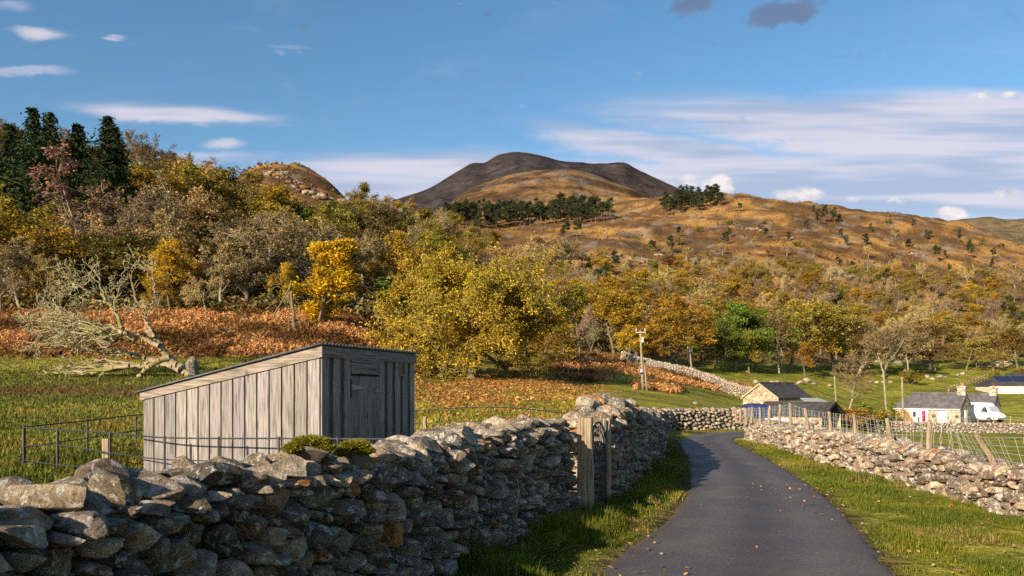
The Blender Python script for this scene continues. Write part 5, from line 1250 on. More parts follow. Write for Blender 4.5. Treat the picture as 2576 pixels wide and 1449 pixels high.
obj('frame', MB().box((dx - dw * 0.5, -0.03, 1.0), (0.16, 0.09, 2.1)).box((dx + dw * 0.5, -0.03, 1.0), (0.16, 0.09, 2.1)).box((dx, -0.03, 2.0), (dw, 0.09, 0.12)).mesh('frame', M_white), dr)
obj('door_panel', MB().box((dx - dw * 0.24, -0.055, 0.95), (dw * 0.38, 0.02, 1.9)).mesh('door_panel', mk_plain('magenta_paint', (0.55, 0.02, 0.22), 0.45, 0, 0.08)), dr)
wx = along(2370); ww = along(2380) - along(2358)
wn = obj('window', MB().box((wx, -0.03, 1.22), (ww, 0.08, 1.3)).mesh('window', M_white), cot)
for k_ in (-0.26, 0.26): obj('pane', MB().box((wx + ww * k_, -0.075, 1.22), (ww * 0.42, 0.02, 1.12), col=(1, 1, 1)).mesh('pane', mk_plain('bright_blind', (0.72, 0.73, 0.76), 0.3, 0, 0.05)), wn)
obj('sill', MB().box((wx, -0.1, 0.52), (ww + 0.2, 0.2, 0.08)).mesh('sill', M_white), wn)
for vx, w_ in ((2281, 0.85), (2299, 0.75)):
    x = along(vx); wn = obj('window', MB().box((x, -0.03, 1.45), (w_, 0.08, 0.95)).mesh('window', M_white), cot); obj('pane', MB().box((x + 0.08, -0.075, 1.45), (w_ * 0.5, 0.02, 0.7)).mesh('pane', M_glass), wn)
obj('whitewash', MB().box((along(2303), -0.014, 1.0), (along(2312) - along(2294), 0.02, 2.2)).mesh('whitewash', M_white), cot)
for vx in (2349, 2407):
    x = along(vx); obj('hanging_basket', MB().add(rock(np.random.default_rng(int(vx)), 2, (0.42, 0.35, 0.34), 3)[0] + (x, -0.22, 1.35), t=ICO[2][1]).box((x, -0.05, 1.62), (0.05, 0.2, 0.05)).mesh('hanging_basket', mk_plain('brown_basket', (0.20, 0.09, 0.05), 0.9)), cot)
obj('gutter', MB().path([(0, -0.2, eb - 0.18), (Lc_, -0.2, eb - 0.18)], 0.06, 6).mesh('gutter', M_white), cot)
gw = obj('window', MB().box((Lc_ + 0.03, 2.3, 1.25), (0.08, 1.1, 1.5)).mesh('window', M_white), cot); obj('pane', MB().box((Lc_ + 0.075, 2.3, 1.25), (0.02, 0.8, 1.2)).mesh('pane', mk_plain('bright_blind2', (0.62, 0.63, 0.66), 0.3, 0, 0.05)), gw)
def chimney(parent, x, y, z, rub):
    ch = obj('chimney', MB().box((x, y, z), (0.9, 0.75, 1.3)).box((x, y, z + 0.70), (1.08, 0.92, 0.14)).mesh('chimney', rub), parent)
    obj('chimney_pot', MB().path([(x, y, z + 0.76), (x, y, z + 1.1)], [0.17, 0.14], 10).mesh('chimney_pot', mk_plain('terracotta', (0.50, 0.17, 0.06), 0.8)), ch)
chimney(cot, Lc_ - 0.4, 2.3, eb + 1.95, M_rub2)
# second cottage behind the van
p1 = W(2498, 1024, 105); L2 = 6.0; a2 = math.radians(-43); p0 = p1 - (L2 * math.cos(a2), L2 * math.sin(a2), 0)
ct2 = gable_house('end_cottage', 'shorter stone cottage with a slate roof and chimney behind the white van', 'cottage', (p0[0], p0[1], p1[2] - 2.5), a2, L2, 4.8, 2.5, 4.2, M_rub2, M_slate2, 0.12, 'farm buildings', False, -1.2)
chimney(ct2, L2 - 0.4, 2.4, 4.4, M_rub2)
# pale building with blue panels on its roof
p0 = W(2490, 969, 150); 
blb = gable_house('byre', 'pale pinkish long building with blue panels on its dark roof, at the right edge', 'building', (p0[0], p0[1], p0[2] - 2.6), math.radians(-8), 13, 6, 2.6, 4.4, mk_plain('pink_render', (0.62, 0.50, 0.44), 0.9, 0, 0.25, 1.2), M_slate, 0.3, 'farm buildings', True, -2.0)
for i in range(3): obj('solar_panel', MB().add([(1.9 + i * 3.2, 1.0, 3.36), (4.9 + i * 3.2, 1.0, 3.36), (4.9 + i * 3.2, 2.8, 4.44), (1.9 + i * 3.2, 2.8, 4.44)], q=[(0, 1, 2, 3)]).mesh('solar_panel', mk_plain('blue_panel', (0.014, 0.02, 0.055), 0.45, 0, 0.1, 4, 0.4)), blb)
p0 = W(2550, 955, 168); gable_house('far_shed', 'dark grey roof just showing behind the blue-roofed building', 'shed', (p0[0], p0[1], p0[2] - 2.6), math.radians(-5), 12, 5, 2.6, 3.9, M_rub, M_slate, 0.2, 'farm buildings', False, -2.0)
# ruined wall at the wood edge
for vx, vy, d, L, h, lab in ((2462, 912, 196, 6.0, 1.6, 'short grey wall stub at the wood edge above the timber fence'), (2500, 908, 200, 5.0, 1.9, 'taller grey wall stub at the wood edge near the right side')):
    p0 = G(vx, d); mb = MB(); rr_ = np.random.default_rng(int(vx))
    for i in range(60):
        P, T = rock(rr_, 1, (0.7, 0.5, 0.4), 6); mb.add(P + (rr_.uniform(0, L), rr_.uniform(-0.1, 0.1), rr_.uniform(0, h)), t=T, col=stone_col(rr_) * 1.2)
    solo('wall_stub', mb.mesh('wall_stub', M_stone_pale), lab, 'stone wall', WALLG, p0)

# ------------------------------------------------------------------ vehicles
def shell(mb, sections, col=None):
    """loft of closed cross sections (x stations): list of (x, [(y,z)...])"""
    n = len(sections[0][1]); V = []; q = []
    for x, pr in sections: V += [(x, y, z) for y, z in pr]
    for i in range(len(sections) - 1):
        for k_ in range(n): q.append((i*n+k_, i*n+(k_+1) % n, (i+1)*n+(k_+1) % n, (i+1)*n+k_))
    V = np.array(V); m = len(V); V = np.vstack([V, V[:n].mean(0), V[-n:].mean(0)])
    t = [(m, (k_+1) % n, k_) for k_ in range(n)] + [(m+1, (len(sections)-1)*n+k_, (len(sections)-1)*n+(k_+1) % n) for k_ in range(n)]
    return mb.add(V, q=q, t=t, col=col)
def xsec(w, z0, zs, zt, wt):
    """lower half width w to shoulder zs, roof half width wt at zt, rounded"""
    return [(-w, z0), (w, z0), (w * 1.02, (z0 + zs) / 2), (w, zs), (wt + (w - wt) * 0.35, zs + (zt - zs) * 0.7), (wt, zt - 0.04), (wt * 0.8, zt), (-wt * 0.8, zt), (-wt, zt - 0.04), (-wt - (w - wt) * 0.35, zs + (zt - zs) * 0.7), (-w, zs), (-w * 1.02, (z0 + zs) / 2)]
def wheel(parent, x, y, r=0.34):
    w_ = obj('wheel', MB().path([(x, y - 0.11, r), (x, y + 0.11, r)], r, 20).mesh('wheel', mk_plain('tyre', (0.02, 0.02, 0.02), 0.9)), parent)
    s_ = -1 if y < 0 else 1; obj('rim', MB().path([(x, y + s_ * 0.08, r), (x, y + s_ * 0.13, r)], r * 0.62, 14).mesh('rim', M_galv), w_)
M_van = mk_plain('white_van_paint', (0.82, 0.82, 0.84), 0.35, 0, 0.03, 2, 0.5)
d = 99; p0 = W(2474, 1061, d); 
van = thing('parked_van', 'white high-roofed van parked nose right beside the cottage gable', 'van', (p0[0], p0[1], p0[2]), math.radians(-70))
mb = MB(); st = [(-2.6, xsec(0.92, 0.35, 1.2, 2.42, 0.80)), (-2.45, xsec(0.97, 0.32, 1.25, 2.5, 0.85)), (0.2, xsec(0.98, 0.32, 1.25, 2.52, 0.85)), (0.75, xsec(0.98, 0.32, 1.25, 2.45, 0.80)), (1.10, xsec(0.97, 0.32, 1.2, 2.05, 0.78)), (1.62, xsec(0.96, 0.33, 1.12, 1.36, 0.84)), (2.25, xsec(0.93, 0.36, 0.95, 1.10, 0.80)), (2.55, xsec(0.82, 0.42, 0.72, 0.84, 0.70))]
shell(mb, st); obj('body', mb.mesh('body', M_van, True), van)
obj('windscreen', MB().hexa(np.array([(1.66, -0.78, 1.40), (1.66, 0.78, 1.40), (1.18, 0.72, 2.03), (1.18, -0.72, 2.03), (1.72, -0.78, 1.43), (1.72, 0.78, 1.43), (1.24, 0.72, 2.06), (1.24, -0.72, 2.06)])).mesh('windscreen', mk_plain('pale_screen', (0.30, 0.32, 0.37), 0.12, 0, 0.1, 2, 0.6)), van)
for s_ in (-1, 1):
    obj('side_window', MB().hexa(np.array([(0.45, s_ * 0.99, 1.32), (1.38, s_ * 0.985, 1.32), (1.0, s_ * 0.86, 1.98), (0.45, s_ * 0.88, 1.98), (0.45, s_ * 1.0, 1.32), (1.38, s_ * 0.995, 1.32), (1.0, s_ * 0.87, 1.98), (0.45, s_ * 0.89, 1.98)])).mesh('side_window', mk_plain('tinted_glass', (0.06, 0.065, 0.08), 0.15, 0, 0.1, 2, 0.5)), van)
    obj('mirror', MB().box((1.22, s_ * 1.12, 1.45), (0.1, 0.16, 0.34)).mesh('mirror', M_dark), van)
    obj('headlight', MB().box((2.30, s_ * 0.66, 0.86), (0.3, 0.3, 0.18)).mesh('headlight', M_galv), van)
    for x in (-1.55, 1.55): wheel(van, x, s_ * 0.90, 0.34)
obj('bumper', MB().box((2.52, 0, 0.50), (0.22, 1.6, 0.22)).mesh('bumper', mk_plain('grey_bumper', (0.12, 0.12, 0.15), 0.7)), van)
# dark blue van seen over the bend
d = 60; p0 = W(1899, 1050, d); bv = thing('parked_van', 'dark blue van behind the wall at the left end of the low barn', 'van', (p0[0], p0[1], EH - (1015 - HY) / F * d - 1.9), math.radians(8))
M_blue = mk_plain('dark_blue_paint', (0.02, 0.028, 0.10), 0.45, 0, 0.1, 2, 0.4)
mb = MB(); shell(mb, [(-0.95, xsec(0.75, 0.3, 1.0, 1.60, 0.6)), (-0.7, xsec(0.8, 0.3, 1.1, 1.84, 0.66)), (0.0, xsec(0.82, 0.3, 1.1, 1.92, 0.70)), (0.5, xsec(0.82, 0.3, 1.1, 1.86, 0.68)), (0.9, xsec(0.8, 0.3, 1.05, 1.5, 0.66)), (1.15, xsec(0.76, 0.35, 0.95, 1.1, 0.66))]); obj('body', mb.mesh('body', M_blue, True), bv)
obj('windscreen', MB().hexa(np.array([(0.96, -0.6, 1.46), (0.96, 0.6, 1.46), (0.6, 0.58, 1.82), (0.6, -0.58, 1.82), (1.0, -0.6, 1.5), (1.0, 0.6, 1.5), (0.64, 0.58, 1.86), (0.64, -0.58, 1.86)])).mesh('windscreen', M_glass), bv)
for s_ in (-1, 1):
    for x in (-0.6, 0.7): wheel(bv, x, s_ * 0.74, 0.3)
# pale trailer roof in front of the low barn
d = 56; p0 = W(1957, 1052, d); tr_ = thing('farm_trailer', 'pale blue-white trailer top behind the fence stakes, in front of the low barn', 'trailer', (p0[0], p0[1], EH - (1052 - HY) / F * d - 1.15), math.radians(4))
obj('body', MB().box((0, 0, 0.8), (1.65, 0.9, 0.7)).mesh('body', mk_plain('pale_blue_paint', (0.55, 0.64, 0.70), 0.5, 0, 0.1)), tr_)
obj('end_panel', MB().box((0.86, 0, 0.85), (0.06, 0.8, 0.5)).mesh('end_panel', M_dark), tr_)
for s_ in (-1, 1): wheel(tr_, 0, s_ * 0.5, 0.3)
# log pile
p0 = G(2268, 92); lp = thing('log_pile', 'stack of split orange logs with end stakes behind the pale wall', 'log pile', p0, math.radians(4)); mb = MB(); rg = np.random.default_rng(4)
nr = 17
for r_ in range(nr):
    for k_ in range(24 - r_ // 2):
        if r_ > 13 and rg.random() < 0.25 + 0.1 * (k_ < 8): continue
        rr_ = rg.uniform(0.055, 0.10); x = -1.75 + k_ * 0.15 + rg.uniform(-0.03, 0.03); z = 0.10 + r_ * 0.115
        mb.path([(x, -0.28 + rg.uniform(-0.05, 0.05), z), (x + rg.uniform(-0.03, 0.03), 0.3, z)], rr_, 6, col=np.array((0.55, 0.30, 0.11)) * rg.uniform(0.35, 1.25) * (1, rg.uniform(0.85, 1.1), rg.uniform(0.7, 1.1)))
obj('log_stack', mb.mesh('log_stack', mk_plain('log_ends', (0.9, 0.9, 0.9), 0.9, 0, 0.3, 8)), lp)
obj('pallet', MB().box((0, 0, 0.0), (3.7, 0.8, 0.1), col=(0.8, 0.5, 0.3)).mesh('pallet', M_timber), lp)
for x in (-1.6, 1.9): obj('stake', MB().box((x, -0.4, 0.6), (0.13, 0.1, 1.3), col=(1.2, 0.9, 0.6)).mesh('stake', M_timber), lp)
p0 = G(2215, 90); obj_f = thing('board_fence', 'bleached board garden fence left of the log pile', 'fence', p0, math.radians(2)); 
for i in range(14): obj('board', MB().box((-2.0 + i * 0.3, 0, 0.75), (0.26, 0.05, 1.5 + 0.1 * math.sin(i * 2.1)), col=(0.9 + 0.1 * (i % 3),) * 3).mesh('board', M_timber), obj_f)
obj('rail', MB().box((-0.05, 0.06, 1.0), (4.2, 0.06, 0.1)).mesh('rail', M_timber), obj_f)

# ------------------------------------------------------------------ poles and wires
M_pole = mk_bark('pole_timber', (0.25, 0.21, 0.16), 0.25)
M_ins = mk_plain('porcelain', (0.34, 0.32, 0.30), 0.4)
def pole(label, top, bot_vx, d, r, arm=None, extras='', name='utility_pole', lean=True):
    T_ = W(*top, d); xb = (bot_vx - CX) / F * d; g = gz(xb, d)
    t = thing(name, label, 'utility pole', (xb, d, g), 0, 'wooden poles'); v = T_ - (xb, d, g); H = v[2]
    obj('shaft', MB().path([(v[0] * f, 0, -0.2 + (H + 0.2) * f) for f in (0, 0.33, 0.66, 1)], np.linspace(r, r * 0.72, 4), 10).mesh('shaft', M_pole, True), t)
    if arm:
        obj('crossarm', MB().box((v[0], -r, H - arm[1]), (arm[0], 0.12, 0.12)).mesh('crossarm', M_timber), t)
        for s_ in (-0.46, 0.46) + ((0.0,) if len(arm) > 2 else ()): obj('insulator', MB().path([(v[0] + s_ * arm[0], -r, H - arm[1] + 0.05), (v[0] + s_ * arm[0], -r, H - arm[1] + 0.2), (v[0] + s_ * arm[0], -r, H - arm[1] + 0.42)], [0.03, 0.06, 0.035], 8).mesh('insulator', M_ins), t)
    return t, v
p1, v1 = pole('weathered utility pole with a short crossarm rising above the tall wall', (1611, 832), 1618, 75, 0.14, (0.95, 0.18))
obj('collar', MB().path([(v1[0] * .5 + 0.02, 0, v1[2] * 0.30), (v1[0] * .45, 0, v1[2] * 0.36)], 0.19, 10).mesh('collar', mk_plain('grey_guard', (0.30, 0.29, 0.36), 0.6)), p1)
obj('strap', MB().path([(v1[0] * .5 + 0.02, 0, v1[2] * 0.275), (v1[0] * .5, 0, v1[2] * 0.295)], 0.20, 10).mesh('strap', M_dark), p1)
obj('fuse_box', MB().box((v1[0] + 0.2, -0.1, v1[2] - 0.9), (0.12, 0.15, 0.5)).box((v1[0] - 0.14, -0.1, v1[2] - 0.7), (0.1, 0.12, 0.6)).mesh('fuse_box', M_white) , p1) if False else None
obj('fuse_box', MB().box((v1[0] + 0.2, -0.1, v1[2] - 0.9), (0.12, 0.15, 0.5)).mesh('fuse_box', M_white), p1)
pole('slender pale stake leaning on the weathered utility pole', (1621, 918), 1628, 74.2, 0.085, name='support_pole')
p2, v2_ = pole('pinkish utility pole with three insulators and a bracket in front of the wood', (1732, 846), 1741, 128, 0.17, (1.9, 0.2, 1))
obj('bracket', MB().path([(v2_[0], -0.1, v2_[2] * 0.70), (v2_[0] + 0.5, -0.1, v2_[2] * 0.86), (v2_[0] + 1.2, -0.1, v2_[2] * 0.9)], 0.06, 6).mesh('bracket', M_timber), p2)
obj('transformer', MB().box((v2_[0] + 0.42, -0.2, v2_[2] * 0.62), (0.3, 0.25, 0.6)).mesh('transformer', M_galv), p2)
obj('step_frame', MB().box((0, -0.2, v2_[2] * 0.12), (1.1, 0.1, 0.1)).mesh('step_frame', M_galv), p2)
pA, vA = pole('pale thick pole with a yellow tag leaning left of the cottage', (2222, 931), 2233, 88, 0.14)
obj('tag', MB().box((vA[0] * 0.15, -0.16, 1.3), (0.12, 0.03, 0.3)).mesh('tag', mk_plain('yellow_tag', (0.75, 0.55, 0.03), 0.5)), pA)
pB, vB = pole('mossy pole standing in front of the cottage roof by the logs', (2269, 948), 2273, 84, 0.14)
pC, vC = pole('thin lichened pole beside the bare farmyard tree', (2099, 946), 2106, 88, 0.10)
pole('thin pole at the wood edge above the cottage', (2346, 849), 2354, 185, 0.16)
pole('short pole at the wood edge far right, by the wall stubs', (2454, 886), 2457, 196, 0.16)
M_cable = mk_plain('cable', (0.05, 0.05, 0.055), 0.6)
def wire(label, A, B, sag, r=0.018):
    A = np.array(A, float); B = np.array(B, float); f = np.linspace(0, 1, 40)[:, None]
    Q = A + (B - A) * f; Q[:, 2] -= sag * 4 * f[:, 0] * (1 - f[:, 0])
    solo('overhead_wire', MB().path(Q, r, 5, cap=False).mesh('overhead_wire', M_cable), label, 'wire', 'overhead wires')
t1 = np.array((p1.location)) + v1
for i, (vy, dy, lab) in enumerate(((355, 0.0, 'uppermost'), (392, 0.0, 'middle'), (470, -0.25, 'lowest'))):
    wire(lab + ' overhead wire crossing the left wood down to the crossarm pole', W(-120, vy, 96), t1 + ((-0.45, 0.45, 0.0)[i], -0.15, (0.0, 0.0, -0.8)[i]), (2.6, 3.2, 2.6)[i], 0.014)
tA = np.array(pA.location) + vA; tB = np.array(pB.location) + vB; tC = np.array(pC.location) + vC
wire('thin wire from the yellow-tagged pole towards the thin farmyard pole', tA - (0, 0, 2.0) + (0, 0, 0), tC - (0, 0, 0.4), 0.3, 0.012)
wire('wire from the mossy pole rightwards over the cottage field', tB - (0, 0, 0.4), W(2640, 982, 120), 0.8, 0.012)
wire('stay wire slanting from the yellow-tagged pole to the ground', tA - (0, 0, 0.3), G(2262, 88), 0.0, 0.012)
wire('yellow-sleeved stay wire left of the pinkish pole', np.array(p2.location) + v2_ - (0, 0, 0.8), G(1662, 121), 0.0, 0.025)

# ------------------------------------------------------------------ fallen oak with antler limbs
def fallen_tree():
    rng = np.random.default_rng(21); T = Tree(); d0 = 47.0
    base = G(465, d0)
    def pt(vx, vy, d): return W(vx, vy, d)
    def limb(pts, r0, r1, d, twig=1.0, lv=1, sub=True):
        d_ = d + np.cumsum(rng.normal(0, 0.25, len(pts))); P = np.array([pt(a, b, q) for (a, b), q in zip(pts, d_)])
        P = resample(P, max(6, len(pts) * 4)); P[1:-1] += rng.normal(0, 0.05, (len(P) - 2, 3)); R = np.linspace(r0, r1, len(P))
        for i in range(len(P) - 1):
            T.seg(P[i], P[i + 1], R[i], R[i + 1], lv)
            if sub and i > len(P) * 0.25 and rng.random() < 0.32 * twig:
                dd = unit(P[i + 1] - P[i]) + rng.normal(0, 0.75, 3); cfg = dict(n=(5, 4, 3), wig=(0.28, 0.32, 0.3), up=(0.03, 0.0, 0), start=(0.2, 0.2, 0), k=(1.0, 1.1), ang=((25, 60), (25, 60)), len=(0.7, 0.6), leaf=9, rmin=0.014, taper=0.75)
                c2 = dict(cfg); grow2(P[i], dd, rng.uniform(0.7, 1.7), R[i] * 0.5, c2)
    def grow2(p, d, L, r, cfg):
        t2 = Tree(); cf = dict(cfg); cf['len'] = (L * 0.6, 0.6); grow(t2, rng, p, d, L, max(r, 0.02), 0, cf)
        for a in range(len(t2.P0)): T.seg(t2.P0[a], t2.P1[a], t2.R0[a], t2.R1[a], 3 if t2.lv[a] < 2 else 4)
    trunk = [(478, 945), (440, 915), (410, 880), (390, 848), (368, 830)]; limb(trunk, 0.28, 0.15, d0, 0.0)
    limb([(470, 940), (420, 918), (380, 905), (320, 890), (250, 880), (180, 870)], 0.22, 0.07, d0 + 0.3, 0.9)
    limb([(425, 900), (385, 915), (352, 945), (340, 955)], 0.20, 0.12, d0 - 0.8, 0.0)
    limb([(400, 870), (345, 845), (315, 840), (283, 822), (250, 835), (210, 850)], 0.17, 0.06, d0 - 0.3)
    limb([(388, 850), (367, 799), (374, 770), (388, 746), (388, 715), (385, 692), (381, 652)], 0.10, 0.025, d0, 0.7)
    limb([(383, 692), (372, 665), (358, 640)], 0.03, 0.012, d0, 0.8); limb([(386, 715), (370, 685), (350, 668)], 0.03, 0.012, d0, 0.8)
    limb([(372, 800), (360, 775), (350, 770), (362, 745)], 0.05, 0.02, d0 + 0.2, 0.9)
    limb([(330, 850), (310, 835), (296, 800), (283, 775), (268, 755), (258, 735), (250, 705), (247, 672), (241, 640)], 0.15, 0.025, d0 + 0.4, 0.8)
    limb([(283, 775), (275, 750), (280, 730), (296, 715), (310, 689)], 0.07, 0.02, d0 + 0.4, 1.0); limb([(296, 800), (290, 760), (300, 730), (312, 700)], 0.07, 0.02, d0 + 0.5, 1.0)
    limb([(266, 760), (240, 752), (222, 738), (205, 722), (197, 712), (180, 704), (165, 712)], 0.08, 0.02, d0 + 0.3, 1.3); limb([(252, 712), (232, 695), (215, 685), (190, 682), (155, 690)], 0.06, 0.015, d0 + 0.3, 1.3); limb([(225, 740), (200, 750), (190, 765), (175, 770)], 0.05, 0.015, d0, 1.2)
    for k_ in range(15):
        f = k_ / 14; ex = 28 + 130 * rng.random(); ey = 760 + 115 * f + rng.uniform(-12, 12)
        limb([(300 - 30 * f, 845 + 30 * f), (230 - 20 * f, 815 + 40 * f + rng.uniform(-15, 10)), (150 + rng.uniform(-25, 25), 780 + 85 * f + rng.uniform(-14, 14)), (ex, ey)], 0.075, 0.016, d0 + rng.uniform(-1.1, 0.9), 1.3)
    for k_ in range(7): limb([(400 - 15 * k_, 920), (330 - 20 * k_, 915 + 4 * k_), (260 - 18 * k_, 905 + 6 * k_), (200 - 15 * k_, 915 + 3 * k_)], 0.12, 0.035, d0 - rng.uniform(0.0, 0.8), 0.5)
    P0, P1, R0, R1, lv = map(np.array, (T.P0, T.P1, T.R0, T.R1, T.lv))
    root = thing('fallen_tree', 'fallen dead oak with mossy antler-like limbs lying on the left field', 'fallen tree', base); off = base
    m = lv <= 1; mb = MB(); mb.tubes(P0[m] - off, P1[m] - off, R0[m], R1[m], 8); obj('trunk', mb.mesh('trunk', M_bark_dead, True), root)
    m = lv >= 3; mb = MB(); mb.tubes(P0[m] - off, P1[m] - off, R0[m], R1[m], 4, col=np.array((0.34, 0.30, 0.17)) * rng.uniform(0.7, 1.35, (m.sum(), 1))); obj('crown', mb.mesh('crown', M_twig), root, (1, 1, 1))
fallen_tree()
# the splintered tree beside the yellow one
def splintered():
    rng = np.random.default_rng(5); d = 71; base = G(738, d); T = []
    root = thing('broken_tree', 'splintered broken trunk with bare hanging limbs left of the upright yellow tree', 'tree', base); mb = MB()
    for pts, r in (([(742, 845), (738, 790), (733, 740), (732, 712)], 0.20), ([(732, 718), (712, 755), (692, 790), (678, 828)], 0.09), ([(728, 735), (716, 770), (704, 800), (706, 830)], 0.06), ([(724, 740), (734, 780), (740, 810), (752, 838)], 0.08), ([(716, 760), (700, 775), (690, 800)], 0.05), ([(735, 765), (728, 800), (726, 835)], 0.06), ([(757, 800), (757, 838)], 0.06), ([(775, 812), (786, 840)], 0.05)):
        P = np.array([W(a, b, d + rng.normal(0, 0.3)) for a, b in pts]) - base; P = resample(P, 10); P[1:-1] += rng.normal(0, 0.04, (8, 3)); nm = 'trunk' if r == 0.20 else 'limb'; obj(nm, MB().path(P, np.linspace(r, r * 0.45, 10), 6).mesh(nm, M_bark, True), root)
splintered()
# mossy stump / stone gatepost by the fallen tree root
P, T = rock(np.random.default_rng(9), 3, (0.8, 0.7, 1.5), 14, (0.5, 0.9), 0.15); c = G(481, 45.5)
solo('standing_stone', MB().add(P + (0, 0, 0.62), t=T, col=(0.09, 0.09, 0.06)).mesh('standing_stone', M_stone, True), 'mossy upright stone at the root of the fallen tree', 'stone', None, c)

# ------------------------------------------------------------------ boulders and outcrops
rB = np.random.default_rng(91); BL = []
def boulder(vx, vy, s, dmin=20, desc='pale boulder', flat=0.7):
    h = ghit(vx, vy, dmin)
    if h is None: return
    P, T = rock(rB, 3, (s * rB.uniform(0.9, 1.4), s, s * flat), 11, (0.55, 0.9), 0.07)
    o = solo('boulder', MB().add(P + (0, 0, s * flat * 0.28), t=T, col=stone_col(rB) * 1.0).mesh('boulder', M_stone, True), '', 'boulder', 'field boulders', h, rB.uniform(0, 6.28)); BL.append([o, desc, vx, vy, s])
for vx, vy, s, ds in ((2012, 966, 1.3, 'pale boulder'), (2047, 968, 0.9, 'pale boulder'), (1998, 970, 0.8, 'grey boulder'), (1903, 964, 1.1, 'pale boulder'), (1918, 967, 0.7, 'grey boulder'), (1942, 965, 1.0, 'pale boulder'), (1955, 964, 1.0, 'grey boulder'), (2030, 962, 1.6, 'big tilted boulder'), (2088, 972, 0.9, 'pale boulder'),
    (2150, 908, 1.6, 'pale boulder'), (2190, 918, 1.5, 'pale boulder'), (2205, 912, 1.4, 'grey boulder'), (2260, 915, 1.8, 'pale boulder'), (2300, 918, 1.4, 'grey boulder'), (2330, 920, 1.3, 'pale boulder'), (2240, 910, 2.2, 'grey boulder'),
    (2190, 962, 0.8, 'pale boulder'), (2205, 963, 0.8, 'grey boulder'), (2222, 963, 0.9, 'pale boulder'), (2240, 962, 0.8, 'grey boulder'), (2310, 957, 1.0, 'pale boulder'), (2330, 950, 1.5, 'tilted slab boulder'), (2345, 955, 1.0, 'pale boulder'), (2362, 950, 1.2, 'grey boulder'), (2378, 952, 0.9, 'pale boulder'), (2410, 945, 1.0, 'grey boulder'), (2420, 942, 1.2, 'pale boulder'),
    (623, 810, 0.9, 'grey boulder'), (660, 870, 0.7, 'pale boulder'), (583, 842, 0.8, 'grey boulder'), (560, 800, 0.9, 'mossy boulder'), (742, 833, 0.8, 'grey boulder'), (1880, 937, 0.7, 'dark boulder'), (1750, 1017, 0.4, 'small white stone'), (1410, 895, 1.2, 'mossy boulder'), (1380, 915, 1.0, 'mossy boulder')):
    boulder(vx, vy, s, desc=ds)
OC = []
def outcrop(vx, vy, w, h, n, dmin, lab, cmul=0.75):
    hit = ghit(vx, vy, dmin)
    if hit is None: return
    mb = MB()
    for i in range(n):
        x = rB.normal(0, w * 0.2); y = rB.normal(0, w * 0.12); s = rB.uniform(0.25, 0.7) * h; zz = gz(hit[0] + x, hit[1] + y) - hit[2]
        P, T = rock(rB, 2, (s * rB.uniform(1.2, 2.4), s * 1.3, s * rB.uniform(0.8, 1.3)), 12, (0.4, 0.85), 0.06); mb.add(P + (x, y, zz + s * 0.08), t=T, col=stone_col(rB) * cmul)
    solo('rock_outcrop', mb.mesh('rock_outcrop', M_crag, True), lab, 'rock outcrop', 'rocky outcrops', hit)
for a in ((690, 438, 16, 2.2, 22, 200, 'small grey crag below the heathery top of the rocky knoll'), (800, 492, 22, 3.6, 36, 200, 'broad grey cliff low on the right flank of the rocky knoll'), (742, 458, 9, 1.8, 10, 200, 'grey rock patch in the middle of the rocky knoll'),
    (1905, 578, 26, 2.6, 30, 250, 'pale grey rock slabs on the orange slope under the skyline pines'), (1985, 600, 16, 2.6, 16, 250, 'lower pale slabs right of the rock slabs under the skyline pines'), (1615, 655, 24, 4.2, 34, 200, 'pale rocky bluff among trees right of the lone pines'), (1690, 648, 16, 3.2, 18, 200, 'second pale bluff beside a dark pine on the slope'), (2120, 690, 16, 4.5, 20, 200, 'light rock scar in the right hand woods'), (1640, 690, 14, 4, 18, 180, 'low pale rocks below the bluff'), (1225, 620, 10, 3, 12, 200, 'pale stones at the edge of the slope above the great oak'), (1440, 770, 10, 3, 14, 110, 'pale rocks between the birches right of the great oak'), (1790, 800, 9, 3, 12, 110, 'pale rocks above the dark green trees'), (2290, 640, 18, 3, 16, 250, 'dark rocks on the gold grass of the right slope')): outcrop(*a)

# ------------------------------------------------------------------ bracken, grass, leaves
def fronds(C, H, rng, base, n_leaf=11, size=0.19):
    n = len(C); k = n_leaf
    P = np.repeat(C, k, 0); h = np.repeat(H, k); a = rng.uniform(0, 6.28, n * k); r = rng.uniform(0.05, 0.5, n * k) * h
    tip = np.stack([np.cos(a), np.sin(a), 0 * a], 1); z = rng.uniform(0.25, 1.0, n * k) * h
    Q = P + tip * r[:, None]; Q[:, 2] += z
    N = tip * 0.5 + rng.normal(0, 0.35, (n * k, 3)); N[:, 2] += 0.8; N /= np.linalg.norm(N, axis=1)[:, None]
    A = tip + rng.normal(0, 0.3, (n * k, 3)); A -= N * (A * N).sum(1)[:, None]; A /= np.linalg.norm(A, axis=1)[:, None]; B = np.cross(N, A)
    s = (size * rng.uniform(0.6, 1.4, n * k))[:, None]
    V = np.stack([Q - A * s * 0.8, Q - B * s * 0.35, Q + A * s * 0.9 - (0, 0, 0.08), Q + B * s * 0.35], 1).reshape(-1, 3)
    c = np.repeat(base, k, 0) * rng.uniform(0.6, 1.35, (n * k, 1)); return V, np.arange(n * k * 4).reshape(-1, 4), np.repeat(c, 4, 0)
def scatter_px(poly_fn, n, xr, dr, rng, wfun):
    """points on the ground between two distances, thinned by what grows there"""
    out = []
    vx = rng.uniform(*xr, n); d = np.exp(rng.uniform(math.log(dr[0]), math.log(dr[1]), n))
    x = (vx - CX) / F * d; i = np.clip(np.searchsorted(AG, x / d) - 1, 0, len(AG) - 2); j = np.clip(((np.log(d) - LD[0]) / (LD[1] - LD[0])).astype(int), 0, ND - 2)
    z = np.array([gz(a, b) for a, b in zip(x, d)]); w = wfun[i, j]; k = rng.random(n) < w
    return np.stack([x, d, z], 1)[k]
rng = np.random.default_rng(61)
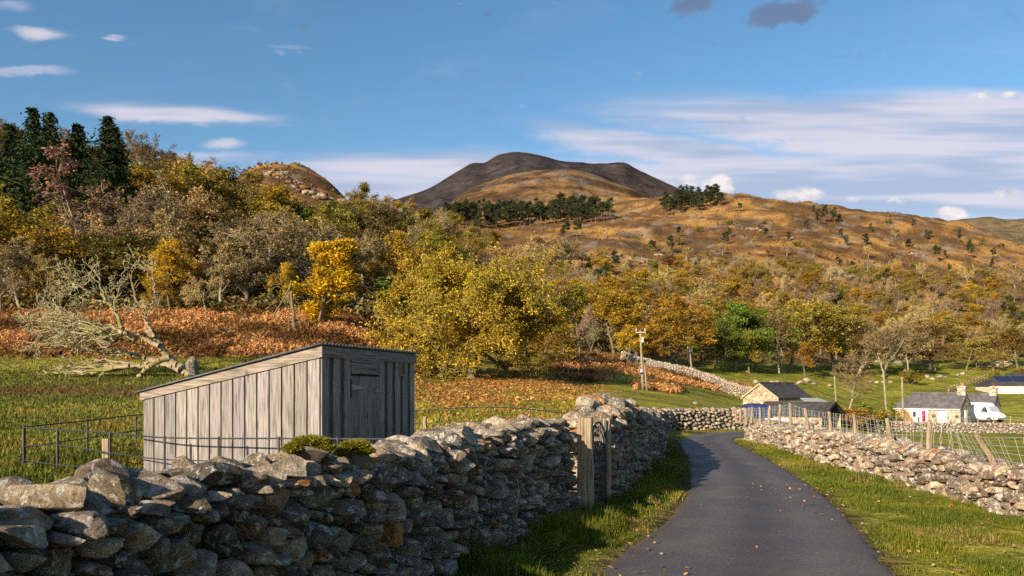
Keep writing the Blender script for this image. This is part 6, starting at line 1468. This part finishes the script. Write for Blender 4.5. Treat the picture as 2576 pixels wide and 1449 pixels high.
bw = np.clip(np.maximum(bl * (YY > 40), 0), 0, 1) * (YY < 95); bw2 = np.clip(bm_ * mid, 0, 1)
bw = np.maximum(bw, (YY > 78) * (YY < 92) * left * 0.5)
Pb = np.vstack([scatter_px(None, 16000, (-60, 1080), (46, 95), rng, bw), scatter_px(None, 14000, (1380, 1900), (45, 150), rng, bw2)])
bc = np.array((0.29, 0.145, 0.058)) * np.clip((fbm(Pb[:, 0] / 4, Pb[:, 1] / 6, 7, 4)[:, None] - 0.5) * 4.5 + 1.0, 0.35, 1.6) * np.where(rng.random((len(Pb), 1)) < 0.2, np.array([[1.25, 1.3, 1.2]]), 1.0)
V_, q_, c_ = fronds(Pb, rng.uniform(0.35, 0.9, len(Pb)), rng, bc); kind('bracken', mesh_np('bracken', V_, [q_], M_colleaf, c_), 'stuff', 'rust coloured dead bracken on the slope', 'bracken')
# woodland undergrowth
uw = wood * (YY < 175) * 0.8 + wood * (YY >= 175) * 0.3
Pu = np.vstack([scatter_px(None, 9000, (-60, 1150), (80, 210), rng, uw), scatter_px(None, 9000, (1280, 2640), (110, 330), rng, uw)])
pal = np.array([(0.14, 0.115, 0.04), (0.20, 0.125, 0.045), (0.26, 0.16, 0.055), (0.13, 0.13, 0.035), (0.23, 0.18, 0.09)]); uc = pal[rng.integers(0, 5, len(Pu))]
V_, q_, c_ = fronds(Pu, rng.uniform(0.6, 2.2, len(Pu)), rng, uc, 9, 0.42); kind('undergrowth', mesh_np('undergrowth', V_, [q_], M_colleaf, c_), 'stuff', 'brown undergrowth beneath the trees', 'undergrowth')
# heather and tussocks on the far slope
mw = np.clip(moor, 0, 1) * (YY > 190) * 0.55 * sstep(0.42, 0.6, fbm(XX / 25, YY / 25, 66, 4))
Pm = scatter_px(None, 16000, (600, 2640), (200, 660), rng, mw); pal = np.array([(0.10, 0.06, 0.03), (0.22, 0.11, 0.04), (0.30, 0.16, 0.05), (0.09, 0.075, 0.03), (0.14, 0.075, 0.035)])
V_, q_, c_ = fronds(Pm, rng.uniform(0.5, 1.6, len(Pm)), rng, pal[rng.integers(0, 5, len(Pm))], 7, 0.6); kind('heather', mesh_np('heather', V_, [q_], M_colleaf, c_), 'stuff', 'dark heather and gold tussocks on the far slope', 'heather')
# grass
def blades(P, L, w, rng, col, lean=0.5):
    n = len(P); a = rng.uniform(0, 6.28, n); d = np.stack([np.cos(a), np.sin(a), 0 * a], 1); s = np.stack([-np.sin(a), np.cos(a), 0 * a], 1)
    f = rng.uniform(0.1, lean, n)[:, None]; L = L[:, None]; w = np.broadcast_to(w, (n,))[:, None]
    M_ = P + d * L * f * 0.35 + np.array((0, 0, 1)) * L * 0.6; T_ = P + d * L * f + np.array((0, 0, 1)) * L * (1 - 0.35 * f)
    V = np.stack([P - s * w, P + s * w, M_ + s * w * 0.7, M_ - s * w * 0.7, T_], 1).reshape(-1, 3); b = (np.arange(n) * 5)[:, None]
    return V, np.concatenate([b + 0, b + 1, b + 2, b + 3], 1), np.concatenate([b + 3, b + 2, b + 4], 1), np.repeat(col, 5, 0)
def in_wall(x, y):
    m = np.zeros(len(x), bool)
    for pa, th, sd in ((PA_near, 0.62, 1), (PA_tall, 0.7, 1), (PA_right, 0.62, -1)):
        for k_ in range(0, len(pa.P), 2):
            nx_, ny_ = pa.T[k_, 1] * sd, -pa.T[k_, 0] * sd; dx_ = x - pa.P[k_, 0]; dy_ = y - pa.P[k_, 1]; al = dx_ * pa.T[k_, 0] + dy_ * pa.T[k_, 1]; ac = dx_ * nx_ + dy_ * ny_
            m |= (np.abs(al) < 0.15) & (ac < -0.06) & (ac > -th + 0.06)
    return m
def verge(n, yr, side, rng, Lr, w):
    y = np.exp(rng.uniform(math.log(yr[0]), math.log(yr[1]), n))
    if side < 0:
        xl = np.interp(y, RLs[:160, 1], RLs[:160, 0]); xw = np.interp(y, np.concatenate([PA_near.P[:, 1], PA_tall.P[:, 1], [26, 31]]), np.concatenate([PA_near.P[:, 0], PA_tall.P[:, 0], [4.9, 6.8]])); x = xl + 0.14 - rng.random(n) ** 0.8 * (xl - xw + 0.2)
    else:
        xr_ = np.interp(y, RRs[:150, 1], RRs[:150, 0]); xw = np.interp(y, PA_right.P[:140, 1], PA_right.P[:140, 0]); x = xr_ - 0.14 + rng.random(n) ** 0.85 * (xw - xr_ + 0.2)
    edge_ = road_dist_mask(x, y); k = ~in_wall(x, y) & ((edge_ < -0.03) | (rng.random(n) < 0.12))
    x, y = x[k], y[k]; z = np.array([gz(a, b) for a, b in zip(x, y)]); P = np.stack([x, y, z - 0.01], 1); m = len(P)
    pn = fbm(x / 0.5, y / 0.5, 14, 3); L = rng.uniform(*Lr, m) * (0.35 + 1.25 * sstep(0.35, 0.68, pn))
    e2 = np.clip(-road_dist_mask(x, y), 0, 1); L *= 0.45 + 0.55 * sstep(0.05, 0.5, e2)
    g = np.where(rng.random((m, 1)) < (0.06 + 0.4 * sstep(0.52, 0.72, fbm(x / 0.8, y / 0.8, 44, 3)))[:, None], np.array([[0.26, 0.20, 0.07]]), np.array([[0.105, 0.135, 0.018]])) * rng.uniform(0.6, 1.4, (m, 1)); g = g * (1 + 0.6 * sstep(0.4, 0.7, fbm(x / 1.2, y / 1.2, 19, 3))[:, None] * np.array([[0.9, 0.45, 0.2]]))
    return blades(P, L, w, rng, g, 0.9)
mb = MB()
for n, yr, sd, Lr, w in ((66000, (4.5, 9), -1, (0.05, 0.20), 0.0032), (34000, (9, 30), -1, (0.06, 0.16), 0.006), (80000, (5, 12), 1, (0.03, 0.085), 0.0034), (42000, (12, 27), 1, (0.05, 0.11), 0.006)):
    V_, q_, t_, c_ = verge(n, yr, sd, rng, Lr, w); mb.add(V_, q=q_, t=t_, col=c_)
kind('verge_grass', mb.mesh('verge_grass', M_grass), 'stuff', 'grass on the verges of the lane', 'grass')
# rough field grass beyond the near wall, and the right field
fw_ = sstep(11.3, 12.5, YY) * (YY < 75) * (1 - wood) * (1 - bl) * (VX < 1500) * (1 - 0.85 * np.clip(ok * 2, 0, 1))
Pf = scatter_px(None, 60000, (-80, 1480), (11, 62), rng, fw_); m = len(Pf)
shp = np.array([(p[0] - SC[0]) * uf[0] + (p[1] - SC[1]) * uf[1] for p in Pf]); shq = np.array([(p[0] - SC[0]) * ub[0] + (p[1] - SC[1]) * ub[1] for p in Pf]); Pf = Pf[~((shp > -0.1) & (shp < LF_ + 0.1) & (shq > -0.1) & (shq < LB + 0.1))]; m = len(Pf)
pn = fbm(Pf[:, 0] / 1.6, Pf[:, 1] / 1.6, 33, 4); gi = np.clip(np.searchsorted(AG, Pf[:, 0] / Pf[:, 1]), 0, len(AG) - 1); gj = np.clip(((np.log(Pf[:, 1]) - LD[0]) / (LD[1] - LD[0])).astype(int), 0, ND - 1); g = C[gi, gj] * np.where((pn > 0.56)[:, None], np.array([[1.25, 0.95, 1.1]]), 1.0) * rng.uniform(0.6, 1.45, (m, 1))
V_, q_, t_, c_ = blades(Pf, rng.uniform(0.06, 0.2, m) * (0.5 + pn), 0.006 + 0.0006 * Pf[:, 1], rng, g, 0.9)
kind('field_grass', MB().add(V_, q=q_, t=t_, col=c_).mesh('field_grass', M_grass), 'stuff', 'rough tussocky grass of the field behind the wall', 'grass')
# fallen leaves on verge and lane
def leaves_at(n, fn):
    x, y = fn(n); k = ~in_wall(x, y); x, y = x[k], y[k]; rdm = road_dist_mask(x, y)
    z = np.where(rdm > 0, 0.075, np.array([gz(a, b) for a, b in zip(x, y)]) + 0.035); return np.stack([x, y, z], 1)
Pl = np.vstack([leaves_at(330, lambda n: (rng.uniform(3.9, 6.3, n), rng.uniform(6.3, 13, n))), leaves_at(14, lambda n: (rng.uniform(0.4, 4.6, n), rng.uniform(6.5, 15, n))), leaves_at(200, lambda n: (rng.uniform(-0.3, 1.6, n), rng.uniform(6, 10, n))), leaves_at(100, lambda n: (rng.uniform(4.5, 7.6, n), rng.uniform(13, 24, n)))])
V_, q_, c_ = leaf_quads(Pl, 0.034, rng, (1, 1, 1), 0.3, 2.5, 1.4); pal = np.array([(0.36, 0.16, 0.06), (0.42, 0.24, 0.08), (0.25, 0.10, 0.05), (0.40, 0.25, 0.15)]); c_ = c_ * np.repeat(pal[rng.integers(0, 4, len(Pl))], 4, 0)
kind('fallen_leaves', mesh_np('fallen_leaves', V_, [q_], M_colleaf, c_), 'stuff', 'brown fallen leaves on the verge and lane', 'leaves')
# leaf litter under the great oak
Po = scatter_px(None, 26000, (1000, 1520), (24, 76), rng, np.clip(ok * 1.5, 0, 1) * sstep(0.34, 0.56, n1 * 0.6 + n3 * 0.4)); Po[:, 2] += rng.uniform(0.03, 0.12, len(Po))
V_, q_, c_ = leaf_quads(Po, 0.13, rng, (1, 1, 1), 0.35, 1.2, 1.4); pal = np.array([(0.34, 0.15, 0.045), (0.42, 0.24, 0.06), (0.28, 0.11, 0.04), (0.40, 0.27, 0.09)]); c_ = c_ * np.repeat(pal[rng.integers(0, 4, len(Po))], 4, 0)
kind('leaf_litter', mesh_np('leaf_litter', V_, [q_], M_colleaf, c_), 'stuff', 'orange and yellow leaf litter on the grass under the great oak', 'leaves')
# a fern and dead stalks against the near wall foot
fn = thing('fern', 'small yellow-green fern at the foot of the near wall', 'fern', G(1385, 7.9)); fn.location = (*W(1385, 1400, 7.55)[:2], 0.0)
mb = MB()
for k_ in range(9):
    a = k_ * 0.7 + 0.3; L = rng.uniform(0.22, 0.40); el = rng.uniform(0.5, 1.1); f = np.linspace(0, 1, 9)[:, None]
    P = np.concatenate([np.cos(a) * L * f * math.cos(el), np.sin(a) * L * f * math.cos(el), L * f * math.sin(el) - 0.16 * L * f * f], 1); mb.path(P, 0.003, 4, col=(0.16, 0.17, 0.03))
    for p_, ff in zip(P[2:], f[2:, 0]):
        for s_ in (-1, 1):
            dr_ = np.array((-math.sin(a), math.cos(a), 0.1)) * s_ * L * 0.26 * (1.1 - ff); up_ = np.array((math.cos(a), math.sin(a), 0)) * 0.012
            mb.add([p_ - up_, p_ + dr_, p_ + up_ * 1.5], t=[(0, 1, 2)], col=np.array((0.22, 0.22, 0.03)) * rng.uniform(0.7, 1.2))
obj('frond', mb.mesh('frond', M_grass), fn)
label_all(PLACED); label_all(BL)
# ------------------------------------------------------------------ sky, sun, camera
def build_world():
    w = bpy.data.worlds.new('World'); scene.world = w; w.use_nodes = True
    nt = w.node_tree; N = nt.nodes; L = nt.links; N.clear()
    def nd(ty, **kw):
        o = N.new(ty)
        for k, v in kw.items(): setattr(o, k, v)
        return o
    def setv(sock, v):
        if isinstance(v, bpy.types.NodeSocket): L.new(v, sock)
        else: sock.default_value = v
    def M(op, a, b=0.0, c=0.0):
        o = nd('ShaderNodeMath', operation=op); setv(o.inputs[0], a); setv(o.inputs[1], b); setv(o.inputs[2], c); return o.outputs[0]
    sky = nd('ShaderNodeTexSky', sky_type='NISHITA'); sky.sun_disc = False
    sky.sun_elevation = math.radians(SUN_EL); sky.sun_rotation = math.atan2(SUN_H[0], SUN_H[1])
    sky.altitude = 100; sky.air_density = 1.0; sky.dust_density = 0.6; sky.ozone_density = 1.6
    hs = nd('ShaderNodeHueSaturation'); hs.inputs['Saturation'].default_value = 1.22; hs.inputs['Hue'].default_value = 0.496; L.new(sky.outputs[0], hs.inputs['Color'])
    tc = nd('ShaderNodeTexCoord'); sp = nd('ShaderNodeSeparateXYZ'); L.new(tc.outputs['Generated'], sp.inputs[0])
    y = M('MAXIMUM', sp.outputs[1], 0.08)
    # heading and height above the horizon, as tangents
    u = M('DIVIDE', sp.outputs[0], y); v = M('DIVIDE', sp.outputs[2], y)
    cb = nd('ShaderNodeCombineXYZ'); L.new(u, cb.inputs[0]); L.new(v, cb.inputs[1])
    def noise(sx, sy, detail=6, rough=0.6, dist=0.0, off=0.0):
        m = nd('ShaderNodeVectorMath', operation='MULTIPLY_ADD'); L.new(cb.outputs[0], m.inputs[0]); m.inputs[1].default_value = (sx, sy, 1); m.inputs[2].default_value = (off, off * 0.7, off)
        n = nd('ShaderNodeTexNoise'); L.new(m.outputs[0], n.inputs['Vector']); n.inputs['Scale'].default_value = 1; n.inputs['Detail'].default_value = detail
        n.inputs['Roughness'].default_value = rough; n.inputs['Distortion'].default_value = dist; return n.outputs['Fac']
    nA = noise(5.5, 16, 7, 0.58, 0.5); nB = noise(22, 34, 6, 0.6, 0.2, 3.1); nA2 = noise(30, 46, 6, 0.62, 0.6, 5.5); nC = noise(2.5, 30, 3, 0.55, 0.0, 7.7)
    def blobs(lst, warp):
        acc = None
        wy = M('MULTIPLY_ADD', nA, warp, -0.5 * warp)
        cw = nd('ShaderNodeCombineXYZ'); L.new(M('ADD', u, M('MULTIPLY', wy, 1.5)), cw.inputs[0]); L.new(M('ADD', v, wy), cw.inputs[1])
        for (bx, by, rx, ry, k, tilt) in lst:
            s = nd('ShaderNodeVectorMath', operation='SUBTRACT'); L.new(cw.outputs[0], s.inputs[0]); s.inputs[1].default_value = ((bx - CX) / F, (HY - by) / F, 0)
            src = s.outputs[0]
            if tilt:
                r = nd('ShaderNodeVectorRotate', rotation_type='Z_AXIS'); L.new(src, r.inputs['Vector']); r.inputs['Angle'].default_value = math.radians(tilt); src = r.outputs[0]
            m = nd('ShaderNodeVectorMath', operation='MULTIPLY'); L.new(src, m.inputs[0]); m.inputs[1].default_value = (F / rx, F / ry, 0)
            ln = nd('ShaderNodeVectorMath', operation='LENGTH'); L.new(m.outputs[0], ln.inputs[0])
            mr = nd('ShaderNodeMapRange', interpolation_type='SMOOTHERSTEP'); L.new(ln.outputs['Value'], mr.inputs[0]); mr.inputs[1].default_value = 1.25; mr.inputs[2].default_value = 0.0; mr.inputs[3].default_value = 0.0; mr.inputs[4].default_value = k
            acc = mr.outputs[0] if acc is None else M('MAXIMUM', acc, mr.outputs[0])
        return acc
    strat = blobs(STRATUS, 0.05); cum = blobs(CUMULUS, 0.02); dark = blobs(DARKCLOUD, 0.03)
    def thr(a, n, lo, hi, amt):
        x = M('ADD', a, M('MULTIPLY_ADD', n, amt, -0.5 * amt))
        mr = nd('ShaderNodeMapRange', interpolation_type='SMOOTHSTEP'); L.new(x, mr.inputs[0]); mr.inputs[1].default_value = lo; mr.inputs[2].default_value = hi; return mr.outputs[0]
    dS = M('MULTIPLY', thr(strat, nA, 0.0, 0.95, 1.0), 0.88); dC = M('MULTIPLY', thr(cum, nB, 0.25, 0.85, 1.7), 0.9); dD = M('MULTIPLY', thr(dark, nA2, 0.15, 0.8, 1.5), 0.8)
    def mixc(f, a, b):
        o = nd('ShaderNodeMix', data_type='RGBA'); setv(o.inputs[0], f)
        for i, s in ((6, a), (7, b)):
            if isinstance(s, bpy.types.NodeSocket): L.new(s, o.inputs[i])
            else: o.inputs[i].default_value = (*s, 1)
        return o.outputs[2]
    K = CLOUD_K
    sc = nd('ShaderNodeMapRange', interpolation_type='SMOOTHSTEP'); L.new(nC, sc.inputs[0]); sc.inputs[1].default_value = 0.40; sc.inputs[2].default_value = 0.60
    cS = mixc(sc.outputs[0], (0.36 * K, 0.42 * K, 0.56 * K), (0.62 * K, 0.585 * K, 0.66 * K))
    cc = nd('ShaderNodeMapRange', interpolation_type='SMOOTHSTEP'); L.new(nB, cc.inputs[0]); cc.inputs[1].default_value = 0.38; cc.inputs[2].default_value = 0.62
    cC = mixc(cc.outputs[0], (0.45 * K, 0.47 * K, 0.56 * K), (0.80 * K, 0.73 * K, 0.72 * K))
    c = mixc(dS, hs.outputs[0], cS); c = mixc(dC, c, cC); c = mixc(dD, c, (0.13 * K, 0.17 * K, 0.27 * K))
    bg = nd('ShaderNodeBackground'); L.new(c, bg.inputs[0]); bg.inputs[1].default_value = SKY_STR
    out = nd('ShaderNodeOutputWorld'); L.new(bg.outputs[0], out.inputs[0])
SKY_STR = 0.080; CLOUD_K = 7.4
STRATUS = [(2400, 300, 640, 95, 1.3, 0), (2200, 345, 800, 95, 1.3, 7), (1750, 395, 620, 65, 1.2, 9), (2500, 430, 800, 120, 1.15, 0), (2000, 450, 800, 95, 1.1, 0), (1050, 425, 560, 65, 1.0, 0), (900, 480, 520, 70, 0.95, 0), (2300, 510, 900, 90, 0.95, 0), (1500, 450, 700, 70, 0.9, 0),
    (450, 285, 330, 38, 1.0, 4), (560, 366, 70, 20, 0.8, 0), (50, 183, 170, 20, 1.0, 3), (80, 86, 120, 18, 0.9, 0), (30, 15, 70, 25, 0.6, 0), (295, 90, 40, 8, 0.6, 0), (720, 128, 90, 14, 0.45, 5), (520, 400, 330, 25, 0.6, 0)]
CUMULUS = [(1808, 472, 62, 40, 1.15, 0), (1715, 458, 60, 30, 0.9, 0), (2010, 495, 100, 34, 1.0, 0), (2110, 505, 80, 18, 0.7, 0), (2385, 539, 62, 26, 1.1, 0), (2250, 510, 50, 16, 0.7, 0), (2540, 480, 60, 30, 0.8, 0), (2490, 240, 70, 14, 0.7, 0), (2540, 238, 50, 12, 0.7, 0)]
DARKCLOUD = [(1965, 35, 140, 52, 1.05, -12), (1745, 12, 75, 42, 0.9, -20), (1215, 40, 26, 12, 0.5, 0), (765, 68, 26, 16, 0.5, 0), (570, 90, 20, 14, 0.4, 0)]
build_world()
sun = bpy.data.lights.new('sun', 'SUN'); sun.energy = 5.0; sun.angle = math.radians(0.55); sun.color = (1.0, 0.84, 0.62)
so = bpy.data.objects.new('sun', sun); COL.objects.link(so)
hl = math.cos(math.radians(SUN_EL)); sh = SUN_H / np.linalg.norm(SUN_H)
so.rotation_euler = Vector((sh[0] * hl, sh[1] * hl, math.sin(math.radians(SUN_EL)))).to_track_quat('Z', 'Y').to_euler()
so.location = (-30, -40, 25)
cam = bpy.data.cameras.new('camera'); co = bpy.data.objects.new('camera', cam); COL.objects.link(co)
co.location = (0, 0, EH); co.rotation_euler = (PI / 2, 0, 0)
cam.sensor_width = 36; cam.lens = 36 * F / 2576; cam.shift_y = (HY - 724.5) / 2576
cam.clip_start = 0.05; cam.clip_end = 20000
cam.dof.use_dof = True; cam.dof.focus_distance = 13.0; cam.dof.aperture_fstop = 4.5
scene.camera = co
scene.view_settings.view_transform = 'Standard'; scene.view_settings.look = 'None'; scene.view_settings.exposure = 1.06; scene.view_settings.gamma = 1.0
scene.cycles.max_bounces = 6; scene.cycles.diffuse_bounces = 3; scene.cycles.transparent_max_bounces = 4
try: scene.cycles.use_denoising = False
except Exception: pass
